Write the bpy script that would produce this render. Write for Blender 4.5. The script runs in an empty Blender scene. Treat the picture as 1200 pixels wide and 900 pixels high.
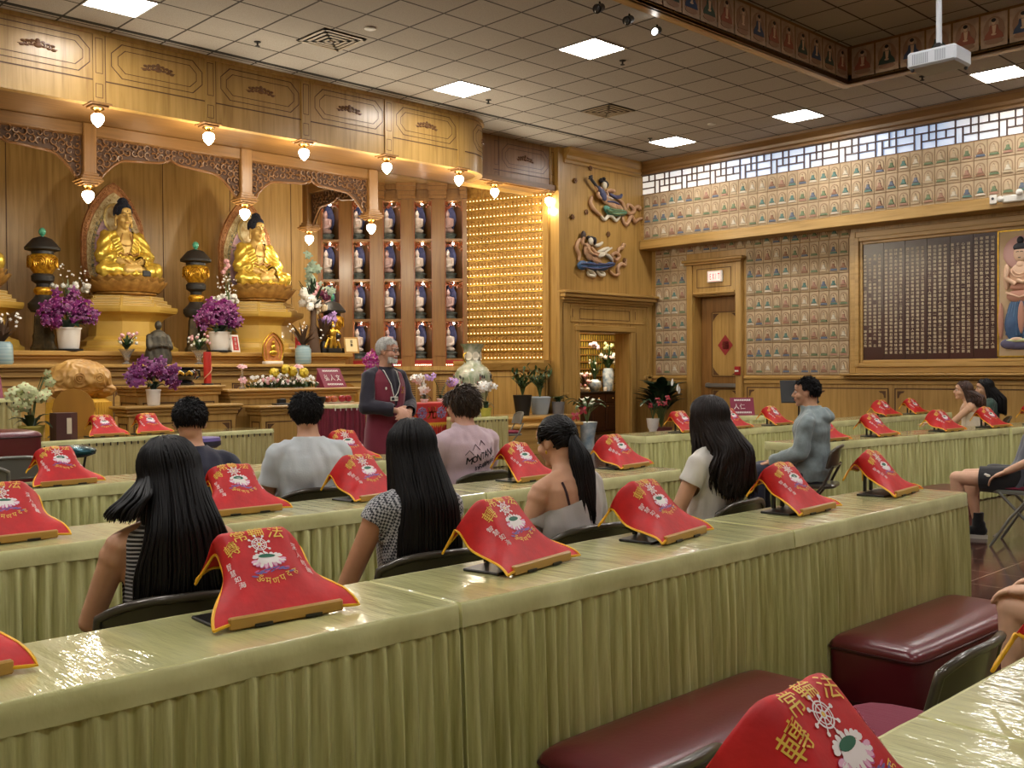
import bpy, math, random
from mathutils import Vector, Matrix, noise
random.seed(7)
PI = math.pi
COL = bpy.context.scene.collection
R = math.radians
sin, cos = math.sin, math.cos
def lin(c):
    return tuple(((v/255)/12.92 if v/255 <= .04045 else ((v/255+.055)/1.055)**2.4) for v in c) + (1.,)
# ---------------------------------------------------------------- materials
MATS = {}
def mat(name, c, rough=.5, metal=0., spec=.5, coat=0., coat_rough=.05, var=0., vscale=8., vstretch=(1, 1, 1), bump=0., bscale=30., bstretch=(1, 1, 1),
        c2=None, sheen=0., emit=0., trans=0., aniso=0., sss=0.):
    if name in MATS: return MATS[name]
    m = bpy.data.materials.new(name); m.use_nodes = True
    nt = m.node_tree; b = nt.nodes['Principled BSDF']; N = nt.nodes.new; L = nt.links.new
    b.inputs['Base Color'].default_value = lin(c); b.inputs['Roughness'].default_value = rough
    b.inputs['Metallic'].default_value = metal; b.inputs['Specular IOR Level'].default_value = spec
    b.inputs['Coat Weight'].default_value = coat; b.inputs['Coat Roughness'].default_value = coat_rough
    b.inputs['Sheen Weight'].default_value = sheen; b.inputs['Transmission Weight'].default_value = trans
    if sss: b.inputs['Subsurface Weight'].default_value = sss; b.inputs['Subsurface Radius'].default_value = (.02, .008, .004)
    if emit: b.inputs['Emission Color'].default_value = lin(c); b.inputs['Emission Strength'].default_value = emit
    if var or c2 or bump: tc = N('ShaderNodeTexCoord')
    if var or c2:
        mp = N('ShaderNodeMapping'); mp.inputs['Scale'].default_value = vstretch; L(tc.outputs['Object'], mp.inputs['Vector'])
        nz = N('ShaderNodeTexNoise'); nz.inputs['Scale'].default_value = vscale; nz.inputs['Detail'].default_value = 5; L(mp.outputs[0], nz.inputs['Vector'])
        rp = N('ShaderNodeValToRGB'); rp.color_ramp.elements[0].position = .32; rp.color_ramp.elements[1].position = .68
        a = c2 if c2 else tuple(v*(1-var) for v in c)
        rp.color_ramp.elements[0].color = lin(a); rp.color_ramp.elements[1].color = lin(c)
        L(nz.outputs['Fac'], rp.inputs[0]); L(rp.outputs[0], b.inputs['Base Color'])
        if emit: L(rp.outputs[0], b.inputs['Emission Color'])
    if bump:
        mp = N('ShaderNodeMapping'); mp.inputs['Scale'].default_value = bstretch; L(tc.outputs['Object'], mp.inputs['Vector'])
        nz = N('ShaderNodeTexNoise'); nz.inputs['Scale'].default_value = bscale; nz.inputs['Detail'].default_value = 4; L(mp.outputs[0], nz.inputs['Vector'])
        bp = N('ShaderNodeBump'); bp.inputs['Strength'].default_value = bump; bp.inputs['Distance'].default_value = .01
        L(nz.outputs['Fac'], bp.inputs['Height']); L(bp.outputs[0], b.inputs['Normal'])
        if coat: L(bp.outputs[0], b.inputs['Coat Normal'])
    MATS[name] = m
    return m
def wood(name, c, axis='z', rough=.4, dark=.84, scale=3.2, coat=.25):
    """oak veneer: long soft grain along one axis plus fine pores"""
    st = {'x': (.35, 6, 6), 'y': (6, .35, 6), 'z': (6, 6, .35)}[axis]
    if name in MATS: return MATS[name]
    m = bpy.data.materials.new(name); m.use_nodes = True
    nt = m.node_tree; b = nt.nodes['Principled BSDF']; N = nt.nodes.new; L = nt.links.new
    tc = N('ShaderNodeTexCoord'); mp = N('ShaderNodeMapping'); mp.inputs['Scale'].default_value = st; L(tc.outputs['Object'], mp.inputs['Vector'])
    n1 = N('ShaderNodeTexNoise'); n1.inputs['Scale'].default_value = scale; n1.inputs['Detail'].default_value = 7; n1.inputs['Distortion'].default_value = .6
    n2 = N('ShaderNodeTexNoise'); n2.inputs['Scale'].default_value = .45; n2.inputs['Detail'].default_value = 2
    L(mp.outputs[0], n1.inputs['Vector']); L(tc.outputs['Object'], n2.inputs['Vector'])
    rp = N('ShaderNodeValToRGB'); e = rp.color_ramp.elements
    e[0].position = .3; e[1].position = .66
    e[0].color = lin((c[0]*dark, c[1]*dark*.96, c[2]*dark*.85)); e[1].color = lin(c)
    x = e.new(.47); x.color = lin((c[0]*(.94), c[1]*.93, c[2]*.86))
    L(n1.outputs['Fac'], rp.inputs[0])
    mx = N('ShaderNodeMix'); mx.data_type = 'RGBA'; mx.blend_type = 'MULTIPLY'; mx.inputs[0].default_value = .35
    r2 = N('ShaderNodeValToRGB'); r2.color_ramp.elements[0].position = .35; r2.color_ramp.elements[1].position = .65
    r2.color_ramp.elements[0].color = (.62, .55, .45, 1); L(n2.outputs['Fac'], r2.inputs[0])
    L(rp.outputs[0], mx.inputs[6]); L(r2.outputs[0], mx.inputs[7]); L(mx.outputs[2], b.inputs['Base Color'])
    b.inputs['Roughness'].default_value = rough; b.inputs['Coat Weight'].default_value = coat; b.inputs['Coat Roughness'].default_value = .22
    MATS[name] = m
    return m
def emitter(name, c, s):
    if name in MATS: return MATS[name]
    m = bpy.data.materials.new(name); m.use_nodes = True
    b = m.node_tree.nodes['Principled BSDF']
    b.inputs['Base Color'].default_value = lin(c); b.inputs['Emission Color'].default_value = lin(c); b.inputs['Emission Strength'].default_value = s
    MATS[name] = m
    return m
# ---------------------------------------------------------------- mesh builder
def rotz(v, a): return Vector((v[0]*cos(a)-v[1]*sin(a), v[0]*sin(a)+v[1]*cos(a), v[2]))
class MB:
    def __init__(s, T=None): s.v = []; s.f = []; s.m = []; s.T = T
    def add(s, vs, fs, mi=0):
        o = len(s.v)
        s.v += [tuple(s.T @ Vector(p)) for p in vs] if s.T else [tuple(p) for p in vs]
        s.f += [tuple(i+o for i in f) for f in fs]
        s.m += [mi]*len(fs) if isinstance(mi, int) else mi
        return s
    def box(s, x0, x1, y0, y1, z0, z1, mi=0, b=0.):
        if x0 > x1: x0, x1 = x1, x0
        if y0 > y1: y0, y1 = y1, y0
        if z0 > z1: z0, z1 = z1, z0
        if b <= 0:
            return s.add([(x0,y0,z0),(x1,y0,z0),(x1,y1,z0),(x0,y1,z0),(x0,y0,z1),(x1,y0,z1),(x1,y1,z1),(x0,y1,z1)],
                         [(0,3,2,1),(4,5,6,7),(0,1,5,4),(1,2,6,5),(2,3,7,6),(3,0,4,7)], mi)
        b = min(b, (x1-x0)*.45, (y1-y0)*.45, (z1-z0)*.45)
        X, Y, Z = (x0, x1), (y0, y1), (z0, z1); vs = []; ix = {}
        for i in (0, 1):
            for j in (0, 1):
                for k in (0, 1):
                    sx, sy, sz = (b if i == 0 else -b), (b if j == 0 else -b), (b if k == 0 else -b)
                    for a, p in enumerate(((X[i], Y[j]+sy, Z[k]+sz), (X[i]+sx, Y[j], Z[k]+sz), (X[i]+sx, Y[j]+sy, Z[k]))):
                        ix[i, j, k, a] = len(vs); vs.append(p)
        fs = []
        for i in (0, 1):
            q = [ix[i,0,0,0], ix[i,1,0,0], ix[i,1,1,0], ix[i,0,1,0]]; fs.append(tuple(q if i else q[::-1]))
            q = [ix[0,i,0,1], ix[0,i,1,1], ix[1,i,1,1], ix[1,i,0,1]]; fs.append(tuple(q if i else q[::-1]))
            q = [ix[0,0,i,2], ix[1,0,i,2], ix[1,1,i,2], ix[0,1,i,2]]; fs.append(tuple(q if i else q[::-1]))
        for i in (0, 1):
            for j in (0, 1):
                q = [ix[i,j,0,0], ix[i,j,0,1], ix[i,j,1,1], ix[i,j,1,0]]; fs.append(tuple(q if i == j else q[::-1]))
                q = [ix[i,0,j,0], ix[i,0,j,2], ix[i,1,j,2], ix[i,1,j,0]]; fs.append(tuple(q[::-1] if i == j else q))
                q = [ix[0,i,j,1], ix[0,i,j,2], ix[1,i,j,2], ix[1,i,j,1]]; fs.append(tuple(q if i == j else q[::-1]))
        for i in (0, 1):
            for j in (0, 1):
                for k in (0, 1):
                    q = (ix[i,j,k,0], ix[i,j,k,1], ix[i,j,k,2]); fs.append(q if (i+j+k) % 2 == 1 else q[::-1])
        return s.add(vs, fs, mi)
    def loft(s, rings, mi=0, cap=True, close=True):
        n = len(rings[0]); vs = [p for r in rings for p in r]; fs = []
        for i in range(len(rings)-1):
            for j in range(n if close else n-1):
                a, b = i*n+j, i*n+(j+1) % n; fs.append((a, b, b+n, a+n))
        if cap and close:
            fs.append(tuple(range(n))[::-1]); o = (len(rings)-1)*n; fs.append(tuple(range(o, o+n)))
        return s.add(vs, fs, mi)
    def lathe(s, prof, n=16, c=(0, 0, 0), mi=0, cap=True, sx=1., sy=1., wob=None, a0=0.):
        rings = []
        for r, z in prof:
            rings.append([(c[0]+sx*r*(wob(a, z) if wob else 1)*cos(a), c[1]+sy*r*(wob(a, z) if wob else 1)*sin(a), c[2]+z) for a in (a0+2*PI*k/n for k in range(n))])
        return s.loft(rings, mi, cap)
    def tube(s, pts, rad, n=6, mi=0, cap=True):
        pts = [Vector(p) for p in pts]; rings = []; up = Vector((0, 0, 1)); k = len(pts)
        if not hasattr(rad, '__len__'): rad = [rad]*k
        d0 = (pts[1]-pts[0]).normalized()
        u = d0.cross(up)
        if u.length < .05: u = d0.cross(Vector((1, 0, 0)))
        u.normalize()
        for i, p in enumerate(pts):
            d = (pts[min(i+1, k-1)]-pts[max(i-1, 0)])
            d = d.normalized() if d.length > 1e-9 else d0
            u = (u-d*u.dot(d)); u = u.normalized() if u.length > 1e-6 else d.orthogonal().normalized(); w = d.cross(u)
            rings.append([tuple(p+(u*cos(a)+w*sin(a))*rad[i]) for a in (2*PI*j/n for j in range(n))])
        return s.loft(rings, mi, cap)
    def ell(s, c, r, n=12, m=8, mi=0, rot=None):
        if not hasattr(r, '__len__'): r = (r, r, r)
        vs = []; fs = []
        for i in range(1, m):
            t = PI*i/m
            for j in range(n):
                a = 2*PI*j/n; vs.append(Vector((r[0]*sin(t)*cos(a), r[1]*sin(t)*sin(a), r[2]*cos(t))))
        vs.append(Vector((0, 0, r[2]))); vs.append(Vector((0, 0, -r[2]))); T = len(vs)-2
        for i in range(m-2):
            for j in range(n): a, b = i*n+j, i*n+(j+1) % n; fs.append((a, a+n, b+n, b))
        for j in range(n): fs.append((T, j, (j+1) % n)); o = (m-2)*n; fs.append((T+1, o+(j+1) % n, o+j))
        if rot is not None: vs = [rot @ p for p in vs]
        return s.add([p+Vector(c) for p in vs], fs, mi)
    def prism(s, poly, t0, t1, ax='y', mi=0, f=None):
        """2-D polygon extruded along an axis: 'y': poly=(x,z); 'x': poly=(y,z); 'z': poly=(x,y)"""
        P = {'y': lambda p, t: (p[0], t, p[1]), 'x': lambda p, t: (t, p[0], p[1]), 'z': lambda p, t: (p[0], p[1], t)}[ax]
        n = len(poly); vs = [P(p, t0) for p in poly]+[P(p, t1) for p in poly]
        fs = [tuple(range(n)), tuple(range(2*n-1, n-1, -1))]+[(i, i+n, (i+1) % n+n, (i+1) % n) for i in range(n)]
        return s.add(vs, fs, mi)
    def grid(s, fn, nu, nv, mi=0, two=False):
        vs = [fn(i/nu, j/nv) for j in range(nv+1) for i in range(nu+1)]; w = nu+1
        fs = [(j*w+i, j*w+i+1, (j+1)*w+i+1, (j+1)*w+i) for j in range(nv) for i in range(nu)]
        return s.add(vs, fs, mi)
    def mesh(s, name, mats, smooth=None, doubles=False):
        me = bpy.data.meshes.new(name); me.from_pydata(s.v, [], s.f)
        for q in (mats if isinstance(mats, (list, tuple)) else [mats]): me.materials.append(q)
        if any(s.m): me.polygons.foreach_set('material_index', s.m)
        me.update()
        if smooth is not None:
            me.polygons.foreach_set('use_smooth', [True]*len(me.polygons))
            if smooth < 179: me.set_sharp_from_angle(angle=R(smooth))
        return me
    def build(s, name, mats, parent=None, smooth=None, loc=None, rz=0.):
        return link(name, s.mesh(name, mats, smooth), parent, loc, rz)
def link(name, me, parent=None, loc=None, rz=0.):
    o = bpy.data.objects.new(name, me); COL.objects.link(o)
    if parent: o.parent = parent
    if loc is not None: o.location = loc
    if rz: o.rotation_euler = (0, 0, rz)
    return o
def tag(o, label, cat, group=None, kind=None):
    o['label'] = label; o['category'] = cat
    if group: o['group'] = group
    if kind: o['kind'] = kind
    return o
def thing(name, label, cat, loc=(0, 0, 0), rz=0., group=None, scale=None):
    o = link(name, None, None, loc, rz); o.empty_display_size = .1
    if scale: o.scale = (scale,)*3
    return tag(o, label, cat, group)
def struct(mb, name, mats, smooth=None, loc=None, rz=0.):
    o = mb.build(name, mats, None, smooth, loc, rz); o['kind'] = 'structure'; return o
def dup(root, loc=None, rz=None, label=None, group=None):
    kids = {}
    for o in bpy.data.objects:
        if o.parent: kids.setdefault(o.parent.name, []).append(o)
    def rec(o, par):
        c = o.copy(); COL.objects.link(c)
        if par: c.parent = par
        for k in kids.get(o.name, []): rec(k, c)
        return c
    r = rec(root, None)
    if loc is not None: r.location = loc
    if rz is not None: r.rotation_euler = (0, 0, rz)
    if label: r['label'] = label
    if group: r['group'] = group
    return r
# ---------------------------------------------------------------- lettering
GL = {}
def tmp_scene(): return bpy.data.scenes.get('bench') or bpy.data.scenes.new('bench')
def glyph(ch):
    """flat outline of one character, centred, em height 1"""
    if ch in GL: return GL[ch]
    cu = bpy.data.curves.new('g', 'FONT'); cu.body = ch; cu.resolution_u = 2; cu.align_x = 'CENTER'
    ob = bpy.data.objects.new('g', cu); S = tmp_scene(); S.collection.objects.link(ob)
    S.view_layers[0].update(); dg = S.view_layers[0].depsgraph; me = bpy.data.meshes.new_from_object(ob.evaluated_get(dg))
    v = [(p.co.x, p.co.y) for p in me.vertices]; f = [tuple(p.vertices) for p in me.polygons]
    bpy.data.objects.remove(ob); bpy.data.curves.remove(cu); bpy.data.meshes.remove(me)
    if v:
        x0, x1 = min(p[0] for p in v), max(p[0] for p in v); cy = .36
        if ord(ch) > 0x2000: y0, y1 = min(p[1] for p in v), max(p[1] for p in v); cy = (y0+y1)/2
        v = [(p[0]-(x0+x1)/2, p[1]-cy) for p in v]
    GL[ch] = (v, f)
    return GL[ch]
def put(mb, ch, fn, mi=0, bold=0.):
    """lay one glyph on a surface: fn(gx, gy) -> point; bold repeats it slightly shifted"""
    v, f = glyph(ch)
    for dx, dy in ([(0, 0)] if not bold else [(0, 0), (bold, 0), (0, bold), (bold, bold)]):
        mb.add([fn(x+dx, y+dy) for x, y in v], f, mi)
# ---------------------------------------------------------------- organic bodies: joined capsules remeshed to one skin
def capsule(mb, a, b, ra, rb, n=12, flat=(1, 1, 1)):
    a, b = Vector(a), Vector(b); d = b-a; L = d.length
    if L < 1e-6: mb.ell(a, ra, n, 8); return
    d /= L; u = d.orthogonal().normalized(); w = d.cross(u); rings = []
    for t in (-80, -50, -20): t = R(t); rings.append((a+d*ra*sin(t), ra*cos(t)))
    rings += [(a.lerp(b, k), ra+(rb-ra)*k) for k in (.12, .5, .88)]
    for t in (20, 50, 80): t = R(t); rings.append((b+d*rb*sin(t), rb*cos(t)))
    mb.loft([[tuple(p+(u*cos(q)*r+w*sin(q)*r)) for q in (2*PI*j/n for j in range(n))] for p, r in rings])
def blob(mb, name, mats, vox=.008, smooth=4, parent=None, fac=.5, dec=0., tex=None, matfn=None):
    """one continuous skin over everything in mb"""
    me = mb.mesh(name+'_s', [], None); ob = bpy.data.objects.new('s', me); S = tmp_scene(); S.collection.objects.link(ob)
    r = ob.modifiers.new('r', 'REMESH'); r.mode = 'VOXEL'; r.voxel_size = vox
    if smooth: q = ob.modifiers.new('q', 'SMOOTH'); q.iterations = smooth; q.factor = fac
    if dec: d = ob.modifiers.new('d', 'DECIMATE'); d.ratio = dec
    S.view_layers[0].update(); dg = S.view_layers[0].depsgraph; out = bpy.data.meshes.new_from_object(ob.evaluated_get(dg))
    bpy.data.objects.remove(ob); bpy.data.meshes.remove(me); out.name = name
    if tex:
        pn = [(v.co.copy(), v.normal.copy()) for v in out.vertices]
        out.vertices.foreach_set('co', [c for p, n in pn for c in tex(p, n)])
    out.materials.clear()
    for q in (mats if isinstance(mats, (list, tuple)) else [mats]): out.materials.append(q)
    if matfn: out.polygons.foreach_set('material_index', [matfn(p.center) for p in out.polygons])
    out.polygons.foreach_set('use_smooth', [True]*len(out.polygons)); out.update()
    if parent == 'mesh': return out
    return link(name, out, parent)
# ---------------------------------------------------------------- materials of the hall
OAK = (192, 153, 88)
oz = wood('oak_upright', OAK, 'z'); ox = wood('oak_along_hall', OAK, 'x'); oy = wood('oak_across_hall', OAK, 'y')
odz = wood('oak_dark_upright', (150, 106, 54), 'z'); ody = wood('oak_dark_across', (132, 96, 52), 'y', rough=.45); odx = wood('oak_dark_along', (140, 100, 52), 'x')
groove = mat('oak_groove', (88, 56, 26), .6)
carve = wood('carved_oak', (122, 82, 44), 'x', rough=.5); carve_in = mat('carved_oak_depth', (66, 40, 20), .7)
brass = mat('brass', (212, 170, 92), .25, 1.)
gold = mat('gilding', (232, 186, 74), .3, .9, var=.18, vscale=14)
black = mat('black_paint', (20, 19, 19), .45)
white = mat('white_paint', (225, 222, 214), .4)
CZ = 5.49      # ceiling height
XR, XL = 15.8, 16.2   # right wall: overhanging upper part / lower part
# floor: polished brown granite squares set on the diagonal of light veins
def floor_mat():
    m = bpy.data.materials.new('polished_granite_floor'); m.use_nodes = True; nt = m.node_tree; b = nt.nodes['Principled BSDF']; N = nt.nodes.new; L = nt.links.new
    tc = N('ShaderNodeTexCoord'); br = N('ShaderNodeTexBrick'); br.offset = 0; br.inputs['Scale'].default_value = 1.0
    br.inputs['Brick Width'].default_value = .45; br.inputs['Row Height'].default_value = .45; br.inputs['Mortar Size'].default_value = .004
    br.inputs['Color1'].default_value = lin((74, 47, 40)); br.inputs['Color2'].default_value = lin((64, 42, 36)); br.inputs['Mortar'].default_value = lin((150, 125, 105))
    L(tc.outputs['Object'], br.inputs['Vector'])
    nz = N('ShaderNodeTexNoise'); nz.inputs['Scale'].default_value = 60; nz.inputs['Detail'].default_value = 4; L(tc.outputs['Object'], nz.inputs['Vector'])
    mx = N('ShaderNodeMix'); mx.data_type = 'RGBA'; mx.blend_type = 'OVERLAY'; mx.inputs[0].default_value = .45
    L(br.outputs['Color'], mx.inputs[6]); L(nz.outputs['Fac'], mx.inputs[7]); L(mx.outputs[2], b.inputs['Base Color'])
    b.inputs['Roughness'].default_value = .12; return m
def ceil_mat():
    m = bpy.data.materials.new('acoustic_ceiling_tiles'); m.use_nodes = True; nt = m.node_tree; b = nt.nodes['Principled BSDF']; N = nt.nodes.new; L = nt.links.new
    tc = N('ShaderNodeTexCoord'); mp = N('ShaderNodeMapping'); mp.inputs['Location'].default_value = (-.0, -.095, 0); L(tc.outputs['Object'], mp.inputs['Vector'])
    br = N('ShaderNodeTexBrick'); br.offset = 0; br.inputs['Scale'].default_value = 1.0
    br.inputs['Brick Width'].default_value = .625; br.inputs['Row Height'].default_value = .625; br.inputs['Mortar Size'].default_value = .014
    br.inputs['Color1'].default_value = lin((176, 168, 158)); br.inputs['Color2'].default_value = lin((166, 158, 148)); br.inputs['Mortar'].default_value = lin((62, 52, 44))
    L(mp.outputs[0], br.inputs['Vector'])
    nz = N('ShaderNodeTexNoise'); nz.inputs['Scale'].default_value = 130; nz.inputs['Detail'].default_value = 3; L(tc.outputs['Object'], nz.inputs['Vector'])
    rp = N('ShaderNodeValToRGB'); rp.color_ramp.elements[0].position = .38; rp.color_ramp.elements[1].position = .55; rp.color_ramp.elements[0].color = (.55, .52, .5, 1); L(nz.outputs['Fac'], rp.inputs[0])
    mx = N('ShaderNodeMix'); mx.data_type = 'RGBA'; mx.blend_type = 'MULTIPLY'; mx.inputs[0].default_value = .45
    L(br.outputs['Color'], mx.inputs[6]); L(rp.outputs[0], mx.inputs[7]); L(mx.outputs[2], b.inputs['Base Color'])
    b.inputs['Roughness'].default_value = .9; return m
ceiling_m = ceil_mat(); plaster = mat('plaster', (196, 184, 160), .8)
struct(MB().box(-4, 20, -5, 17, -.1, 0), 'floor', floor_mat())
# ceiling with the raised coffer opening x 3.7..13.45, y .5..7.05
CX0, CX1, CY0, CY1, CH = 3.75, 13.45, .5, 7.02, 5.97
m = MB()
for x0, x1, y0, y1 in ((-4, CX0, -5, 17), (CX1, 17, -5, 17), (CX0, CX1, CY1, 17), (CX0, CX1, -5, CY0)): m.box(x0, x1, y0, y1, CZ, CZ+.08)
m.box(CX0-.1, CX1+.1, CY0-.1, CY1+.1, CH, CH+.08)
struct(m, 'ceiling', ceiling_m)
# wooden lip round the coffer and its inner faces
m = MB(); w = .17
m.box(CX0-w, CX1+w, CY1, CY1+w, CZ-.05, CZ-.001, 0, .01); m.box(CX0-w, CX1+w, CY0-w, CY0, CZ-.05, CZ-.001, 0, .01)
struct(m, 'trim_coffer_lip', ox)
m = MB(); m.box(CX1, CX1+w, CY0, CY1, CZ-.05, CZ-.001, 0, .01); m.box(CX0-w, CX0, CY0, CY1, CZ-.05, CZ-.001, 0, .01)
struct(m, 'trim_coffer_lip_side', oy)
m = MB(); m.box(CX0, CX1, CY1, CY1+.04, CZ-.05, CH); m.box(CX0, CX1, CY0-.04, CY0, CZ-.05, CH); m.box(CX1, CX1+.04, CY0, CY1, CZ-.05, CH); m.box(CX0-.04, CX0, CY0, CY1, CZ-.05, CH)
struct(m, 'trim_coffer_inside', odx)
# painted seated figures round the coffer
pf = [mat('coffer_panel', (196, 168, 144), .6, var=.15, vscale=9), mat('coffer_robe_blue', (62, 78, 108), .6), mat('coffer_robe_green', (62, 82, 74), .6), mat('coffer_robe_red', (156, 92, 74), .6), mat('coffer_skin', (220, 190, 162), .6), mat('coffer_hair', (40, 34, 34), .6), mat('coffer_halo', (160, 126, 104), .6)]
def coffer_panel(P, robe):
    """P(u,z): a point on the face, u along, z up, d out"""
    m = MB()
    def disc(cx, cz, rx, rz, mi, d, n=16, poly=None):
        pts = poly or [(cx+rx*cos(2*PI*k/n), cz+rz*sin(2*PI*k/n)) for k in range(n)]
        k = len(pts); vs = [P(a, b, d) for a, b in pts]+[P(a, b, d-.004) for a, b in pts]
        m.add(vs, [tuple(range(k))]+[(i, i+k, (i+1) % k+k, (i+1) % k) for i in range(k)], mi)
    disc(0, 0, 0, 0, 0, .006, poly=[(-.155, -.19), (.155, -.19), (.155, .19), (-.155, .19)])
    disc(0, 0, .125, .155, 6, .010); disc(0, .075, .06, .066, 0, .013)
    disc(0, -.13, .11, .03, 6, .014)
    disc(0, 0, 0, 0, robe, .016, poly=[(-.115, -.10), (.115, -.10), (.10, -.05), (.055, .0), (.045, .055), (-.045, .055), (-.055, .0), (-.10, -.05)])
    disc(0, 0, 0, 0, 4, .019, poly=[(-.02, .05), (.03, .05), (.02, -.03), (-.01, -.05)]); disc(0, -.05, .03, .012, 4, .020)
    disc(0, .088, .024, .032, 4, .020); disc(0, .108, .027, .022, 5, .022)
    return m
def coffer_run(name, u0, n, pitch, fn, label):
    t = thing(name, label, 'frieze')
    for k in range(n):
        u = u0-k*pitch; P = fn(u)
        coffer_panel(P, (1, 2, 3, 3, 1, 6, 3, 2)[(k*5+2) % 8]).build('painted_panel', pf, t)
coffer_run('coffer_frieze', 13.25, 26, .355, lambda u: (lambda a, b, d: (u+a*1.06, CY1-d, 5.72+b*1.12)), 'painted row of seated figures along the far side of the raised ceiling')
coffer_run('coffer_frieze', 6.8, 17, .355, lambda u: (lambda a, b, d: (CX1-d, u-a*1.06, 5.72+b*1.12)), 'painted row of seated figures behind the projector pole')
# ---------------------------------------------------------------- right wall
m = MB(); m.box(XR+.06, 17, 2, 12.7, 5.26, CZ); m.box(XR+.06, 17, -5, 2, 3.79, CZ); m.box(XR+.06, 17, 2, 12.7, 3.8, 4.87); m.box(XR+.02, 17, -5, 12.7, 3.79, 3.97)
struct(m, 'wall_right_upper', oy)
m = MB(); D0, D1, DZ = 10.68, 11.66, 2.83
m.box(XL, 17, -5, D0, 0, 3.8); m.box(XL, 17, D1, 12.75, 0, 3.8); m.box(XL, 17, D0, D1, DZ, 3.8)
struct(m, 'wall_right', oz)
m = MB(); m.box(XR-.02, XR+.08, -5, 12.68, 3.79, 3.97, 0, .012); struct(m, 'trim_ledge_right', oy)
def crown(pts_fn, t0, t1, name, mt):
    """stepped cornice: profile (out, down) swept along a wall"""
    prof = [(0, .33), (.03, .33), (.035, .27), (.07, .24), (.08, .17), (.13, .12), (.17, .06), (.185, .0), (0, 0)]
    m = MB(); m.loft([[pts_fn(t, a, b) for a, b in prof] for t in (t0, t1)]); struct(m, name, mt, 20)
crown(lambda t, a, b: (XR-a+.05, t, CZ-.7*b), -5, 12.7, 'trim_crown_right', ody)
# clerestory window with its geometric lattice
sky_pane = bpy.data.materials.new('bright_frosted_glass'); sky_pane.use_nodes = True
nt = sky_pane.node_tree; b = nt.nodes['Principled BSDF']; N = nt.nodes.new; L = nt.links.new
tc = N('ShaderNodeTexCoord'); nz = N('ShaderNodeTexNoise'); nz.inputs['Scale'].default_value = .55; nz.inputs['Detail'].default_value = 1.5; L(tc.outputs['Object'], nz.inputs['Vector'])
rp = N('ShaderNodeValToRGB'); rp.color_ramp.elements[0].position = .42; rp.color_ramp.elements[1].position = .56
rp.color_ramp.elements[0].color = lin((150, 190, 240)); rp.color_ramp.elements[1].color = lin((250, 240, 226)); L(nz.outputs['Fac'], rp.inputs[0])
L(rp.outputs[0], b.inputs['Emission Color']); b.inputs['Emission Strength'].default_value = .45; b.inputs['Base Color'].default_value = (.8, .8, .8, 1)
b.inputs['Roughness'].default_value = .3
win = MB().box(XR+.10, XR+.12, 2, 12.68, 4.86, 5.27).build('window_1', sky_pane); win['kind'] = 'structure'
m = MB(); y = 12.66; z0, z1 = 4.87, 5.26; H3 = (z1-z0)
def bar(ya, yb, za, zb): m.box(XR+.07, XR+.098, ya, yb, za, zb)
bar(2, 12.68, z0-.01, z0+.015); bar(2, 12.68, z1-.015, z1+.01)
k = 0
while y > 2.2:
    t = .011
    a = .95/3     # blocks of three
    if k % 2 == 0:      # horizontal slabs
        for zz in (z0+H3/3, z0+2*H3/3): bar(y-.30, y, zz-t, zz+t)
        bar(y-.162, y-.142, z0+H3/3, z0+2*H3/3) if k % 4 else bar(y-.162, y-.142, z0+2*H3/3, z1)
        bar(y-.308, y-.288, z0, z1); y -= .30
    else:               # staggered uprights
        bar(y-.122, y-.102, z0, z0+2*H3/3); bar(y-.242, y-.222, z0+H3/3, z1); bar(y-.358, y-.338, z0, z1)
        bar(y-.23, y, z0+2*H3/3-t, z0+2*H3/3+t); bar(y-.35, y-.115, z0+H3/3-t, z0+H3/3+t); bar(y-.35, y-.23, z0+2*H3/3-t, z0+2*H3/3+t); y -= .35
    k += 1
m.build('window_lattice', mat('lattice_wood', (92, 70, 62), .5), win)
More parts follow.
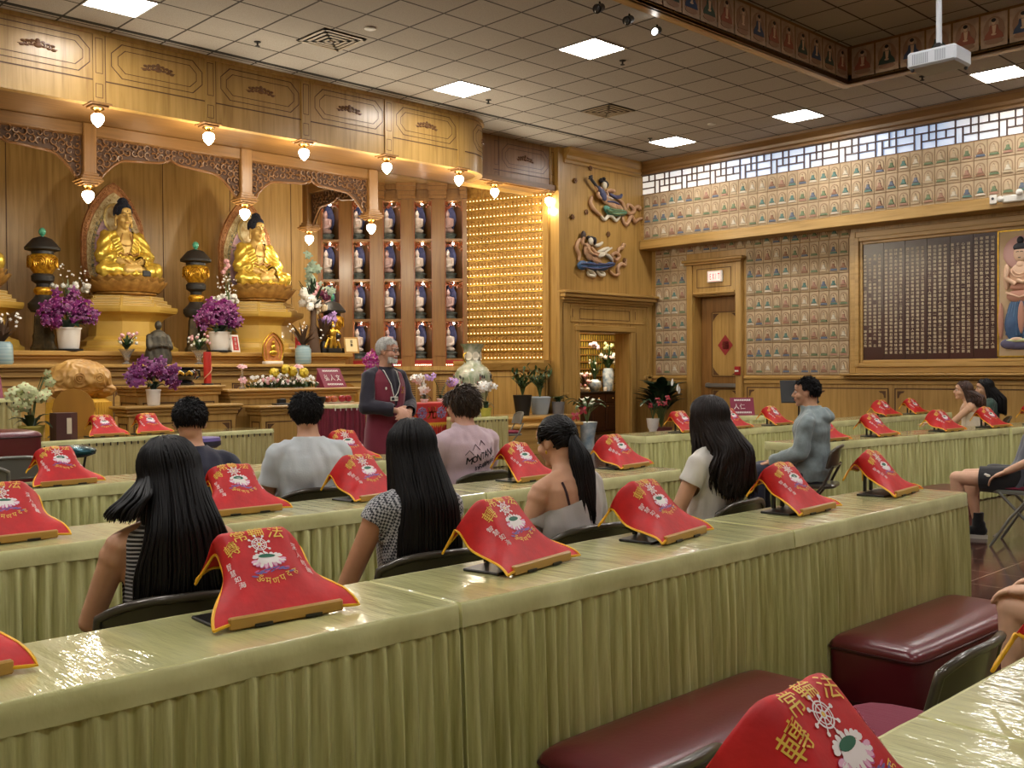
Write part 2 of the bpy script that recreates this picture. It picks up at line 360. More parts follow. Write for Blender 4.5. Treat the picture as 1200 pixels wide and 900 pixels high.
# small relief tiles, each a seated figure under an arch
tile_cols = [(190, 170, 140), (96, 128, 120), (150, 112, 88), (112, 128, 96), (206, 196, 176), (104, 112, 128), (170, 130, 110)]
tm = [mat('tile_clay', (196, 172, 138), .75, var=.1, vscale=5), mat('tile_joint', (136, 110, 80), .8), mat('tile_arch', (150, 124, 96), .8), mat('tile_skin', (205, 186, 158), .8)]+[mat('tile_robe_%d' % i, c, .8) for i, c in enumerate(tile_cols)]
def tile_face(m, P, w, h, rc):
    """P(u,z,d)"""
    def poly(pts, d0, d1, mi, s=1.):
        k = len(pts); cx = sum(p[0] for p in pts)/k; cz = sum(p[1] for p in pts)/k
        m.add([P(*p, d0) for p in pts]+[P(cx+(p[0]-cx)*s, cz+(p[1]-cz)*s, d1) for p in pts], [tuple(range(k, 2*k))]+[(i, (i+1) % k, (i+1) % k+k, i+k) for i in range(k)], mi)
    e = .006; poly([(-w/2+e, -h/2+e), (w/2-e, -h/2+e), (w/2-e, h/2-e), (-w/2+e, h/2-e)], 0, .010, 0, .97)
    r = .36*w
    arch = lambda r, zb, zt: [(-r, zb), (r, zb), (r, zt-r)]+[(r*cos(R(a)), zt-r+r*1.1*sin(R(a))) for a in (30, 60, 90, 120, 150)]+[(-r, zt-r)]
    poly(arch(r, -.24*h, .34*h), .01, .018, 2); poly(arch(r*.78, -.22*h, .28*h), .012, .0185, 0)
    poly([(-.38*w, -.34*h), (.38*w, -.34*h), (.30*w, -.22*h), (-.30*w, -.22*h)], .012, .03, 4+(rc+3) % 7, .85)
    poly([(-.27*w, -.21*h), (.27*w, -.21*h), (.22*w, -.12*h), (.13*w, -.06*h), (.13*w, .07*h), (-.13*w, .07*h), (-.13*w, -.06*h), (-.22*w, -.12*h)], .014, .036, 4+rc % 7, .8)
    q = [(.075*w*cos(2*PI*k/6), .135*h+.055*h*sin(2*PI*k/6)) for k in range(6)]; poly(q, .016, .036, 3, .7)
    poly([(-.06*w, .165*h), (.06*w, .165*h), (0, .235*h)], .017, .038, 2, .8)
def tile_panel(name, label, x, y1, ncol, z1, nrow, w, h):
    t = thing(name, label, 'tile panel', (x, y1-ncol*w/2, z1-nrow*h))
    t['category'] = 'relief panel'
    m = MB()
    m.add([(0, -ncol*w/2, 0), (0, ncol*w/2, 0), (0, ncol*w/2, nrow*h), (0, -ncol*w/2, nrow*h)], [(0, 1, 2, 3)], 1)
    for i in range(ncol):
        for j in range(nrow):
            yc = ncol*w/2-(i+.5)*w; zc = (j+.5)*h
            tile_face(m, lambda u, z, d: (-d, yc-u, zc+z), w, h, random.Random(i*31+j*7).randrange(7))
    m.build('relief_tiles', tm, t)
tile_panel('relief_tile_panel', 'long upper band of three rows of small relief tiles under the lattice window', XR+.055, 12.62, 48, 4.865, 3, .2, .296)
struct(MB().box(XR+.05, XR+.06, 2, 12.68, 3.97, 4.0), 'trim_band', oy)
# lower tiles: nine rows beside the door and one dim row above it under the ledge
TB = 1.30
tile_panel('relief_tile_panel', 'narrow panel of small relief tiles between the corner and the exit door', XL-.005, 12.60, 4, TB+8*.293, 8, .19, .293)
tile_panel('relief_tile_panel', 'wide panel of small relief tiles between the exit door and the inscribed board', XL-.005, 10.49, 11, TB+8*.293, 8, .186, .293)
tile_panel('relief_tile_panel', 'dim top row of small relief tiles under the wooden ledge', XL-.005, 12.60, 22, TB+8*.293+.3, 1, .19, .293)
# chair rail and wainscot
m = MB(); 
for ya, yb in ((-5, D0-.14), (D1+.14, 12.7)): m.box(XL-.05, XL, ya, yb, 1.22, 1.285, 0, .015); m.box(XL-.03, XL, ya, yb, 1.14, 1.215, 0, .008); m.box(XL-.04, XL, ya, yb, 0, .16, 0, .01)
struct(m, 'trim_chair_rail_right', oy)
m = MB(); gm = MB(); y = D0-.22
while y > 0:
    yb = y-1.28
    m.box(XL-.012, XL+.001, yb, y, .24, 1.06, 0, .006)
    gm.box(XL-.014, XL-.011, yb-.02, yb, .22, 1.08); gm.box(XL-.014, XL-.011, y, y+.02, .22, 1.08); gm.box(XL-.014, XL-.011, yb, y, 1.06, 1.08); gm.box(XL-.014, XL-.011, yb, y, .22, .24)
    for yy, s in ((y-.03, -1), (yb+.03, 1)):
        for zz, q in ((1.03, -1), (.27, 1)): gm.prism([(yy, zz), (yy+s*.12, zz), (yy+s*.10, zz+q*.03), (yy+s*.06, zz+q*.035), (yy+s*.035, zz+q*.07), (yy+s*.03, zz+q*.11), (yy, zz+q*.12)], XL-.018, XL-.013, 'x')
    y = yb-.14
struct(m, 'trim_wainscot_right', oz); struct(gm, 'trim_wainscot_groove', groove)
# ---------------------------------------------------------------- exit door
door = MB(); dx = XL+.20
door.box(dx, dx+.05, D0, D1, .01, DZ, 0)
d = door.build('door_1', odz); d['kind'] = 'structure'
m = MB(); m.box(dx-.012, dx+.001, D0+.1, D1-.28, 1.28, 2.5, 0, .006); m.box(dx-.012, dx+.001, D0+.1, D1-.28, .2, 1.02, 0, .006); m.build('door_panel', oz, d)
m = MB()
for za, zb in ((1.28, 2.5), (.2, 1.02)):
    ya, yb = D0+.1, D1-.28
    for A in ((ya-.015, ya, za, zb), (yb, yb+.015, za, zb), (ya, yb, zb, zb+.015), (ya, yb, za-.015, za)): m.box(dx-.014, dx, *A)
    for yy, s in ((yb-.02, -1), (ya+.02, 1)):
        for zz, q in ((zb-.02, -1), (za+.02, 1)): m.prism([(yy, zz), (yy+s*.14, zz), (yy+s*.09, zz+q*.03), (yy+s*.035, zz+q*.09), (yy, zz+q*.15)], dx-.018, dx-.012, 'x')
m.build('door_groove', groove, d)
m = MB(); m.box(dx-.10, dx-.05, D0+.06, D1-.16, 1.06, 1.14, 0, .012); m.box(dx-.05, dx, D0+.06, D0+.12, 1.05, 1.15); m.box(dx-.05, dx, D1-.22, D1-.16, 1.05, 1.15); m.build('door_push_bar', mat('brushed_steel', (150, 150, 150), .35, .8), d)
m = MB()   # casing with transom panel
m.box(XL-.09, XL+.01, D0-.13, D0, 0, 3.42, 0, .01); m.box(XL-.09, XL+.01, D1, D1+.13, 0, 3.42, 0, .01); m.box(XL-.06, XL+.01, D0, D1, DZ, 3.42, 0, .01)
m.box(XL-.02, XL+.19, D0+.004, D0+.02, 0, DZ-.004); m.box(XL-.02, XL+.19, D1-.02, D1-.004, 0, DZ-.004); m.box(XL-.02, XL+.19, D0, D1, DZ-.02, DZ-.004)
struct(m, 'trim_door_casing', oz)
m = MB(); m.box(XL-.13, XL, D0-.16, D1+.16, 3.42, 3.46, 0, .01); m.box(XL-.17, XL, D0-.2, D1+.2, 3.46, 3.52, 0, .015); m.box(XL-.085, XL-.05, D0+.02, D1-.02, DZ+.02, DZ+.06, 0, .01); struct(m, 'trim_door_cornice', oy)
m = MB(); ya, yb, za, zb = D0+.1, D1-.1, DZ+.14, 3.34
for A in ((ya, ya+.014, za, zb), (yb-.014, yb, za, zb), (ya, yb, zb-.014, zb), (ya, yb, za, za+.014)): m.box(XL-.064, XL-.058, *A)
struct(m, 'trim_door_transom', groove)
t = thing('exit_sign', 'white exit sign with red glowing letters above the wooden door', 'sign', (XL-.065, 11.12, 3.17))
MB().box(-.05, 0, -.17, .17, -.11, .11, 0, .012).build('housing', white, t)
MB().box(-.056, -.049, -.13, .13, -.085, .085).build('face', emitter('exit_face', (255, 196, 186), .8), t)
m = MB()
for i, ch in enumerate('EXIT'): put(m, ch, lambda x, y: (-.058, .085-i*.062-x*.12*.55, y*.16), 0, .03)
m.build('letters', emitter('exit_letter', (235, 60, 52), 1.2), t)
t = thing('door_plaque', 'red diamond paper charm pasted on the exit door', 'paper sign', (dx-.016, (D0+.1+D1-.28)/2, 1.87))
MB().prism([(0, -.2), (.17, 0), (0, .2), (-.17, 0)], -.003, 0, 'x').build('paper', mat('charm_red', (150, 36, 36), .6), t)
m = MB(); put(m, '福', lambda x, y: (-.0045, -x*.17, y*.17), 0, .02); m.build('character', mat('charm_gold', (206, 150, 84), .5), t)
t = thing('fire_alarm_pull', 'small red fire alarm pull box beside the exit door', 'alarm', (XL-.1, D0-.075, 1.38))
MB().box(-.05, 0, -.06, .06, -.08, .08, 0, .01).build('case', mat('alarm_red', (150, 24, 24), .4), t); MB().box(-.065, -.05, -.04, .04, -.02, .01, 0, .004).build('handle', white, t)
# security box and camera on the ledge
t = thing('emergency_light', 'white emergency light fitting on the wooden ledge', 'lamp', (XR-.025, 5.62, 3.93))
MB().box(-.08, 0, -.2, .14, -.075, .03, 0, .015).build('housing', white, t); MB().ell((-.10, .15, -.02), .05, 12, 8).build('lamp_head', white, t); MB().ell((-.10, -.12, .05), .05, 12, 8).build('lamp_head', white, t)
t = thing('motion_sensor', 'small white sensor box with a grey eye on the wooden ledge', 'sensor', (XR-.022, 5.90, 3.93))
MB().box(-.04, 0, -.05, .05, -.07, .07, 0, .01).build('box', white, t); MB().lathe([(.02, 0), (.02, .01), (.0, .014)], 10, (0, 0, 0)).build('eye', mat('sensor_eye', (60, 60, 62), .3), t, 40, (-.04, 0, .01)); bpy.data.objects['eye'].rotation_euler = (0, -PI/2, 0)
# ---------------------------------------------------------------- inscribed board and standing figure picture
BY0, BY1, BZ0, BZ1 = 3.9, 8.18, 1.55, 3.50
m = MB()
for k, (o, dz, dp) in enumerate(((.0, .05, .05), (.05, .07, .09), (.12, .1, .06))):
    ya, yb, za, zb = BY0-o, BY1+o, BZ0-o, BZ1+o; d2 = dz
    for A in ((yb, yb+d2, za-d2, zb+d2), (ya-d2, ya, za-d2, zb+d2), (ya, yb, zb, zb+d2), (ya, yb, za-d2, za)): m.box(XL-dp, XL, *A, 0, .008)
struct(m, 'trim_board_frame', oy)
m = MB(); m.box(XL-.20, XL, BY0-.3, BY1+.36, 1.285, 1.325, 0, .012); m.box(XL-.14, XL, BY0-.3, BY1+.3, 1.23, 1.285, 0, .02)
struct(m, 'trim_board_sill', oy)
t = thing('inscribed_board', 'dark red lacquer board covered in columns of pale brush writing', 'inscription', (XL-.025, 7.08, BZ0))
lac = mat('red_lacquer_board', (64, 24, 16), .28, coat=.35, coat_rough=.15, var=.2, vscale=.8)
nb = 6; bw = (BY1-5.99)/nb; hb = BZ1-BZ0
for i in range(nb): MB().box(0, .02, BY1-7.08-(i+1)*bw+.003, BY1-7.08-i*bw-.003, 0, hb).build('board_panel', lac, t)
SUTRA = '如是我聞一時佛在舍衛國祇樹給孤獨園與大比丘眾千二百五十人俱爾時世尊食時著衣持缽入舍衛大城乞食於其城中次第乞已還至本處飯食訖收衣缽洗足已敷座而坐時長老須菩提在大眾中即從座起偏袒右肩右膝著地合掌恭敬而白佛言希有世尊如來善護念諸菩薩善付囑諸菩薩善男子善女人發阿耨多羅三藐三菩提心應云何住云何降伏其心佛言善哉善哉'
m = MB(); ncol = 24; q = 0
for c in range(ncol):
    pan, k = divmod(c, 4); yc = 5.99+.02+((nb-1-(nb-1-pan))*bw)+(k+.5)*(bw-.03)/4+.012
    top = hb-(.08 if c < 4 else .14 if c < 20 else .2)
    rows = 29 if c < 20 else 26
    for r_ in range(rows):
        if c >= 21 and (r_*7+c*3) % 11 == 0: continue
        ch = SUTRA[q % len(SUTRA)]; q += 1; zc = top-r_*(hb-.2)/29
        put(m, ch, lambda x, y: (-.002, yc-7.08-x*.056, zc+y*.049), 0)
m.build('writing', mat('pale_gilt_letters', (232, 214, 180), .45), t)
# ---------------------------------------------------------------- camera
def cam():
    A, P, Ro, H, f = R(46.0), R(.79), R(.372), 1.42, 1184.
    F = Vector((cos(A)*cos(P), sin(A)*cos(P), -sin(P))); r0 = Vector((sin(A), -cos(A), 0)); u0 = r0.cross(F)
    rt = r0*cos(Ro)-u0*sin(Ro); up = r0*sin(Ro)+u0*cos(Ro)
    M = Matrix((rt, up, -F)).transposed().to_4x4(); M.translation = (0, 0, H)
    c = bpy.data.cameras.new('camera'); c.sensor_width = 36; c.lens = f/1200*36; c.clip_start = .05; c.clip_end = 100
    o = bpy.data.objects.new('camera', c); COL.objects.link(o); o.matrix_world = M; bpy.context.scene.camera = o
cam()
sc = bpy.context.scene
sc.view_settings.view_transform = 'Standard'; sc.view_settings.look = 'None'; sc.view_settings.gamma = 1; sc.view_settings.use_curve_mapping = False
sc.view_settings.exposure = 0.3
w = bpy.data.worlds.new('world'); sc.world = w; w.use_nodes = True
w.node_tree.nodes['Background'].inputs[0].default_value = (.75, .85, 1, 1); w.node_tree.nodes['Background'].inputs[1].default_value = .35
sc.cycles.max_bounces = 6; sc.cycles.diffuse_bounces = 4; sc.cycles.glossy_bounces = 3; sc.cycles.caustics_reflective = False; sc.cycles.caustics_refractive = False
sc.cycles.sample_clamp_indirect = 4; sc.cycles.use_denoising = True
# ---------------------------------------------------------------- front wall with the doorway (y = 12.7)
FY = 12.7; OX0, OX1, OZ = 13.98, 15.47, 2.14
m = MB(); m.box(13.47, OX0, FY, FY+.3, 0, CZ); m.box(OX1, XL+.2, FY, FY+.3, 0, CZ); m.box(OX0, OX1, FY, FY+.3, OZ, CZ); m.box(16.1, 20, FY+.05, FY+.35, 0, CZ)
struct(m, 'wall_front', oz)
crown(lambda t, a, b: (t, FY-a, CZ-.8*b), 13.62, XR+.05, 'trim_crown_front', ox)
m = MB()   # doorway surround: pilasters, frieze panel and cornice
for a, b in ((13.54, 13.66), (16.0, 16.12)): m.box(a, b, FY-.05, FY, 0, 2.66, 0, .01); m.box(a-.02, b+.02, FY-.06, FY, .95, 1.0, 0, .008); m.box(a-.01, b+.01, FY-.055, FY, 0, .3, 0, .01)
m.box(13.66, OX0, FY-.03, FY, 0, 2.66, 0, .01); m.box(OX1, 16.0, FY-.03, FY, 0, 2.66, 0, .01); m.box(OX0, OX1, FY-.03, FY, OZ, 2.66, 0, .01)
m.box(OX0-.1, OX0, FY-.06, FY, 0, OZ+.09, 0, .01); m.box(OX1, OX1+.1, FY-.06, FY, 0, OZ+.09, 0, .01)
m.box(OX1-.02, OX1-.004, FY-.02, FY+.34, 0, OZ-.004); m.box(OX0+.004, OX0+.02, FY-.02, FY+.34, 0, OZ-.004); m.box(OX0+.004, OX1-.004, FY-.02, FY+.34, OZ-.02, OZ-.004)
struct(m, 'trim_doorway_casing', oz)
m = MB(); m.box(OX0-.12, OX1+.12, FY-.07, FY, OZ+.0, OZ+.11, 0, .01); m.box(13.74, 15.9, FY-.045, FY, OZ+.16, OZ+.19, 0, .008); m.box(13.74, 15.9, FY-.045, FY, 2.60, 2.63, 0, .008)
m.box(13.74, 13.77, FY-.045, FY, OZ+.16, 2.63, 0, .008); m.box(15.87, 15.9, FY-.045, FY, OZ+.16, 2.63, 0, .008)
for k, (o, z0, z1) in enumerate(((.05, 2.66, 2.70), (.09, 2.70, 2.75), (.15, 2.75, 2.82), (.19, 2.82, 2.87))): m.box(13.53-o*.6, 16.05+o*.6, FY-o-.03, FY, z0, z1, 0, .01)
struct(m, 'trim_doorway_cornice', ox)
m = MB()
for a, b, c, d in ((14.0, 15.45, OZ+.22, 2.56),):
    for A in ((a, a+.012, c, d), (b-.012, b, c, d), (a, b, d-.012, d), (a, b, c, c+.012)): m.box(A[0], A[1], FY-.034, FY-.029, A[2], A[3])
m.box(13.80, 13.812, FY-.034, FY-.029, OZ+.25, 2.55); m.box(15.62, 15.632, FY-.034, FY-.029, OZ+.25, 2.55); m.box(13.92, 13.93, FY-.034, FY-.029, .1, OZ); m.box(15.66, 15.67, FY-.034, FY-.029, .1, OZ)
struct(m, 'trim_doorway_groove', groove)
struct(MB().box(15.9, XL, FY-.05, FY, 1.22, 1.285, 0, .012), 'trim_chair_rail_front', ox)
# room beyond the doorway: rear wall of small gilded memorial niches
RY = 15.2
m = MB(); m.box(13.75, 19.3, RY, RY+.1, 0, 3.2); m.box(19.2, 19.3, FY+.3, RY, 0, 3.2); m.box(13.75, 13.85, FY+.3, RY, 0, 3.2); m.box(13.75, 19.3, FY+.3, RY, 3.0, 3.1)
struct(m, 'wall_shrine_room', oz)
t = thing('memorial_wall', 'gilded lattice wall of small memorial cells seen through the doorway', 'memorial wall', (16.5, RY-.02, 0))
m = MB(); g2 = MB()
for r_ in range(16):
    z = .62+r_*.16
    m.box(-1.5, 2.4, -.05, .0, z, z+.022, 0)
    for c in range(48):
        x = -1.58+c*.082
        g2.box(x, x+.034, -.03, .0, z+.03, z+.14, 0)
m.box(-.62, -.36, -.09, 0, .5, 3.0, 0, .02); m.build('frame', wood('niche_frame_oak', (170, 122, 60), 'x'), t); g2.build('cells', mat('memorial_gold', (214, 178, 74), .35, .5, c2=(150, 120, 50), vscale=5), t)
MB().box(-1.6, 2.4, -.012, -.001, .6, 3.0).build('backing', mat('memorial_dark', (74, 62, 34), .6), t)
l = bpy.data.lights.new('shrine_room_light', 'AREA'); l.energy = 90; l.size = 1.2; l.color = (1, .86, .62); lo = bpy.data.objects.new('shrine_room_light', l); COL.objects.link(lo); lo.location = (16.2, 14.2, 2.95)
# ---------------------------------------------------------------- upper front of the altar: panelled fascia with rounded right end
FT, FB, FX = CZ, 4.63, 10.74
def path(s):
    """plan of the fascia face by running length; straight to FX then a quarter turn back to y=12.82"""
    if s < FX: return Vector((s, 12.1, 0)), Vector((0, -1, 0))
    r = .72; a = min((s-FX)/r, PI/2)
    return Vector((FX+r*sin(a), 12.1+r-r*cos(a), 0)), Vector((sin(a), -cos(a), 0))
SEND = FX+.72*PI/2
def run(m, s0, s1, z0, z1, d0, d1, mi=0, n=None, P=path):
    n = n or max(1, int((s1-s0)/.12) if s1 > FX else 1)
    rings = []
    for k in range(n+1):
        p, q = P(s0+(s1-s0)*k/n); rings.append([(p.x+q.x*d, p.y+q.y*d, z) for d, z in ((d0, z0), (d1, z0), (d1, z1), (d0, z1))])
    m.loft(rings, mi)
def path2(s): return Vector((s, 12.82, 0)), Vector((0, -1, 0))
def octo(m, s0, s1, z0, z1, c, w, d, P):
    pts = [(s0+c, z0), (s1-c, z0), (s1, z0+c), (s1, z1-c), (s1-c, z1), (s0+c, z1), (s0, z1-c), (s0, z0+c)]
    cx, cz = (s0+s1)/2, (z0+z1)/2; hw, hz = (s1-s0)/2, (z1-z0)/2
    inn = [(cx+(a-cx)*(1-w/hw), cz+(b-cz)*(1-w/hz)) for a, b in pts]
    for i in range(8):
        a, b = pts[i], pts[(i+1) % 8]; a2, b2 = inn[i], inn[(i+1) % 8]; n = 5 if abs(a[0]-b[0]) > .5 else 1
        for k in range(n):
            def q(u, v, dd):
                s = u[0]+(v[0]-u[0])*dd; z = u[1]+(v[1]-u[1])*dd; p, nn = P(s); return (p.x+nn.x*d, p.y+nn.y*d, z)
            m.add([q(a, b, k/n), q(a, b, (k+1)/n), q(a2, b2, (k+1)/n), q(a2, b2, k/n)], [(0, 1, 2, 3)])
def scroll(m, s, z, P, d, sc=1.):
    """carved leaf scroll in the middle of a panel"""
    def pt(u, v, e=0):
        p, n = P(s+u*sc); return (p.x+n.x*(d+e), p.y+n.y*(d+e), z+v*sc)
    for sg in (-1, 1):
        for k, (cx, cz, r0) in enumerate(((.06, .015, .05), (.15, -.005, .045), (.235, -.02, .035))):
            pts = [(sg*(cx+r0*(1-i/12)*cos(i*.62+k)), cz+r0*(1-i/12)*sin(i*.62+k)) for i in range(11)]
            m.tube([pt(*p, .008) for p in pts], [.011*(1-i/14) for i in range(11)], 5)
            m.ell(pt(sg*(cx+.03), cz+.04, .004), (.028, .012, .016), 6, 5); m.ell(pt(sg*(cx+.05), cz-.04, .004), (.03, .012, .014), 6, 5)
        m.tube([pt(sg*.22, -.03), pt(sg*.29, -.045, .006), pt(sg*.36, -.035)], [.012, .011, .003], 5)
    m.ell(pt(0, .05, .005), (.03, .014, .04), 8, 6); m.ell(pt(0, -.015, .005), (.05, .016, .03), 8, 6)
starts = [4.87-1.43*k for k in range(4, 0, -1)]+[4.87+1.43*k for k in range(5)]
face = MB(); gr = MB(); cv = MB()
run(face, -2.5, SEND, FB-.012, FT, -.12, 0, n=60)
def panel(s, P, wd=1.30):
    """moulding, groove lines and carving of one panel that begins at post s"""
    a, b = s+.09, s+.09+wd
    octo(gr, a+.06, b-.06, 4.97, 5.39, .13, .011, .004, P); octo(gr, a+.14, b-.14, 5.04, 5.32, .09, .009, .004, P)
    scroll(cv, (a+b)/2, 5.18, P, .0, .62)
    run(gr, s-.05, b+.09, 4.895, 4.91, -.01, .004, P=P, n=8); run(gr, s+.075, s+.087, FB+.02, FT, -.01, .003, P=P, n=1)
    for za, zb in ((4.98, 5.40), (4.69, 4.86)):
        octo(gr, s-.045, s+.045, za, zb, .001, .008, .022, P)
for s in starts[:-1]: panel(s, path)
run(gr, starts[-1], SEND, 4.895, 4.91, -.01, .004, n=16); octo(gr, 10.86, 12.0, 4.97, 5.39, .13, .011, .004, path); octo(gr, 10.94, 11.92, 5.04, 5.32, .09, .009, .004, path); scroll(cv, 11.42, 5.18, path, 0, .62)
face2 = MB(); run(face2, 10.5, 13.47, FB+.045, FT, -.12, 0, n=1, P=path2)
panel(12.02-.0, path2, 1.28)
posts = MB()
for s in starts: run(posts, s-.07, s+.07, FB-.01, FT, 0, .02, n=1)
run(posts, 13.37, 13.47, FB+.05, FT, 0, .02, n=1, P=path2); run(posts, -2.5, SEND, FT-.05, FT, 0, .03, n=60)
octo(gr, 13.385, 13.455, 4.98, 5.40, .001, .008, .022, path2); octo(gr, 13.385, 13.455, 4.73, 4.86, .001, .008, .022, path2)
struct(face, 'wall_fascia', oz, 30); struct(face2, 'wall_fascia_recess', odz); struct(gr, 'trim_fascia_groove', groove); struct(cv, 'trim_fascia_carving', carve, 40); struct(posts, 'trim_fascia_post', oz)
# soffit, apse ceiling
m = MB(); m.box(-2.5, FX, 12.12, 13.25, FB, FB+.1)
arc = [(FX, 12.12)]+[(FX+.7*sin(a), 12.82-.7*cos(a)) for a in (R(10*k) for k in range(1, 10))]+[(FX+.7, 13.25), (FX, 13.25)]
m.prism(arc, FB, FB+.1, 'z'); m.box(FX+.7, 13.5, 12.75, 13.25, FB+.06, FB+.16)
struct(m, 'ceiling_soffit', odx)
m = MB(); m.box(-2.5, 14, 13.2, 17, 4.98, 5.1); m.box(9.7, 13.5, 13.2, 13.26, FB, 5.0); struct(m, 'ceiling_apse', ox)
m = MB(); m.box(-2.5, 10.9, 16.5, 16.6, 0, 5); struct(m, 'wall_back_altar', oz)
m = MB(); 
for k in range(-2, 9): m.box(.2+1.25*k, .212+1.25*k, 16.494, 16.501, 1.7, 5)
struct(m, 'trim_back_wall_joint', groove)
# carved hanging screens between drop posts
def screen_run(xa, xb, Pf, parent, name='carved_valance', wide=True):
    """arched openwork board from xa to xb; Pf(u,z,d) maps to space"""
    n = 40; zt = 4.47
    def low(u):
        k = abs(2*u-1)      # 1 at posts, 0 mid
        c = .10+.085*(1-abs(sin(k*PI*2.0))*.25)
        return zt-(.20+.08*k+.34*max(0, (k-.62)/.38)**1.6-.05*max(0, 1-k/.12))
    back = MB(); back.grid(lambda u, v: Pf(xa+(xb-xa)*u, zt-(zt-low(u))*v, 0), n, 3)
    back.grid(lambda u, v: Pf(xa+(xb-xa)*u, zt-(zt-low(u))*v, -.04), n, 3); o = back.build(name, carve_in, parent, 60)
    edge = MB(); edge.tube([Pf(xa+(xb-xa)*i/n, low(i/n), .0) for i in range(n+1)], .018, 6); edge.tube([Pf(xa, zt, 0), Pf(xb, zt, 0)], .02, 6)
    edge.build('border', carve, o, 60)
    sc_ = MB(); rr = random.Random(int(xa*10)); L = xb-xa; x = .06
    while x < L-.05:
        zl = low(x/L)+.03; z = zt-.05
        while z > zl:
            r0 = rr.uniform(.045, .065); a0 = rr.uniform(0, 6); sg = rr.choice((-1, 1))
            pts = [Pf(xa+x+r0*(1-i/11)*cos(a0+sg*i*.7), z+r0*(1-i/11)*sin(a0+sg*i*.7), .012+.002*i) for i in range(9)]
            sc_.tube(pts, [.012-.0008*i for i in range(9)], 5)
            z -= .088
        x += .093
    sc_.build('scrollwork', carve, o, 60); return o
SY = 13.2; px = [5.16-2.24*2, 5.16-2.24, 5.16, 7.40, 9.64]
t = thing('altar_screen', 'carved openwork valance with drop posts hanging across the altar', 'carved screen')
MB().box(-2.5, 9.74, SY-.05, SY+.12, 4.47, FB, 0, .01).build('beam', wood('beam_oak', (132, 94, 50), 'x'), t)
for i in range(4): screen_run(px[i]+.085, px[i+1]-.085, lambda u, z, d: (u, SY-d, z), t)
pw = wood('post_oak', (140, 100, 54), 'z')
for x in px:
    m = MB(); m.box(x-.085, x+.085, SY-.085, SY+.085, 3.93, FB, 0, .012)
    for k, (o, z0, z1) in enumerate(((.10, 3.95, 3.99), (.125, 3.91, 3.95), (.15, 3.885, 3.91))): m.box(x-o, x+o, SY-o, SY+o, z0, z1, 0, .008)
    m.build('drop_post', pw, t)
t2 = thing('altar_screen', 'carved side valance running back from the drop post beside the second golden statue', 'carved screen')
MB().box(9.57, 9.71, SY+.13, 15.1, 4.47, 4.98, 0, .01).build('beam', wood('beam_oak_y', (132, 94, 50), 'y'), t2)
screen_run(SY+.14, 14.92, lambda u, z, d: (9.64-d, u, z), t2)
m = MB(); x, y = 9.64, 15.0; m.box(x-.085, x+.085, y-.085, y+.085, 3.93, 4.9, 0, .012)
for k, (o, z0, z1) in enumerate(((.10, 3.95, 3.99), (.125, 3.91, 3.95), (.15, 3.885, 3.91))): m.box(x-o, x+o, y-o, y+o, z0, z1, 0, .008)
m.build('drop_post', pw, t2)
# ---------------------------------------------------------------- hanging acorn lamps
bulb = emitter('lamp_glass', (255, 238, 206), 22)
LAMPS = [(4.87-1.43, 12.14, FB, 'beneath the leftmost panel of the fascia, out at the frame edge'), (4.87, 12.14, FB, 'under the fascia, above the first golden statue from the left'), (6.3, 12.14, FB, 'second from the left under the fascia'), (7.73, 12.14, FB, 'third from the left under the fascia'),
         (9.16, 12.14, FB, 'fourth from the left under the fascia'), (10.6, 12.16, FB, 'under the fascia just before its rounded end'), (12.02, 12.85, FB+.06, 'in front of the wall of little lights'), (13.38, 12.85, FB+.06, 'beside the corner of the wall with flying figures')]
LAMPS += [(5.16, SY, 3.885, 'on the drop post above the tall black lantern'), (7.40, SY, 3.885, 'on the drop post before the second halo'), (9.64, SY, 3.885, 'on the drop post before the statuette niches'), (9.64, 15.0, 3.885, 'on the rear drop post by the back wall'), (2.92, SY, 3.885, 'on the drop post beyond the left edge')]
lamp0 = None
for x, y, z, w_ in LAMPS:
    if x < 4.5: continue
    if not lamp0:
        lamp0 = thing('acorn_lamp', '', 'lamp', (x, y, z), 0, 'acorn lamps of the altar')
        MB().box(-.13, .13, -.13, .13, -.025, 0, 0, .006).box(-.10, .10, -.10, .10, -.05, -.025, 0, .006).build('ceiling_block', pw, lamp0)
        MB().lathe([(.075, -.05), (.08, -.06), (.05, -.075), (.035, -.085), (.045, -.11), (.05, -.12), (.0, -.12)], 16).build('brass_cap', brass, lamp0, 50)
        MB().lathe([(.04, -.118), (.066, -.135), (.074, -.16), (.072, -.19), (.055, -.225), (.03, -.255), (.008, -.275), (0, -.278)], 16).build('glass', bulb, lamp0, 60)
        o = lamp0
    else: o = dup(lamp0, (x, y, z))
    o['label'] = 'glowing acorn lamp '+w_
    l = bpy.data.lights.new('lamp_glow', 'POINT'); l.energy = 19; l.color = (1, .90, .70); l.shadow_soft_size = .09
    lo = bpy.data.objects.new('lamp_glow', l); COL.objects.link(lo); lo.parent = o; lo.location = (0, 0, -.36)
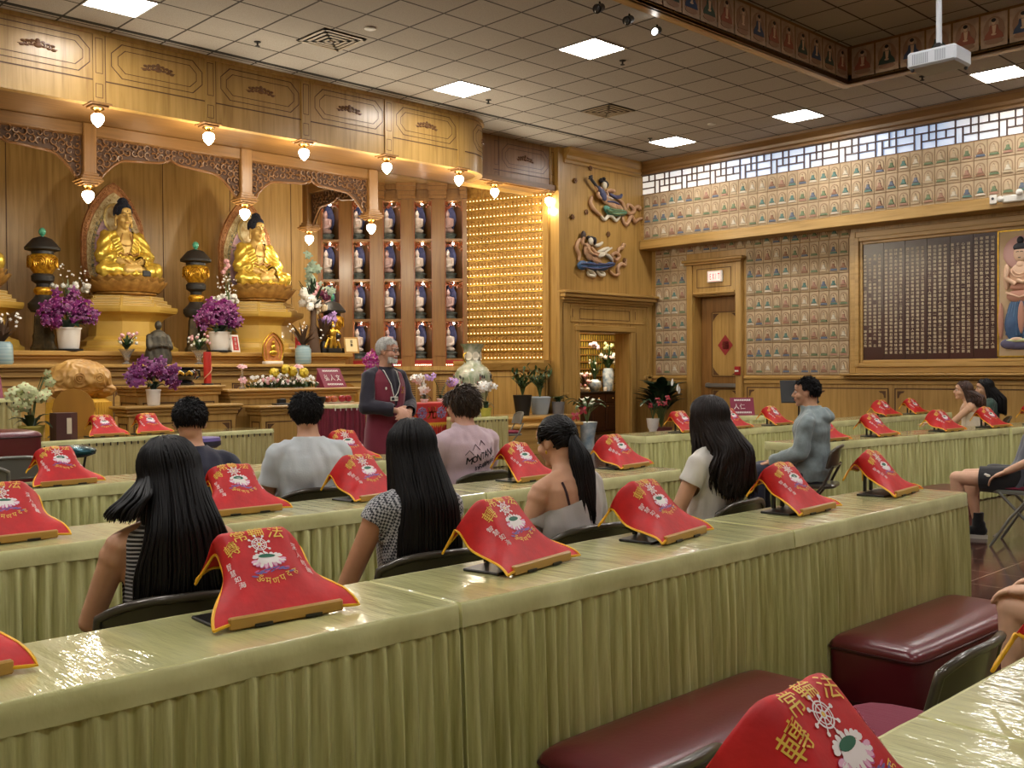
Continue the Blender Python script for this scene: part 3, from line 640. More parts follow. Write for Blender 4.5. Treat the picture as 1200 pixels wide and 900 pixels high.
# ---------------------------------------------------------------- niche wall (statuettes) and wall of little lights
NC = Vector((12.88, 14.58, 0)); NU = Vector((-.719, .695, 0)); NN = Vector((-.695, -.719, 0))
def nw(u, z, d=0.): p = NC+NU*u+NN*d; return (p.x, p.y, z)
UN = .592; OPW = .345
def nbox(m, u0, u1, z0, z1, d0, d1, mi=0):
    m.add([nw(u0, z0, d0), nw(u1, z0, d0), nw(u1, z0, d1), nw(u0, z0, d1), nw(u0, z1, d0), nw(u1, z1, d0), nw(u1, z1, d1), nw(u0, z1, d1)], [(0,3,2,1),(4,5,6,7),(0,1,5,4),(1,2,6,5),(2,3,7,6),(3,0,4,7)], mi)
NZ = [1.63+.765*k for k in range(5)]
m = MB(); inn = MB()
for c in range(5):
    u0 = .06+c*UN      # right edge of the opening (towards the light wall)
    nbox(m, u0+OPW, u0+UN, 1.43, 4.98, -.2, .06)
    nbox(m, u0+OPW+.02, u0+UN-.02, 1.7, 4.7, .06, .075)
    # one-sided recess: splayed right cheek, back panel to the left
    for z0 in NZ[:4]:
        z1 = z0+.765
        inn.add([nw(u0, z0, 0), nw(u0+.2, z0, -.42), nw(u0+.2, z1, -.42), nw(u0, z1, 0)], [(0, 1, 2, 3)], 0)
        inn.add([nw(u0+.2, z0, -.42), nw(u0+OPW+.22, z0, -.42), nw(u0+OPW+.22, z1, -.42), nw(u0+.2, z1, -.42)], [(0, 1, 2, 3)], 0)
        inn.add([nw(u0+OPW, z0, 0), nw(u0+OPW+.22, z0, -.42), nw(u0+OPW+.22, z1, -.42), nw(u0+OPW, z1, 0)], [(0, 1, 2, 3)], 0)
    for z in NZ:
        nbox(m, u0-.03, u0+OPW+.03, z-.022, z+.022, -.42, .03)
nbox(m, -.02, .06, 1.43, 4.98, -.2, .05); nbox(m, -.03, 3.5, 4.70, 4.98, -.45, .04)
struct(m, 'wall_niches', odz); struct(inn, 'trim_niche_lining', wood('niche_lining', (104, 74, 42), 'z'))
m = MB()
for c in range(6):
    u0 = .06+(c-1)*UN+OPW+.0
    for k, (o, z0, z1) in enumerate(((.09, 4.70, 4.76), (.13, 4.76, 4.84), (.19, 4.84, 4.92), (.23, 4.92, 4.98))): nbox(m, max(u0-.02-o*.2, -.02), u0+UN-OPW+.02+o*.2, z0, z1, 0, .06+o)
nbox(m, -.03, 3.1, 4.72, 4.80, 0, .06); nbox(m, -.03, 3.1, 4.88, 4.98, 0, .14)
struct(m, 'trim_niche_crown', odz)
m = MB()   # fretwork corner in the head of each niche
rr = random.Random(4)
for c in range(5):
    u0 = .06+c*UN
    for z0 in NZ[1:]:
        for k in range(16):
            u = u0+rr.uniform(.0, OPW); dd = min(u-u0, u0+OPW-u); z = z0-.04-rr.random()*(.17-dd*.75)
            r0 = .022; a0 = rr.uniform(0, 6)
            m.tube([nw(u+r0*cos(a0+i), z+r0*sin(a0+i), .0) for i in range(6)], .008, 4)
        for e in (0, OPW): nbox(m, u0+e-.012, u0+e+.012, z0-.765, z0, -.005, .035)
struct(m, 'trim_niche_fretwork', wood('fret_oak', (176, 96, 52), 'z'))
# ---- statuettes
sb = [mat('porcelain', (212, 200, 190), .4), mat('statuette_blue', (70, 88, 124), .5), mat('statuette_teal', (66, 92, 96), .5), mat('statuette_hair', (34, 36, 44), .5), mat('statuette_rose', (190, 160, 156), .5)]
halo_m = mat('statuette_halo', (84, 88, 128), .5, c2=(58, 70, 110), vscale=22)
def statuette_mesh():
    b = MB()
    b.ell((0, .0, .175), (.10, .075, .055)); b.ell((-.07, -.03, .16), (.07, .05, .038)); b.ell((.07, -.03, .16), (.07, .05, .038))
    capsule(b, (0, .01, .2), (0, .01, .34), .07, .066); b.ell((0, .01, .36), (.088, .05, .04)); capsule(b, (0, .0, .39), (0, -.005, .42), .024, .024)
    b.ell((0, -.01, .45), (.042, .046, .055))
    for s in (-1, 1): capsule(b, (s*.085, .01, .355), (s*.105, -.03, .25), .03, .025); capsule(b, (s*.105, -.03, .25), (s*.02, -.085, .215), .025, .018)
    b.ell((0, .0, .51), (.022, .022, .022)); return b
def mf(p):
    if p.z > .462 or (p.z > .43 and p.y > .01): return 3
    if p.z < .21: return 1
    if p.x > .03 and p.z < .36 and p.y < .03: return 2
    return 0
sbody = blob(statuette_mesh(), 'body', sb, .011, 3, 'mesh', matfn=mf)
st_variants = [sb, [sb[0], sb[2], sb[1], sb[3], sb[4]], [sb[4], sb[1], sb[0], sb[3], sb[4]], [sb[0], sb[0], sb[4], sb[3], sb[4]]]
bodies = []
for k, v in enumerate(st_variants):
    q = sbody.copy(); q.materials.clear()
    for a in v: q.materials.append(a)
    bodies.append(q)
def leaf(w, h, z0, y, t, n=22, tip=1.):
    pts = [(w*sin(PI*(k/n))**.8*(1 if k/n > .35 else .86+.4*k/n), z0+h*(k/n)**1.0) for k in range(n+1)]
    poly = [(a, b) for a, b in pts]+[(-a, b) for a, b in pts[::-1][1:-1]]
    return MB().prism(poly, y, y+t, 'y')
halo_me = leaf(.125, .52, .12, .07, .02).mesh('halo', halo_m)
pm = MB(); pm.lathe([(.0, 0), (.14, 0), (.15, .02), (.13, .05), (.125, .06), (.15, .085), (.155, .105), (.13, .12), (0, .12)], 20, sy=.8, wob=lambda a, z: 1+.05*abs(sin(a*5)) if z > .05 else 1)
ped_me = pm.mesh('lotus_base', mat('statuette_base', (112, 118, 112), .5, c2=(70, 84, 84), vscale=30), 50)
stone = {}
ordn = ['beside the tiny lights', 'second from the tiny lights', 'in the middle', 'second from the golden wall', 'beside the golden wall']
rown = ['bottom', 'third', 'second', 'top']
spot_e = emitter('niche_led', (255, 244, 230), 40)
for c in range(5):
    for r_ in range(4):
        p = nw(.06+c*UN+.31, NZ[r_]+.022, -.26)
        ang = math.atan2(NN.y, NN.x)+PI/2-R(22)
        t = thing('statuette', 'porcelain statuette with blue halo, %s niche row, column %s' % (rown[r_], ordn[c]), 'statuette', p, ang, 'seated statuettes in the wall niches')
        t.scale = (1.12, 1.12, 1.12)
        link('body', bodies[(c*3+r_*2) % 4], t); link('halo', halo_me, t); link('lotus_base', ped_me, t)
m = MB()
for c in range(5):
    for r_ in range(4): m.ell(nw(.06+c*UN+OPW*.5+.02, NZ[r_]+.70, -.05), .022, 8, 6)
o = struct(m, 'trim_niche_spotlight', spot_e)
for c in range(5):
    for r_ in range(4):
        l = bpy.data.lights.new('niche_glow', 'POINT'); l.energy = 1.0; l.color = (1, .93, .85); l.shadow_soft_size = .03
        lo = bpy.data.objects.new('niche_glow', l); COL.objects.link(lo); lo.location = nw(.06+c*UN+OPW*.6, NZ[r_]+.64, -.02)
# red strip with lights, ledge, louvred wainscot under the niches
m = MB(); nbox(m, -.02, 3.1, 1.50, 1.62, -.3, .045); struct(m, 'trim_red_strip', mat('red_strip', (150, 30, 26), .5))
m = MB(); rr = random.Random(2)
for c in range(5):
    for k in range(9): m.ell(nw(.10+c*UN+k*.036, 1.53, .05), .010, 6, 5)
struct(m, 'trim_red_strip_light', emitter('tiny_led', (255, 220, 170), 8))
m = MB(); nbox(m, -.1, 3.3, 1.42, 1.50, -.3, .34); nbox(m, -.1, 3.3, 1.36, 1.42, -.3, .30); nbox(m, -.1, 3.3, 0, 1.36, -.3, .22); struct(m, 'wall_niche_base', oz)
m = MB()
for k in range(6):
    a = .08+k*.56
    nbox(m, a, a+.30, .2, 1.25, .22, .235, 0)
struct(m, 'trim_niche_base_panel', odz)
m = MB()
for k in range(6):
    a = .41+k*.56
    for z in range(26): nbox(m, a, a+.17, .22+z*.04, .235+z*.04, .222, .232)
struct(m, 'trim_louvre', groove)
# wall of little lights
LA = Vector((12.88, 14.58, 0)); LB = Vector((13.44, 12.88, 0)); LD = (LB-LA); LLEN = LD.length; LD.normalize(); LNv = Vector((LD.y, -LD.x, 0)); LNv = LNv if LNv.x < 0 else -LNv
def lw(u, z, d=0.): p = LA+LD*u+LNv*d; return (p.x, p.y, z)
t = thing('wall_of_lights', 'gilded wall panel with rows of tiny glowing votive lights', 'light wall', (0, 0, 0))
m = MB(); m.add([lw(0, 1.55), lw(LLEN, 1.55), lw(LLEN, 5), lw(0, 5)], [(0, 1, 2, 3)]); m.build('backing', mat('votive_gold', (196, 148, 72), .4, .35, c2=(150, 106, 48), vscale=16), t)
sh = MB(); pl = MB(); bl = MB(); NR = 20
for r_ in range(NR):
    z = 1.66+r_*.1575
    sh.add([lw(0, z-.05, 0), lw(LLEN, z-.05, 0), lw(LLEN, z-.05, .03), lw(0, z-.05, .03), lw(0, z-.035, 0), lw(LLEN, z-.035, 0), lw(LLEN, z-.035, .03), lw(0, z-.035, .03)], [(0,3,2,1),(4,5,6,7),(0,1,5,4),(1,2,6,5),(2,3,7,6),(3,0,4,7)])
    n = 24
    for k in range(n):
        u = LLEN*(k+.5)/n
        pl.ell(lw(u, z+.045, .006), (.018, .018, .03), 6, 5); bl.ell(lw(u, z-.008, .028), (.0095, .0095, .012), 6, 5)
sh.build('shelves', gold, t); pl.build('figurines', mat('votive_figure', (176, 130, 56), .4, .5), t)['kind'] = 'stuff'; o = bl.build('votive_lights', emitter('votive_glow', (255, 226, 160), 3.2), t); o['kind'] = 'stuff'
m = MB()
for u in (0, LLEN): 
    p = lw(u, 0); m.box(p[0]-.03, p[0]+.03, p[1]-.03, p[1]+.03, 1.5, 5)
for k in (1, 2, 3, 4): p = lw(LLEN*k/5, 0, .005); m.box(p[0]-.004, p[0]+.004, p[1]-.004, p[1]+.004, 1.6, 4.9)
struct(m, 'trim_light_wall_frame', oz)
m = MB()
m.add([lw(-.1, z, d) for z, d in ((1.42, 0), (1.42, .26), (1.55, .34), (1.6, .34), (1.6, 0))]+[lw(LLEN+.02, z, d) for z, d in ((1.42, 0), (1.42, .26), (1.55, .34), (1.6, .34), (1.6, 0))], [(0, 1, 2, 3, 4), (5, 6, 7, 8, 9)]+[(i, i+5, (i+1) % 5+5, (i+1) % 5) for i in range(5)])
struct(m, 'trim_light_wall_ledge', oy)
m = MB(); m.add([lw(-.1, 0, .2), lw(LLEN+.02, 0, .2), lw(LLEN+.02, 1.42, .2), lw(-.1, 1.42, .2)], [(0, 1, 2, 3)]); struct(m, 'wall_light_base', oz)
m = MB()
for k in range(3):
    a, b = .08+k*.6, .08+k*.6+.5
    for A in ((a, a+.012, .3, 1.3), (b-.012, b, .3, 1.3), (a, b, 1.288, 1.3), (a, b, .3, .312)):
        m.add([lw(A[0], A[2], .204), lw(A[1], A[2], .204), lw(A[1], A[3], .204), lw(A[0], A[3], .204)], [(0, 1, 2, 3)])
struct(m, 'trim_light_base_groove', groove)
m = MB(); m.box(13.42, 13.5, 12.64, 12.9, 0, FB+.06); m.box(13.36, 13.44, 12.86, 13.0, 1.6, FB); struct(m, 'trim_corner_pilaster', oz)
# low display ledges at the foot of that wall
m = MB(); m.box(11.3, 13.46, 12.25, 13.3, .56, .62, 0, .015); m.box(11.3, 13.42, 12.3, 13.3, 0, .56); m.box(11.0, 13.3, 11.95, 12.3, .44, .50, 0, .015); m.box(11.0, 13.26, 12.0, 12.3, 0, .44)
struct(m, 'trim_display_ledge', ox)
# ---------------------------------------------------------------- main altar counter
m = MB(); m.box(-2, 10.15, 14.45, 16.5, 1.66, 1.73, 0, .012); m.box(-2, 10.1, 14.5, 16.5, 1.62, 1.66, 0, .01); m.box(-2, 10.05, 14.55, 16.5, 0, 1.62)
m.box(-2, 10.6, 14.05, 14.55, 1.485, 1.535, 0, .012); m.box(-2, 10.55, 14.1, 14.55, 1.44, 1.485, 0, .01); m.box(-2, 10.5, 14.13, 14.55, 1.36, 1.44, 0, .01); m.box(-2, 10.45, 14.18, 14.55, 0, 1.36)
struct(m, 'trim_altar_counter', ox)
m = MB()
for k in range(13):
    a = -1.5+k*.92
    for A in ((a, a+.015, .45, 1.25), (a+.72, a+.735, .45, 1.25), (a, a+.735, 1.235, 1.25), (a, a+.735, .45, .465)): m.box(A[0], A[1], 14.172, 14.182, A[2], A[3])
    for s, xx in ((1, a+.03), (-1, a+.705)): m.prism([(xx, 1.22), (xx+s*.13, 1.22), (xx+s*.08, 1.19), (xx+s*.03, 1.13), (xx, 1.08)], 14.17, 14.182, 'y')
struct(m, 'trim_counter_groove', groove)
# closing walls behind and beside the viewer
m = MB(); m.box(-4.1, -4, -5, 17, 0, CZ); m.box(-4, 17, -5.1, -5, 0, CZ); m.box(-4, -2.4, 12.0, 17, 0, CZ); struct(m, 'wall_left', plaster)
# ---------------------------------------------------------------- ceiling fittings
panel_e = emitter('panel_diffuser', (255, 251, 246), 39)
frame_w = mat('panel_frame', (206, 204, 198), .5)
vent_m = mat('vent_metal', (150, 132, 106), .5); vent_d = mat('vent_dark', (30, 26, 22), .8)
g0x, g0y = 10.625, 8.22     # a crossing of the tile grid
t0 = None
LP = [(4.375, 10.72, 'nearest the altar, cut by the top of the frame'), (9.375, 10.72, 'nearest the altar in the middle of the ceiling'), (14.375, 10.72, 'in the far corner over the exit door'),
      (9.375, 8.22, 'just before the raised part of the ceiling'), (14.375, 8.22, 'second from the far corner along the right wall'), (14.375, 5.095, 'beside the projector near the right wall')]
OUT = [(-.625, 10.72), (-.625, 8.22), (4.375, 8.22), (-.625, 5.095), (-.625, 1.97), (14.375, 1.97), (14.375, -1.78), (9.375, -1.78), (4.375, -1.78), (-.625, -1.78), (5.625, 3.85), (5.625, 1.35), (8.125, 3.85), (8.125, 1.35), (10.625, 1.35), (1.25, 8.22), (1.25, 3.2)]  # unseen panels; those inside the coffer are added to brighten it
for i, (x, y, w_) in enumerate(LP+[(a, b, '') for a, b in OUT]):
    if t0 is None:
        t0 = thing('ceiling_light', '', 'ceiling light', (x, y, CZ), 0, 'square ceiling light panels')
        m = MB()
        for A in ((0, .625, 0, .02), (0, .625, .605, .625), (0, .02, 0, .625), (.605, .625, 0, .625)): m.box(A[0], A[1], A[2], A[3], -.012, -.001)
        m.build('frame', frame_w, t0); MB().box(.02, .605, .02, .605, -.008, -.001).build('diffuser', panel_e, t0); o = t0
    else: o = dup(t0, (x, y, CH if y in (3.85, 1.35) else CZ))
    o['label'] = 'glowing square ceiling panel '+w_ if w_ else 'glowing square ceiling panel outside the picture frame'
for i, (x, y, z, w_) in enumerate(((6.77, 10.17, CZ, 'nearest the altar'), (11.87, 10.1, CZ, 'over the wall of flying figures'), (11.1, 4.6, CH, 'in the raised ceiling by the projector'))):
    t = thing('ceiling_vent', 'square louvred ceiling vent '+w_, 'vent', (x, y, z), 0, 'ceiling vents')
    MB().box(0, .62, 0, .62, -.006, -.001).build('backing', vent_d, t)
    m = MB()
    for k in range(4):
        a = .01+k*.07; b = .61-k*.07; d = -.012-.004*k
        for A in ((a, b, a, a+.04), (a, b, b-.04, b), (a, a+.04, a, b), (b-.04, b, a, b)): m.box(A[0], A[1], A[2], A[3], d-.004, d)
    m.box(.29, .33, .29, .33, -.03, -.006); m.build('louvres', vent_m, t)
t = thing('slot_diffuser', 'long black slot air diffuser in the ceiling in front of the fascia', 'vent', (4.2, 11.83, CZ))
MB().box(-6, 10.8, 0, .07, -.006, -.001).build('slot', vent_d, t)
for i, (x, y) in enumerate(((6.46, 11.17), (10.37, 11.21), (10.36, 8.59), (14.18, 11.14), (14.0, 6.2))):
    t = thing('sprinkler', 'small dark sprinkler head on the ceiling, '+('above the second fascia panel', 'near the middle light panel', 'beside the light before the raised ceiling', 'near the far corner light', 'beside the projector')[i], 'sprinkler', (x, y, CZ), 0, 'sprinkler heads')
    MB().lathe([(.0, 0), (.045, 0), (.04, -.008), (.012, -.01), (.012, -.05), (.0, -.05)], 10).build('stem', vent_d, t, 40); MB().lathe([(.0, -.05), (.03, -.052), (.03, -.058), (0, -.058)], 10).build('deflector', vent_d, t, 40)
for i, (x, y) in enumerate(((7.18, 9.82), (14.1, 9.79))):
    t = thing('smoke_detector', 'round white ring fitting on the ceiling '+('above the altar vent', 'near the far corner')[i], 'ceiling fitting', (x, y, CZ))
    MB().lathe([(.0, 0), (.07, 0), (.07, -.012), (.05, -.02), (.0, -.02)], 16).build('cover', frame_w, t, 40)
for i, (x, y) in enumerate(((8.42, 7.30), (8.95, 7.32), (9.47, 7.33))):
    t = thing('spotlight', 'small black spotlight under the raised ceiling edge, '+('cut by the top of the frame', 'middle of three', 'nearest the lit panel, its lamp shining')[i], 'spotlight', (x, y, CZ-.05), 0, 'black spotlights')
    MB().tube([(0, 0, 0), (0, 0, -.05)], .012, 8).build('stem', black, t); MB().tube([(.05, .02, -.045), (-.07, -.02, -.10)], [.045, .052], 12).build('can', black, t, 40)
    MB().ell((-.075, -.022, -.102), (.02, .04, .04), 10, 8).build('bulb', emitter('spot_bulb', (255, 250, 240), 12 if i == 2 else .6) if i == 2 else mat('spot_off', (70, 70, 70), .2), t, 60)
t = thing('downlight', 'recessed round downlight in the altar soffit', 'downlight', (11.3, 13.05, FB+.06))
MB().lathe([(0, -.004), (.07, -.004), (.07, -.001), (0, -.001)], 16).build('lens', emitter('downlight_glow', (255, 220, 160), 14), t)
t = thing('projector', 'white ceiling projector hanging on a grey pole', 'projector', (10.0, 4.26, CH))
grey = mat('projector_grey', (186, 190, 196), .45)
MB().lathe([(.06, -.001), (.06, -.02), (.028, -.03), (.028, -1.36), (0, -1.36)], 14).build('pole', grey, t, 40)
m = MB(); m.box(-.05, .05, -.03, .03, -1.42, -1.36, 0, .006); m.tube([(-.12, 0, -1.44), (0, 0, -1.39), (.12, 0, -1.44)], .012, 6); m.tube([(0, -.12, -1.44), (0, 0, -1.39), (0, .12, -1.44)], .012, 6); m.build('bracket', black, t)
MB().box(-.19, .19, -.24, .24, -1.60, -1.44, 0, .02).build('body', grey, t)
m = MB()
for k in range(9): m.box(-.192, -.186, .03+k*.018, .04+k*.018, -1.57, -1.47)
for k in range(6): m.box(-.192, -.186, -.05-k*.018, -.04-k*.018, -1.57, -1.47)
m.build('grille', mat('projector_grille', (140, 144, 150), .5), t)
m = MB(); m.tube([(-.1, .238, -1.52), (-.1, .262, -1.52)], .045, 14); m.build('lens', black, t); m = MB(); m.ell((-.15, .2, -1.61), .02, 8, 6); m.ell((.15, -.2, -1.61), .02, 8, 6); m.build('foot', black, t)
# ---------------------------------------------------------------- skirted tables
def satin(name, c, c2):
    m = mat(name, c, .36, spec=.55, c2=c2, vscale=3.4, vstretch=(14, 14, .5), bump=.35, bscale=14, bstretch=(7, 7, 1.0))  # bright and dark vertical streaks of pleat sheen are put into the colour
    return m
SK = satin('olive_gold_satin', (226, 226, 164), (178, 176, 112))
SKT = mat('olive_gold_band', (222, 221, 162), .4, sheen=.2, c2=(196, 194, 134), vscale=6, bump=.35, bscale=18, bstretch=(1, 1, .6))
VIN = mat('clear_vinyl_over_cloth', (206, 204, 144), .35, c2=(180, 177, 118), vscale=3, vstretch=(3, 1, 1), coat=1., coat_rough=.035, bump=.55, bscale=5.0, bstretch=(5.5, .9, 1))
CREAM = satin('cream_satin', (206, 196, 140), (172, 160, 104))
stitch = mat('dark_stitch', (84, 78, 36), .7)
TH = .745
def skirted_table(name, label, cat, L, D, loc, rz=0., H=TH, skm=None, topm=None, band=.07, seed=1, pleat=.055, amp=.026, group=None, clips=False, sides=(1, 1, 1, 1)):
    t = thing(name, label, cat, loc, rz, group); rr = random.Random(seed)
    skm = skm or SK
    hx, hy = L/2, D/2
    # cloth top with vinyl
    m = MB(); m.box(-hx, hx, -hy, hy, H-.03, H, 0, .006); m.build('table_top', topm or VIN, t, 40)
    # valance band round the top
    m = MB(); n = int(L/.03); k = .004
    def per(s):     # perimeter point + outward normal, s in metres from front-left corner
        P = 2*(L+D); s %= P
        if s < L: return (-hx+s, -hy), (0, -1)
        if s < L+D: return (hx, -hy+s-L), (1, 0)
        if s < 2*L+D: return (hx-(s-L-D), hy), (0, 1)
        return (-hx, hy-(s-2*L-D)), (-1, 0)
    P = 2*(L+D); N = int(P/.035); rings = []
    for i in range(N):
        s = P*i/N; (x, y), (nx, ny) = per(s); w = .003*noise.noise(Vector((s*9, seed, 0)))
        rings.append([(x+nx*(d+w), y+ny*(d+w), z) for d, z in ((-.004, H-.004), (.001, H-.001), (.006, H-.008), (.009, H-band*.6), (.010+w*2, H-band), (.004, H-band-.002))])
    rings.append(rings[0]); m.loft(rings, 0, False, False); m.build('valance_band', SKT, t, 50)
    # pleated skirt, denser columns where it hangs in view
    m = MB(); N = int(P/.0095); cols = []
    ph = 0.; levels = [H-band+.01, H-band-.02, H*.55, H*.25, .012]
    off = rr.uniform(0, 9)
    for i in range(N+1):
        s = P*i/N if i < N else 0; (x, y), (nx, ny) = per(s)
        w = noise.noise(Vector((s*1.7+off, 3.1, 0)))*.9+noise.noise(Vector((s*5+off, 7.3, 0)))*.5
        phs = 2*PI*(s/pleat)+w*5.5; am = amp*(.55+.9*abs(noise.noise(Vector((s*8, off, 1.7))))+.3*noise.noise(Vector((s*2.3, off, 5.1)))); col = []
        for k, z in enumerate(levels):
            g = (0, .55, .95, 1.1, 1.25)[k]
            tri = math.asin(max(-1, min(1, sin(phs+.25*k*noise.noise(Vector((s*3, k*2., off)))))))/(PI/2)
            a = tri*am*g+.006*noise.noise(Vector((s*4.2, z*2.5, off)))*g+.003+(.012 if k > 1 else 0)*(1-z/H)
            tx = .012*noise.noise(Vector((s*6, k*.7, off+4)))*g
            col.append((x+nx*a+ny*tx, y+ny*a-nx*tx, z))
        cols.append(col)
    m.loft(cols, 0, False, False); m.build('skirt', skm, t, 75)
    if clips:
        m = MB(); s = 0
        while s < L: m.box(-hx+s-.006, -hx+s+.006, -hy-.016, -hy-.006, H-band-.03, H-band+.004, 0, .003); s += .075
        m.build('clip', black if clips == 1 else white, t)
    m = MB()
    for sx in (-1, 1):
        for sy in (-1, 1): m.box(sx*(hx-.07)-.014, sx*(hx-.07)+.014, sy*(hy-.06)-.014, sy*(hy-.06)+.014, 0, H-.03)
    m.build('legs', black, t)
    return t
XJ = [.08, 1.917, 3.755, 5.55]
ORD = ['left', 'middle', 'right']
def row(xs, y0, y1, dz, wording, seed):
    for i in range(len(xs)-1):
        skirted_table('skirted_table', wording[i], 'table', xs[i+1]-xs[i]-.006, y1-y0, ((xs[i]+xs[i+1])/2, (y0+y1)/2, 0), dz, seed=seed+i, group='olive gold skirted tables')
row(XJ, 2.21, 2.66, 0, ['olive gold skirted table nearest the viewer, at the left edge', 'olive gold skirted table behind the left maroon kneeler', 'olive gold skirted table behind the right maroon kneeler'], 10)
row(XJ, 4.10, 4.55, 0, ['olive gold skirted table in front of the girl in stripes', 'olive gold skirted table before the girl in patterned sleeveless top', 'olive gold skirted table before the ponytailed girl'], 20)
row(XJ, 6.15, 6.60, 0, ['olive gold skirted table at the left, third row away', 'olive gold skirted table in front of the boy in white shirt', 'olive gold skirted table hidden behind the boy in mauve shirt'], 30)
row([.08, 1.917, 3.755], .41, .86, 0, ['olive gold vinyl topped table at the bottom edge under the nearest red cover', 'olive gold vinyl topped table in the bottom right corner'], 40)
for i, (c, rz, L, w_) in enumerate((((9.03, 4.66), -6.5, 1.82, 'olive gold skirted table behind the boy in grey hoodie'), ((10.86, 4.45), -6.5, 1.82, 'olive gold skirted table in front of the two girls at the far right'), ((12.68, 4.25), -5, 1.82, 'olive gold skirted table at the right edge, second row'))):
    skirted_table('skirted_table', w_, 'table', L, .45, (c[0], c[1]+.1, 0), R(rz), seed=50+i, group='olive gold skirted tables', pleat=.075)
for i, (x0, x1, w_) in enumerate(((8.0, 9.83, 'olive gold skirted table behind the girl with wavy hair, before the plants'), (9.84, 11.67, 'olive gold skirted table in front of the boy in grey hoodie'), (11.68, 13.5, 'olive gold skirted table behind the hoodie, along the right wall'), (13.51, 15.3, 'olive gold skirted table nearest the right wall panels'))):
    skirted_table('skirted_table', w_, 'table', x1-x0, .45, ((x0+x1)/2, 6.57, 0), R(-1), seed=60+i, group='olive gold skirted tables', pleat=.07)
MARB = mat('vinyl_over_gold_cloth', (150, 138, 84), .25, c2=(96, 84, 48), vscale=9, coat=.8, coat_rough=.06, bump=.5, bscale=9)
skirted_table('skirted_table', 'cream skirted table before the altar with two red covers', 'table', 2.9, .5, (4.81, 10.72, 0), R(3.5), skm=CREAM, topm=MARB, band=.05, seed=71, pleat=.075, amp=.022, clips=1)
skirted_table('skirted_table', 'tall cream skirted table at the left edge under a maroon plaque', 'table', 1.5, .6, (3.35, 12.9, 0), 0, H=1.13, skm=CREAM, topm=mat('plum_cloth', (120, 52, 62), .6), band=.05, seed=72, pleat=.075, amp=.022, clips=1)
skirted_table('skirted_table', 'small cream skirted table behind the boy in mauve shirt', 'table', .80, .46, (9.94, 11.02, 0), 0, skm=CREAM, topm=MARB, band=.05, seed=73, pleat=.075, amp=.022, clips=1)
PLUM = satin('plum_satin', (132, 40, 62), (98, 26, 46))
skirted_table('skirted_lectern', 'narrow table with plum pleated skirt beside the lecturer', 'table', .42, .5, (6.83, 10.05, 0), 0, H=1.03, skm=PLUM, topm=mat('pale_wood_top', (180, 150, 120), .5), band=.04, seed=74, pleat=.06, amp=.022, clips=2)
# red offering cloth table
t = thing('offering_table', 'table under a bright red embroidered cloth with yellow fringe', 'table', (9.34, 11.6, 0))
redc = mat('red_satin', (196, 34, 30), .45, sheen=.2, var=.15, vscale=7)
yel = mat('yellow_embroidery', (232, 178, 56), .5)
MB().box(-.52, .52, -.25, .25, .90, .94, 0, .01).build('table_top', ox, t)
m = MB(); m.box(-.53, .53, -.26, .26, .94, .95, 0, .004); m.box(-.53, .53, -.27, -.255, .66, .945, 0, .004); m.box(-.535, -.525, -.26, .26, .66, .945)
m.build('cloth', redc, t)
m = MB(); N = 90; m.loft([[( -.53+1.06*i/N, -.268-.014*sin(i*.9), z) for z in (.62, .35, .05)] for i in range(N+1)], 0, False, False); m.build('lower_drape', redc, t, 60)
m = MB(); m.box(-.53, .53, -.278, -.27, .645, .665)
for i in range(34): m.prism([(-.53+i*.0312, .65), (-.53+i*.0312+.03, .65), (-.53+i*.0312+.015, .59)], -.278, -.272, 'y')
m.build('fringe', yel, t)
m = MB()
for i, ch in enumerate('法光佛'):
    put(m, ch, lambda x, y: (-.38+i*.36+x*.19, -.272, .81+y*.19), 0, .02)
m.build('characters', yel, t)
m = MB()
for cx in (-.2, .16):
    for r0 in (.045, .075): m.tube([(cx+r0*cos(2*PI*k/14), -.273, .81+r0*sin(2*PI*k/14)) for k in range(15)], .006, 4)
    for k in range(8): a = PI*k/4; m.tube([(cx+.02*cos(a), -.274, .81+.02*sin(a)), (cx+.09*cos(a), -.274, .81+.09*sin(a))], .006, 4)
m.build('wheel_emblem', mat('silver_blue_thread', (120, 128, 170), .5), t)
for sx in (-1, 1):
    for sy in (-1, 1): MB().box(sx*.46-.025, sx*.46+.025, sy*.2-.025, sy*.2+.025, 0, .90).build('leg', odz, t)
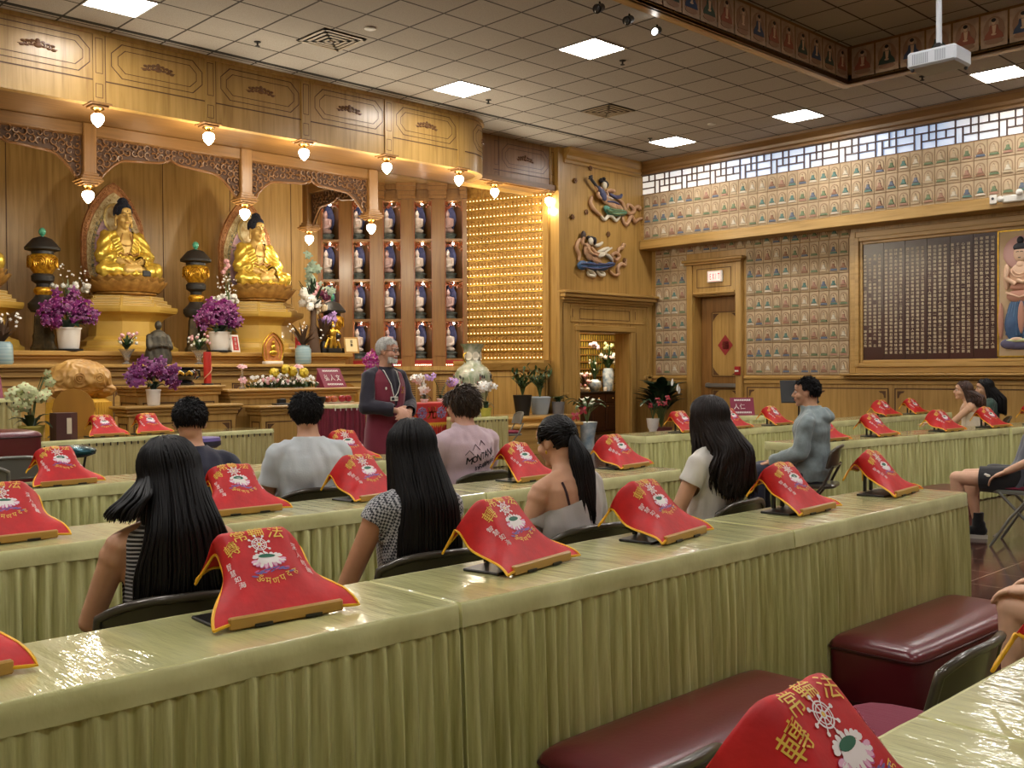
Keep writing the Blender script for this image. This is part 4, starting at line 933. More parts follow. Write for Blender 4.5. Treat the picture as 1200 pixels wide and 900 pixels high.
# ---------------------------------------------------------------- slanted book stands and their red embroidered covers
RED = mat('red_cover_cloth', (206, 20, 25), .55, var=.12, vscale=16, bump=.12, bscale=60)
EM = [mat('thread_gold', (236, 196, 84), .45), mat('thread_white', (238, 228, 226), .5), mat('thread_green', (24, 96, 70), .5), mat('thread_pink', (206, 92, 150), .5), mat('thread_violet', (110, 92, 160), .5), mat('thread_pale_pink', (232, 178, 204), .5)]
TRIM = mat('yellow_piping', (238, 180, 34), .45)
L1, L2, CW = .325, .15, .205
def cover_fn(kl, kr, wob, sd, nl=.2):
    def f(u, s):
        t = min(s/L1, 1); y = -.155+.185*t; z = .020+.216*t
        if s > L1: q = s-L1; y = .03+.36*q+.2*max(0, q-.05); z = .236-.80*q-.2*q*q
        if abs(s-L1) < .05: z -= .016*(1-abs(s-L1)/.05)**2
        e = max(0, abs(u)-.42)/.58; k = max(0, min(1, (s-.0)/.24)); k = k*k*(3-2*k); kk = kl if u < 0 else kr
        if s > L1: k = 1-.35*(s-L1)/L2
        x = u*(CW+.012*(1-t))*(1-((nl if u < 0 else .12)+.06*kk)*e*k)
        z -= (.082*kk)*e**1.3*k+.012*e*(1-k); y += (.055*kk)*e*k-.028*e*(1-k)
        w = noise.noise(Vector((u*2.2+sd, s*9, sd)))*.010*wob+noise.noise(Vector((u*5+sd, s*16, sd+3)))*.004*wob
        z += w*(.35+.65*min(1, s/.08)); y += w*.4
        return Vector((x, y, max(z, .004+.003*e)))
    return f
def cover_meshes(i):
    rr = random.Random(90+i); f = cover_fn((.75, 1.25, 1.0, 1.35, .9)[i], (.9, 1.0, 1.3, .8, 1.2)[i], (1, .8, 1.2, .9, 1.1)[i], i*3.7, (.50, .26, .50, .32, .56)[i])
    m = MB(); n1, n2 = 30, 30; m.grid(lambda a, b: f(a*2-1, b*(L1+L2)), n1, n2)
    me = m.mesh('cloth', RED, 180)
    T = L1+L2; edge = [f(-1+2*k/24, 0) for k in range(25)]+[f(1, T*k/24) for k in range(1, 25)]+[f(1-2*k/24, T) for k in range(1, 25)]+[f(-1, T-T*k/24) for k in range(1, 25)]
    e = MB(); e.tube(edge, .0045, 6)
    def onto(px, ps, lift=.002):
        s = ps; u = px/CW; p = f(u, s); du = f(u+.02, s)-f(u-.02, s); ds = f(u, s+.01)-f(u, s-.01); n = du.cross(ds).normalized()
        return p+n*lift
    gl, gw, gs = MB(), MB(), MB(); g = gl
    def ch(c, px, ps, h, mi, bold=.03, rot=0.):
        put(gl, c, lambda x, y: onto(px+(x*cos(rot)-y*sin(rot))*h, ps+(x*sin(rot)+y*cos(rot))*h*1.05), mi, bold)
    for c, px, ps, r_ in (('轉', -.090, .240, .35), ('常', -.054, .288, .15), ('輪', -.001, .300, 0), ('法', .056, .284, -.2)): ch(c, px, ps, .052, 0, 0, r_)
    for k, c in enumerate('智慧如海'): ch(c, -.118+.009*k, .190-.027*k, .024, 1, 0)
    for k, c in enumerate('深入經藏'): ch(c, .098+.008*k, .224-.027*k, .024, 1, 0)
    for k, c in enumerate('ॐमणपदह'): ch(c, -.036+.021*k, .118-.006*(2.0-abs(k-2.2))+.004*max(0, k-3), .027, 0, 0, -.3+.14*k)
    def ringline(cx, cs, r0, w_, mi, n=20):
        q = [onto(cx+r*cos(2*PI*k/n), cs+r*sin(2*PI*k/n)) for k in range(n) for r in (r0, r0-w_)]
        g.add(q, [(2*k, 2*k+1, (2*k+3) % (2*n), (2*k+2) % (2*n)) for k in range(n)], mi)
    def seg(a, b, w_, mi):
        d = Vector(b)-Vector(a); d.normalize(); p = Vector((-d.y, d.x))*w_/2
        g.add([onto(*(Vector(a)+p)), onto(*(Vector(a)-p)), onto(*(Vector(b)-p)), onto(*(Vector(b)+p))], [(0, 1, 2, 3)], mi)
    def oval(cx, cs, rx, rs, mi, rot=0, n=12, lift=.002):
        g.add([onto(cx+rx*cos(a)*cos(rot)-rs*sin(a)*sin(rot), cs+rx*cos(a)*sin(rot)+rs*sin(a)*cos(rot), lift) for a in (2*PI*k/n for k in range(n))], [tuple(range(n))], mi)
    g = gw; wc = (-.004, .247); ringline(*wc, .0225, .003, 1); ringline(*wc, .0165, .0022, 1); ringline(*wc, .0075, .003, 1, 12); oval(*wc, .004, .004, 0)
    for k in range(8):
        a = PI*k/4+.2; seg((wc[0]+.006*cos(a), wc[1]+.006*sin(a)), (wc[0]+.03*cos(a), wc[1]+.03*sin(a)), .0028, 1); oval(wc[0]+.031*cos(a), wc[1]+.031*sin(a), .0042, .0042, 1, 0, 8)
    g = gs; cx, cs = .006, .182
    for k in range(9): oval(cx+(k-4)*.0135, cs-.036-.004*abs(k-4)+.003*(k % 2), .011, .0028, 4, .3*(k-4)*.3, 8)
    for k in range(7): oval(cx+(k-3)*.015, cs-.044+.002*abs(k-3), .008, .0022, 4 if k % 2 else 3, .2, 8)
    for k in range(11):
        a = PI+PI*(k+.0)/10; oval(cx+.040*cos(a), cs-.004+.021*sin(a), .0125, .0072, 3, a, 10, .0022); oval(cx+.041*cos(a), cs-.003+.021*sin(a), .0105, .0052, 1 if k % 2 else 5, a, 10, .0026)
    for k in range(9):
        a = PI*k/8; oval(cx+.036*cos(a), cs+.012+.014*sin(a), .009, .006, 1, a, 8, .0024)
    for k in range(7):
        a = PI+PI*(k+.5)/7; oval(cx+.024*cos(a), cs+.002+.014*sin(a), .011, .007, 1, a, 10, .003)
    oval(cx, cs+.004, .03, .016, 1, 0, 14, .0029); oval(cx-.002, cs+.014, .025, .0098, 2, 0, 16, .0034)
    return me, e.mesh('trim', TRIM, 60), gl.mesh('embroidered_writing', EM), gw.mesh('wheel_emblem', EM), gs.mesh('lotus_emblem', EM)
CVM = [cover_meshes(i) for i in range(5)]
tan_w = wood('stand_oak', (186, 142, 70), 'x', rough=.4); stand_black = mat('stand_black', (26, 24, 22), .35)
smesh = {}
m = MB(); m.add([(-.14, -.15, .006), (.14, -.15, .006), (.05, .02, .198), (-.05, .02, .198), (-.14, -.145, .0), (.14, -.145, .0), (.05, .03, .192), (-.05, .03, .192)], [(0,1,2,3),(7,6,5,4),(0,4,5,1),(1,5,6,2),(2,6,7,3),(3,7,4,0)]); smesh['board'] = m.mesh('board', tan_w)
m = MB(); m.box(-.17, .17, -.178, -.160, .004, .036, 0, .004); smesh['ledge'] = m.mesh('ledge', tan_w)
m = MB(); m.box(-.185, .12, -.12, .03, 0, .010, 0, .003); smesh['base_plate'] = m.mesh('base_plate', stand_black)
m = MB(); m.box(-.05, -.035, .03, .045, .008, .19); m.box(.035, .05, .03, .045, .008, .19); smesh['prop'] = m.mesh('prop', stand_black)
m = MB(); m.box(.05, .10, -.183, -.176, .004, .012); m.box(-.10, -.05, -.183, -.176, .004, .012); smesh['clip'] = m.mesh('clip', stand_black)
NTH = ['first', 'second', 'third', 'fourth', 'fifth', 'sixth']
def stand(x, y, z, rz, where, k, cover=True):
    s = thing('book_stand', 'book stand under the cover '+where, 'book stand', (x, y, z), R(rz), 'slanted book stands')
    for n_, me in smesh.items(): link(n_, me, s)
    c = thing('stand_cover', 'red embroidered cover '+where, 'cover', (x, y, z+.006), R(rz), 'red covers on the stands')
    a = CVM[k % 5]; link('cloth', a[0], c); link('trim', a[1], c); link('embroidered_writing', a[2], c); link('wheel_emblem', a[3], c); link('lotus_emblem', a[4], c)
    return c
ROW1 = [(.58, 2.56, 3, 'at the left edge of the nearest row'), (1.46, 2.55, -3, 'just behind the girl in stripes'), (2.42, 2.56, 10, 'between the girl in sleeveless top and the ponytailed girl'), (3.235, 2.56, 9, 'between the ponytailed girl and the girl in white'), (4.28, 2.56, 3, 'on the nearest row in front of the hoodie boy'), (5.19, 2.56, 6, 'at the right end of the nearest row')]
for i, (x, y, r_, w_) in enumerate(ROW1): stand(x, y, TH, r_, w_, (0, 0, 1, 3, 2, 4)[i])
ROW2 = [(1.36, 4.43, -2, 'at the left edge on the second row'), (2.43, 4.47, -3, 'between the striped girl and the boy in white shirt'), (3.17, 4.45, 8, 'left of the girl in patterned sleeveless top'), (4.37, 4.47, 4, 'right of the boy in mauve shirt'), (5.36, 4.53, 8, 'at the right end of the second row, above the aisle')]
for i, (x, y, r_, w_) in enumerate(ROW2): stand(x, y, TH, r_, w_, (0, 2, 1, 4, 3)[i])
stand(2.28, 6.37, TH, 4, 'on the third row beside the grey folding chairs', 2); stand(4.42, 6.42, TH, -6, 'on the third row right of the boy in white shirt', 4)
stand(1.28, .72, TH, 5, 'nearest the viewer at the bottom edge', 1); stand(2.33, .68, TH, 2, 'cut by the right edge on the nearest right table', 1)
for i, (x, y, r_, w_) in enumerate(((8.62, 4.77, -4, 'first along the table behind the hoodie boy'), (9.52, 4.72, -2, 'second along the table behind the hoodie boy'), (10.72, 4.56, -6, 'before the girl in cream camisole'), (11.72, 4.46, -8, 'before the girl in green'), (12.70, 4.32, -4, 'at the right edge of the picture on the second row'))): stand(x, y, TH, r_, w_, i+1)
for i, (x, y, r_, w_) in enumerate(((8.80, 6.52, 0, 'half hidden by the girl with wavy hair'), (9.72, 6.52, 0, 'right of the girl with wavy hair'), (10.62, 6.53, 0, 'in front of the hoodie boy'), (13.5, 6.55, -5, 'left of two on the far table by the wall'), (14.42, 6.55, -5, 'right of two on the far table by the wall'))): stand(x, y, TH, r_, w_, i)
stand(4.33, 10.78, TH, 3, 'left of two on the cream skirted table before the altar', 0); stand(4.86, 10.84, TH, 3, 'right of two on the cream skirted table before the altar', 2)
# ---------------------------------------------------------------- padded maroon kneelers
MARO = mat('maroon_vinyl', (108, 26, 38), .3, spec=.55, var=.15, vscale=2, coat=.25, coat_rough=.2, bump=.06, bscale=60)
def kneeler(name, label, loc, rz=0., L=1.22, D=.42, H=.27):
    t = thing(name, label, 'kneeler', loc, rz, 'maroon padded kneelers')
    def se(u, v):     # padded block, domed top
        return u, v
    m = MB(); n = 48; rings = []
    def rim(k, ins, z):
        out = []
        for i in range(n):
            a = 2*PI*i/n; c, s_ = cos(a), sin(a); p = .16
            out.append(((L/2-ins)*math.copysign(abs(c)**p, c), (D/2-ins)*math.copysign(abs(s_)**p, s_), z))
        return out
    m.loft([rim(0, .004, 0), rim(0, 0, .012), rim(0, 0, H-.055)]); m.build('body', MARO, t, 40)
    m = MB(); m.loft([rim(0, -.002, H-.058), rim(0, -.004, H-.045), rim(0, .006, H-.028), rim(0, .022, H-.014), rim(0, .06, H-.004), rim(0, .12, H+.002)]); m.build('cushion', MARO, t, 60)
    m = MB(); q = rim(0, -.004, H-.056); m.tube(q+[q[0]], .006, 6); m.build('piping', mat('maroon_piping', (58, 14, 22), .35), t, 60)
    return t
kneeler('kneeler', 'maroon padded kneeler at the bottom centre against the middle table skirt', (2.80, 1.98, 0))
kneeler('kneeler', 'maroon padded kneeler beside the nearest empty folding chair', (4.62, 1.99, 0), R(-1))
kneeler('kneeler', 'maroon padded kneeler in shadow beside the hoodie boy, behind the wavy haired girl', (6.35, 3.86, 0))
kneeler('kneeler', 'maroon padded kneeler behind the seated figure in shorts', (9.5, 4.15, 0), R(-6))
kneeler('kneeler', 'maroon padded kneeler under the second row beside the ponytailed girl', (4.62, 3.86, 0))
kneeler('padded_bench', 'tall maroon padded bench at the left edge behind grey folding chairs', (2.55, 9.35, 0), 0, 1.2, .5, .93)
# ---------------------------------------------------------------- folding chairs
CHM = mat('chair_brown_metal', (74, 68, 60), .28, .35, spec=.6, coat=.3); CHG = mat('chair_grey_metal', (128, 128, 122), .35, .4); PAD = mat('plum_seat_pad', (122, 34, 58), .8, bump=.6, bscale=90, bstretch=(1, .02, 1))
def folding_chair(label, loc, rz=0., mt=None, pad=False, sit=.45, group='folding chairs'):
    """faces +y; back panel at y=-.21"""
    mt = mt or CHM
    t = thing('folding_chair', label, 'chair', loc, rz, group)
    m = MB(); m.lathe([(.0, 0), (.2, 0), (.215, .008), (.215, .026), (.205, .034), (0, .034)], 28, (0, .0, sit-.034), sx=1., sy=.98, wob=lambda a, z: (1/(abs(cos(a))**5+abs(sin(a))**5)**.2)*.97); m.build('seat', mt, t, 40)
    if pad:
        m = MB(); m.lathe([(0, 0), (.19, 0), (.205, .012), (.2, .03), (.17, .038), (0, .04)], 24, (0, .0, sit), wob=lambda a, z: (1/(abs(cos(a))**4+abs(sin(a))**4)**.25)*.96); m.build('seat_pad', PAD, t, 50)
    hw = .225
    # curved steel back panel with rolled rim
    m = MB()
    def bk(u, v): a = (u*2-1); yy = -.205-.035*v+.055*a*a; r = .06; top = .270+.045*(1-abs(a)**3.2); return (a*hw, yy, sit+.14+(top-.14)*v)
    m.grid(bk, 16, 6); m.grid(lambda u, v: tuple(Vector(bk(u, v))+Vector((0, .008, 0))), 16, 6); b = m.build('backrest', mt, t, 60)
    m = MB(); pts = [bk(0, .0), bk(0, .4), bk(0, .8)]+[bk(u/16, 1) for u in range(17)]+[bk(1, .8), bk(1, .4), bk(1, 0)]; m.tube(pts, .014, 8); m.build('rim', mt, b, 60)
    for s in (-1, 1):
        m = MB(); x = s*.225; m.tube([(x, -.20, sit+.16), (x, -.12, sit), (x, .06, sit-.22), (x, .20, .0)], .0115, 8); m.build('front_leg', mt, t, 60)
        m = MB(); m.tube([(s*.205, .14, sit-.02), (s*.205, -.06, sit-.24), (s*.205, -.25, .0)], .0115, 8); m.build('rear_leg', mt, t, 60)
    m = MB(); m.tube([(-.225, .175, .08), (.225, .175, .08)], .008, 6); m.tube([(-.205, -.20, .10), (.205, -.20, .10)], .008, 6); m.tube([(-.225, -.20, sit+.15), (.225, -.20, sit+.15)], .008, 6); m.build('crossbar', mt, t, 60)
    return t
# ---------------------------------------------------------------- people
def skin(n, c): return mat('skin_'+n, c, .5, spec=.35, sss=.06, var=.06, vscale=12)
SK_FAIR = skin('fair', (226, 180, 150)); SK_TAN = skin('tan', (192, 138, 104)); SK_LIGHT = skin('light', (214, 164, 132)); SK_PINK = skin('rosy', (222, 170, 146))
HAIR_B = mat('hair_black', (20, 17, 18), .5, spec=.25, c2=(12, 10, 12), vscale=40, vstretch=(1, 1, .05)); HAIR_DB = mat('hair_dark_brown', (36, 26, 22), .5, spec=.25, c2=(26, 19, 17), vscale=40, vstretch=(1, 1, .05)); HAIR_BR = mat('hair_brown', (74, 56, 42), .45, c2=(44, 33, 26), vscale=40, vstretch=(1, 1, .05)); HAIR_G = mat('hair_grey', (222, 220, 214), .5, c2=(176, 173, 168), vscale=40, vstretch=(1, 1, .05)); HAIR_AU = mat('hair_auburn', (84, 54, 40), .42, c2=(52, 33, 26), vscale=30, vstretch=(1, 1, .05))
EYE_W = mat('eye_white', (222, 216, 208), .3); EYE_D = mat('eye_dark', (34, 24, 20), .2); LIP = mat('lip', (176, 96, 88), .45)
V = Vector
TOR_F = [(.455, .165, .12, .01), (.55, .172, .128, -.0), (.66, .135, .10, -.012), (.78, .137, .102, -.018), (.88, .152, .112, -.012), (.95, .155, .098, -.022), (.995, .128, .074, -.03), (1.025, .068, .058, -.022), (1.06, .052, .054, -.008), (1.12, .050, .054, .006)]
TOR_M = [(.455, .165, .125, .01), (.55, .168, .128, -.0), (.66, .150, .112, -.012), (.78, .156, .115, -.018), (.88, .184, .126, -.018), (.95, .186, .112, -.025), (1.0, .150, .084, -.03), (1.045, .078, .065, -.022), (1.08, .062, .062, -.008), (1.14, .058, .062, .008)]
def ring(z, rx, ry, y, n=24, lean=0., g=0., p=1.):
    y = y+lean*(z-.5)
    return [((rx+g)*math.copysign(abs(cos(a))**p, cos(a)), y+(ry+g)*math.copysign(abs(sin(a))**p, sin(a)), z) for a in (2*PI*k/n for k in range(n))]
def hand(mb, w, d, n, side=1, curl=.5, k=1.):
    """palm with five bent fingers; d: pointing way, n: back of the hand, side: +1 thumb on the d x n side"""
    w = V(w); d = V(d).normalized(); n = V(n); n = (n-d*n.dot(d)).normalized(); l = d.cross(n)*side
    rot = Matrix((l, d, n)).transposed()
    mb.ell(w+d*.048*k, (.039*k, .052*k, .016*k), 12, 8, 0, rot); mb.ell(w+d*.03*k+l*.022*k-n*.004, (.018*k, .03*k, .016*k), 10, 6, 0, rot)
    for off, ln, rr_ in ((.029, .072, .0088), (.010, .082, .009), (-.010, .076, .0087), (-.028, .058, .0078)):
        p = w+d*.088*k+l*off*k; dd = (d+l*off*1.2).normalized()
        for j, f in enumerate((.45, .31, .24)):
            a = curl*(.7, 1., .8)[j]; dd = (dd*cos(a)-n*sin(a)).normalized(); q = p+dd*ln*f*k
            capsule(mb, p, q, rr_*k*(1-.08*j), rr_*k*(.94-.08*j), 8); p = q
    p = w+d*.028*k+l*.034*k; dd = (d*.7+l*.7-n*.25).normalized()
    for j, f in enumerate((.036, .028)):
        q = p+dd*f*k; capsule(mb, p, q, .0105*k, .009*k, 8); p = q; dd = (dd+d*.5-n*.2*curl).normalized()
def head_parts(mb, male):
    mb.ell((0, -.014, .03), (.074, .094, .086), 20, 14); mb.ell((0, .012, -.03), (.060, .072, .07), 16, 12)
    mb.ell((0, .026, -.066), (.044, .052, .044)); mb.ell((0, .062, -.094), (.022, .022, .018)); mb.ell((0, -.04, -.05), (.052, .055, .06))
    for s in (-1, 1):
        mb.ell((s*.040, .052, -.028), (.026, .028, .028)); mb.ell((s*.030, .070, .030), (.026, .016, .010)); mb.ell((s*.076, -.012, -.008), (.010, .020, .031), 10, 8); mb.ell((s*.013, .094, -.030), (.010, .010, .008), 8, 6)
    capsule(mb, (0, .078, .022), (0, .104, -.024), .009, .0135); mb.ell((0, .070, .05), (.05, .02, .03))
    mb.ell((0, .080, -.052), (.024, .013, .0075), 12, 6); mb.ell((0, .079, -.064), (.021, .013, .0085), 12, 6)
def frame_head(o):
    yaw, pit, rol = o.get('head', (0, 0, 0))
    return Matrix.Translation(V(o['hc'])) @ Matrix.Rotation(R(yaw), 4, 'Z') @ Matrix.Rotation(R(-pit), 4, 'X') @ Matrix.Rotation(R(rol), 4, 'Y') @ Matrix.Scale(o.get('hs', 1.), 4)
def body(o, t, mt):
    mb = MB(); male = o.get('male'); tor = TOR_M if male else TOR_F; ln = o.get('lean', 0.)
    mb.loft([ring(*r_, lean=ln) for r_ in tor])
    nb = tor[-2]; capsule(mb, (0, nb[3]+ln*(nb[0]-.5), nb[0]-.02), V(o['hc'])+V((0, -.02, -.05)), nb[1]*.98, nb[1]*.95, 14)
    for a in o['arms']:
        s, e, w = V(a['s']), V(a['e']), V(a['w']); k = 1.12 if male else 1.
        capsule(mb, V((s.x*.35, s.y-.005, s.z+.058)), V((s.x*.92, s.y, s.z+.008)), .034, .046*k, 12)
        capsule(mb, s, e, .046*k, .036*k, 14); capsule(mb, e, w, .037*k, .024*k, 14); mb.ell(s.lerp(e, .12), .05*k)
        mb.ell(e.lerp(w, .25), .038*k, 12, 8)
        hand(mb, w, a.get('d', w-e), a.get('n', (0, 0, 1)), a.get('side', 1), a.get('curl', .45), 1.04*k)
    for g in o['legs']:
        h, k_, a = V(g['h']), V(g['k']), V(g['a'])
        capsule(mb, h, k_, .082, .054, 16); capsule(mb, k_, a, .052, .034, 14); mb.ell(k_.lerp(a, .3)+V((0, -.012, 0)), (.048, .052, .10))
        f = V(g.get('f', (0, 1, 0))); capsule(mb, a+V((0, 0, -.045)), a+f*.15+V((0, 0, -.055)), .036, .026, 12)
    M = frame_head(o); hb = MB(M); head_parts(hb, male); mb.add(hb.v, hb.f)
    sm = blob(mb, 'body', mt, o.get('vox', .0065), 3, t, .45)
    if o.get('face', True):
        e = MB(M)
        for s in (-1, 1): e.ell((s*.031, .0775, .008), (.013, .009, .0075), 10, 8, 0); e.ell((s*.031, .083, .008), (.0062, .005, .006), 8, 6, 1)
        e.build('eyes', [EYE_W, EYE_D], t, 60)
        b = MB(M)
        for s in (-1, 1): b.tube([(s*.012, .0885, .026), (s*.030, .090, .034), (s*.05, .078, .030)], [.003, .0042, .002], 6)
        b.build('eyebrows', o['hairm'], t, 60)
        l_ = MB(M); l_.ell((0, .0835, -.054), (.021, .0115, .0055), 12, 6); l_.ell((0, .083, -.063), (.018, .0115, .006), 12, 6); l_.build('lips', LIP, t, 60)
    return M
def trim_mesh(o, keep):
    import bmesh
    b = bmesh.new(); b.from_mesh(o.data); bad = [f for f in b.faces if not keep(f.calc_center_median())]
    bmesh.ops.delete(b, geom=bad, context='FACES')
    for _ in range(8):      # relax the cut edge so that hems run clean
        mv = {}
        for v in b.verts:
            q = [e.other_vert(v).co for e in v.link_edges if e.is_boundary]
            if len(q) == 2: mv[v] = v.co*.4+(q[0]+q[1])*.3
        for v, c in mv.items(): v.co = c
    b.to_mesh(o.data); b.free(); o.data.update(); return o
def garment(o, t, name, mt, g=.014, sleeve=.5, hem=.50, neck=None, slg=.016, folds=.010, keep=None, vox=.010, sm=3, cuff=None, hood=False, extra=None):
    """cloth shell over torso and upper arms, cut clean at hem, neckline and cuffs"""
    mb = MB(); male = o.get('male'); tor = TOR_M if male else TOR_F; ln = o.get('lean', 0.)
    nk = neck if neck else (tor[7][0])
    mb.loft([ring(z, rx, ry, y, lean=ln, g=g*(1.25 if z < .8 else 1)) for z, rx, ry, y in tor[:9]])
    for a in o['arms']:
        s, e, w = V(a['s']), V(a['e']), V(a['w']); k = 1.12 if male else 1.
        if sleeve > 0: capsule(mb, V((s.x*.4, s.y-.005, s.z+.052)), V((s.x*.95, s.y, s.z+.006)), .034+g, .046*k+slg*.7, 12)
        if sleeve > 0: q = s.lerp(e, min(sleeve+.08, 1.)); capsule(mb, s, q, .047*k+slg*.6, .042*k+slg, 14)
        if sleeve > 1: q = e.lerp(w, min((sleeve-1)+.05, 1)); capsule(mb, e, q, .043*k+slg, .032*k+slg*.9, 14)
    if extra: extra(mb)
    sd = o.get('seed', 1)
    def tex(p, n):
        return p+n*(folds*noise.noise(V((p.x*7+sd, p.y*7, p.z*11)))+folds*.8*noise.noise(V((p.x*18+sd, p.y*18, p.z*5+p.x*14))))
    c = blob(mb, name, mt, vox, sm, t, .5, tex=tex)
    arms = [(V(a['s']), V(a['e']), V(a['w'])) for a in o['arms']]
    def RX(z):
        for i in range(len(tor)-1):
            if tor[i][0] <= z <= tor[i+1][0]: return tor[i][1]+(tor[i+1][1]-tor[i][1])*(z-tor[i][0])/(tor[i+1][0]-tor[i][0])
        return tor[0][1] if z < tor[0][0] else 0
    def kp(p):
        if p.z < hem: return False
        if p.z > nk+(.02 if p.y < -.02+ln*(p.z-.5) else -.012) and abs(p.x) < .085: return False
        for s, e, w in arms:
            if 0 < sleeve <= 1:
                d = e-s; u = (p-s).dot(d)/d.length_squared
                if u > sleeve and ((p-s)-d*u).length < .11 and abs(p.x) > RX(p.z)+g*1.3+.012: return False
            elif sleeve > 1:
                d = w-e; u = (p-e).dot(d)/d.length_squared
                if u > sleeve-1 and ((p-e)-d*u).length < .08: return False
        return keep(p) if keep else True
    trim_mesh(c, kp); return c
def legwear(o, t, name, mt, cut=2., g=.014, hz=.0, folds=.008):
    mb = MB(); 
    mb.loft([ring(z, rx+g, ry+g, y) for z, rx, ry, y in ((.44, .155, .115, .01), (.50, .17, .125, .01), (.56, .172, .128, 0), (.62, .15, .11, -.008))]) if not o.get('stand') else mb.loft([ring(z, rx+g, ry+g, y) for z, rx, ry, y in o['hipr']])
    for q in o['legs']:
        h, k_, a = V(q['h']), V(q['k']), V(q['a'])
        capsule(mb, h, h.lerp(k_, min(cut, 1.)), .086+g, .058+g+(.02 if cut < 1 else 0), 14)
        if cut > 1: capsule(mb, k_, k_.lerp(a, cut-1), .057+g, .044+g, 14)
    sd = o.get('seed', 1)
    c = blob(mb, name, mt, .011, 3, t, .5, tex=lambda p, n: p+n*folds*noise.noise(V((p.x*9+sd, p.y*9, p.z*9))))
    def kp(p):
        for q in o['legs']:
            h, k_, a = V(q['h']), V(q['k']), V(q['a'])
            if cut < 1:
                d = k_-h; u = (p-h).dot(d)/d.length_squared
                if u > cut and (p-h-d*u).length < .14: return False
            else:
                d = a-k_; u = (p-k_).dot(d)/d.length_squared
                if u > cut-1-.02 and (p-k_-d*u).length < .09: return False
        return True
    return trim_mesh(c, kp)
def shoes(o, t, mt, sole=None):
    for g in o['legs']:
        a = V(g['a']); f = V(g.get('f', (0, 1, 0))); mb = MB()
        capsule(mb, a+V((0, 0, .0))-f*.02, a+V((0, 0, -.03)), .042, .046, 12); capsule(mb, a+V((0, 0, -.05))-f*.03, a+f*.17+V((0, 0, -.062)), .045, .036, 14)
        s = blob(mb, 'shoe', mt, .008, 2, t); trim_mesh(s, lambda p: p.z > a.z-.108)
        if sole:
            m = MB(); l = f.cross(V((0, 0, 1))); pts = []
            for k in range(20):
                q = 2*PI*k/20; c = a+f*(.07+.145*cos(q))+l*(.043+.006*cos(q))*sin(q); pts.append((c.x, c.y))
            m.prism(pts, a.z-.115, a.z-.083, 'z'); m.build('sole', sole, s, 50)
def scalp(M, th, ph, k=1., d=0.):
    """point on the skull: th from the crown, ph from the back"""
    return M @ V(((.077*k+d)*sin(th)*sin(ph), -.014-(.097*k+d)*sin(th)*cos(ph), .03+(.09*k+d)*cos(th)))
def long_hair(o, t, M, mt, L=.42, n=520, wave=0., spread=1.25, yb=-.19, jag=.08, phm=118, seed=3, rad=.0052, part=0., side=.0, flare=0., zsh=None, lock=None):
    """strands from the parting over the skull and down the back, over a solid underlayer"""
    rr = random.Random(seed); c0 = M.translation
    fl = 0.
    def path(ph, th0, ln, d, jx, m=16, fl=0.):
        P = []; thm = R(96)
        for k in range(6): P.append(scalp(M, th0+(thm-th0)*k/5, ph, 1., d))
        e = P[-1]; x0 = e.x-c0.x; z0 = e.z; s_ = ln
        for k in range(1, m+1):
            u = k/m; v = u*u*(3-2*u); fr = max(0, (abs(ph)-R(75))/R(45))     # front locks stay in front of the shoulder
            yt = yb+.05*(abs(x0)/.09)**2-d*1.2-.012*jx
            y = e.y+(yt-e.y)*min(1, u*2.2)*(1-fr) + fr*.01
            x = c0.x+x0*(1+(spread-1)*v+flare*u*u+fl*4*u*u)+side*u+jx*.02*u
            if wave: w_ = wave*(u**.7)*sin(u*13+jx*1.3+ph*3); x += w_*.8; y += wave*.6*cos(u*12+jx*2+ph*2)*u
            P.append(V((x, y, z0-s_*u)))
        return P
    m = MB(); nu, nv = 28, 21
    cur = [path(R(-phm+2*phm*i/nu), R(2), L*(.86+.05*sin(i*1.9)), -.004, 0, 16) for i in range(nu+1)]
    m.loft([c for c in cur], 0, False, False)
    for i in range(n):
        ph = R(rr.uniform(-phm, phm)); ln = L*(1-jag*rr.random()*1.6)*(1-.10*abs(ph)/R(phm)); jx = rr.uniform(-1, 1); fl = 0.
        if lock and ph < R(-82): ln *= lock; fl = .07
        P = path(ph, R(rr.uniform(2, 60)), ln, rr.uniform(0, .014), jx, 14, fl); r0 = rad*rr.uniform(.7, 1.3)
        m.tube(P, [r0*.5]+[r0]*(len(P)-5)+[r0*.9, r0*.7, r0*.45, r0*.12], 4)
    for i in range(26):      # front of the scalp, swept back from the hairline
        for j in range(13):
            q = [(R(8+52*(j+b)/13), R(90+180*(i+a)/26)) for a, b in ((0, 0), (1, 0), (1, 1), (0, 1))]
            m.add([scalp(M, th*(1 if abs(ph-PI) > .9 else .93), ph, 1., .006) for th, ph in q], [(0, 1, 2, 3)])
    for i in range(n//4):
        sg = rr.choice((-1, 1)); u0 = rr.random(); P = []; d = rr.uniform(.004, .013)
        for k in range(9): u = k/8; P.append(scalp(M, R(10+rr.random()*2+48*u0*(1-u)**2+88*u*(1-.1*u0)), sg*R(176-8*u0-(70+12*u0)*u), 1., d))
        e = P[-1]; ln = L*rr.uniform(.25, .8)
        for k in range(1, 9): u = k/8; P.append(V((e.x+(e.x-c0.x)*.12*u, e.y-.05*u, e.z-ln*u)))
        m.tube(P, [rad*.5]+[rad]*12+[rad*.8, rad*.6, rad*.4, rad*.1], 4)
    return m.build('hair', mt, t, 179)
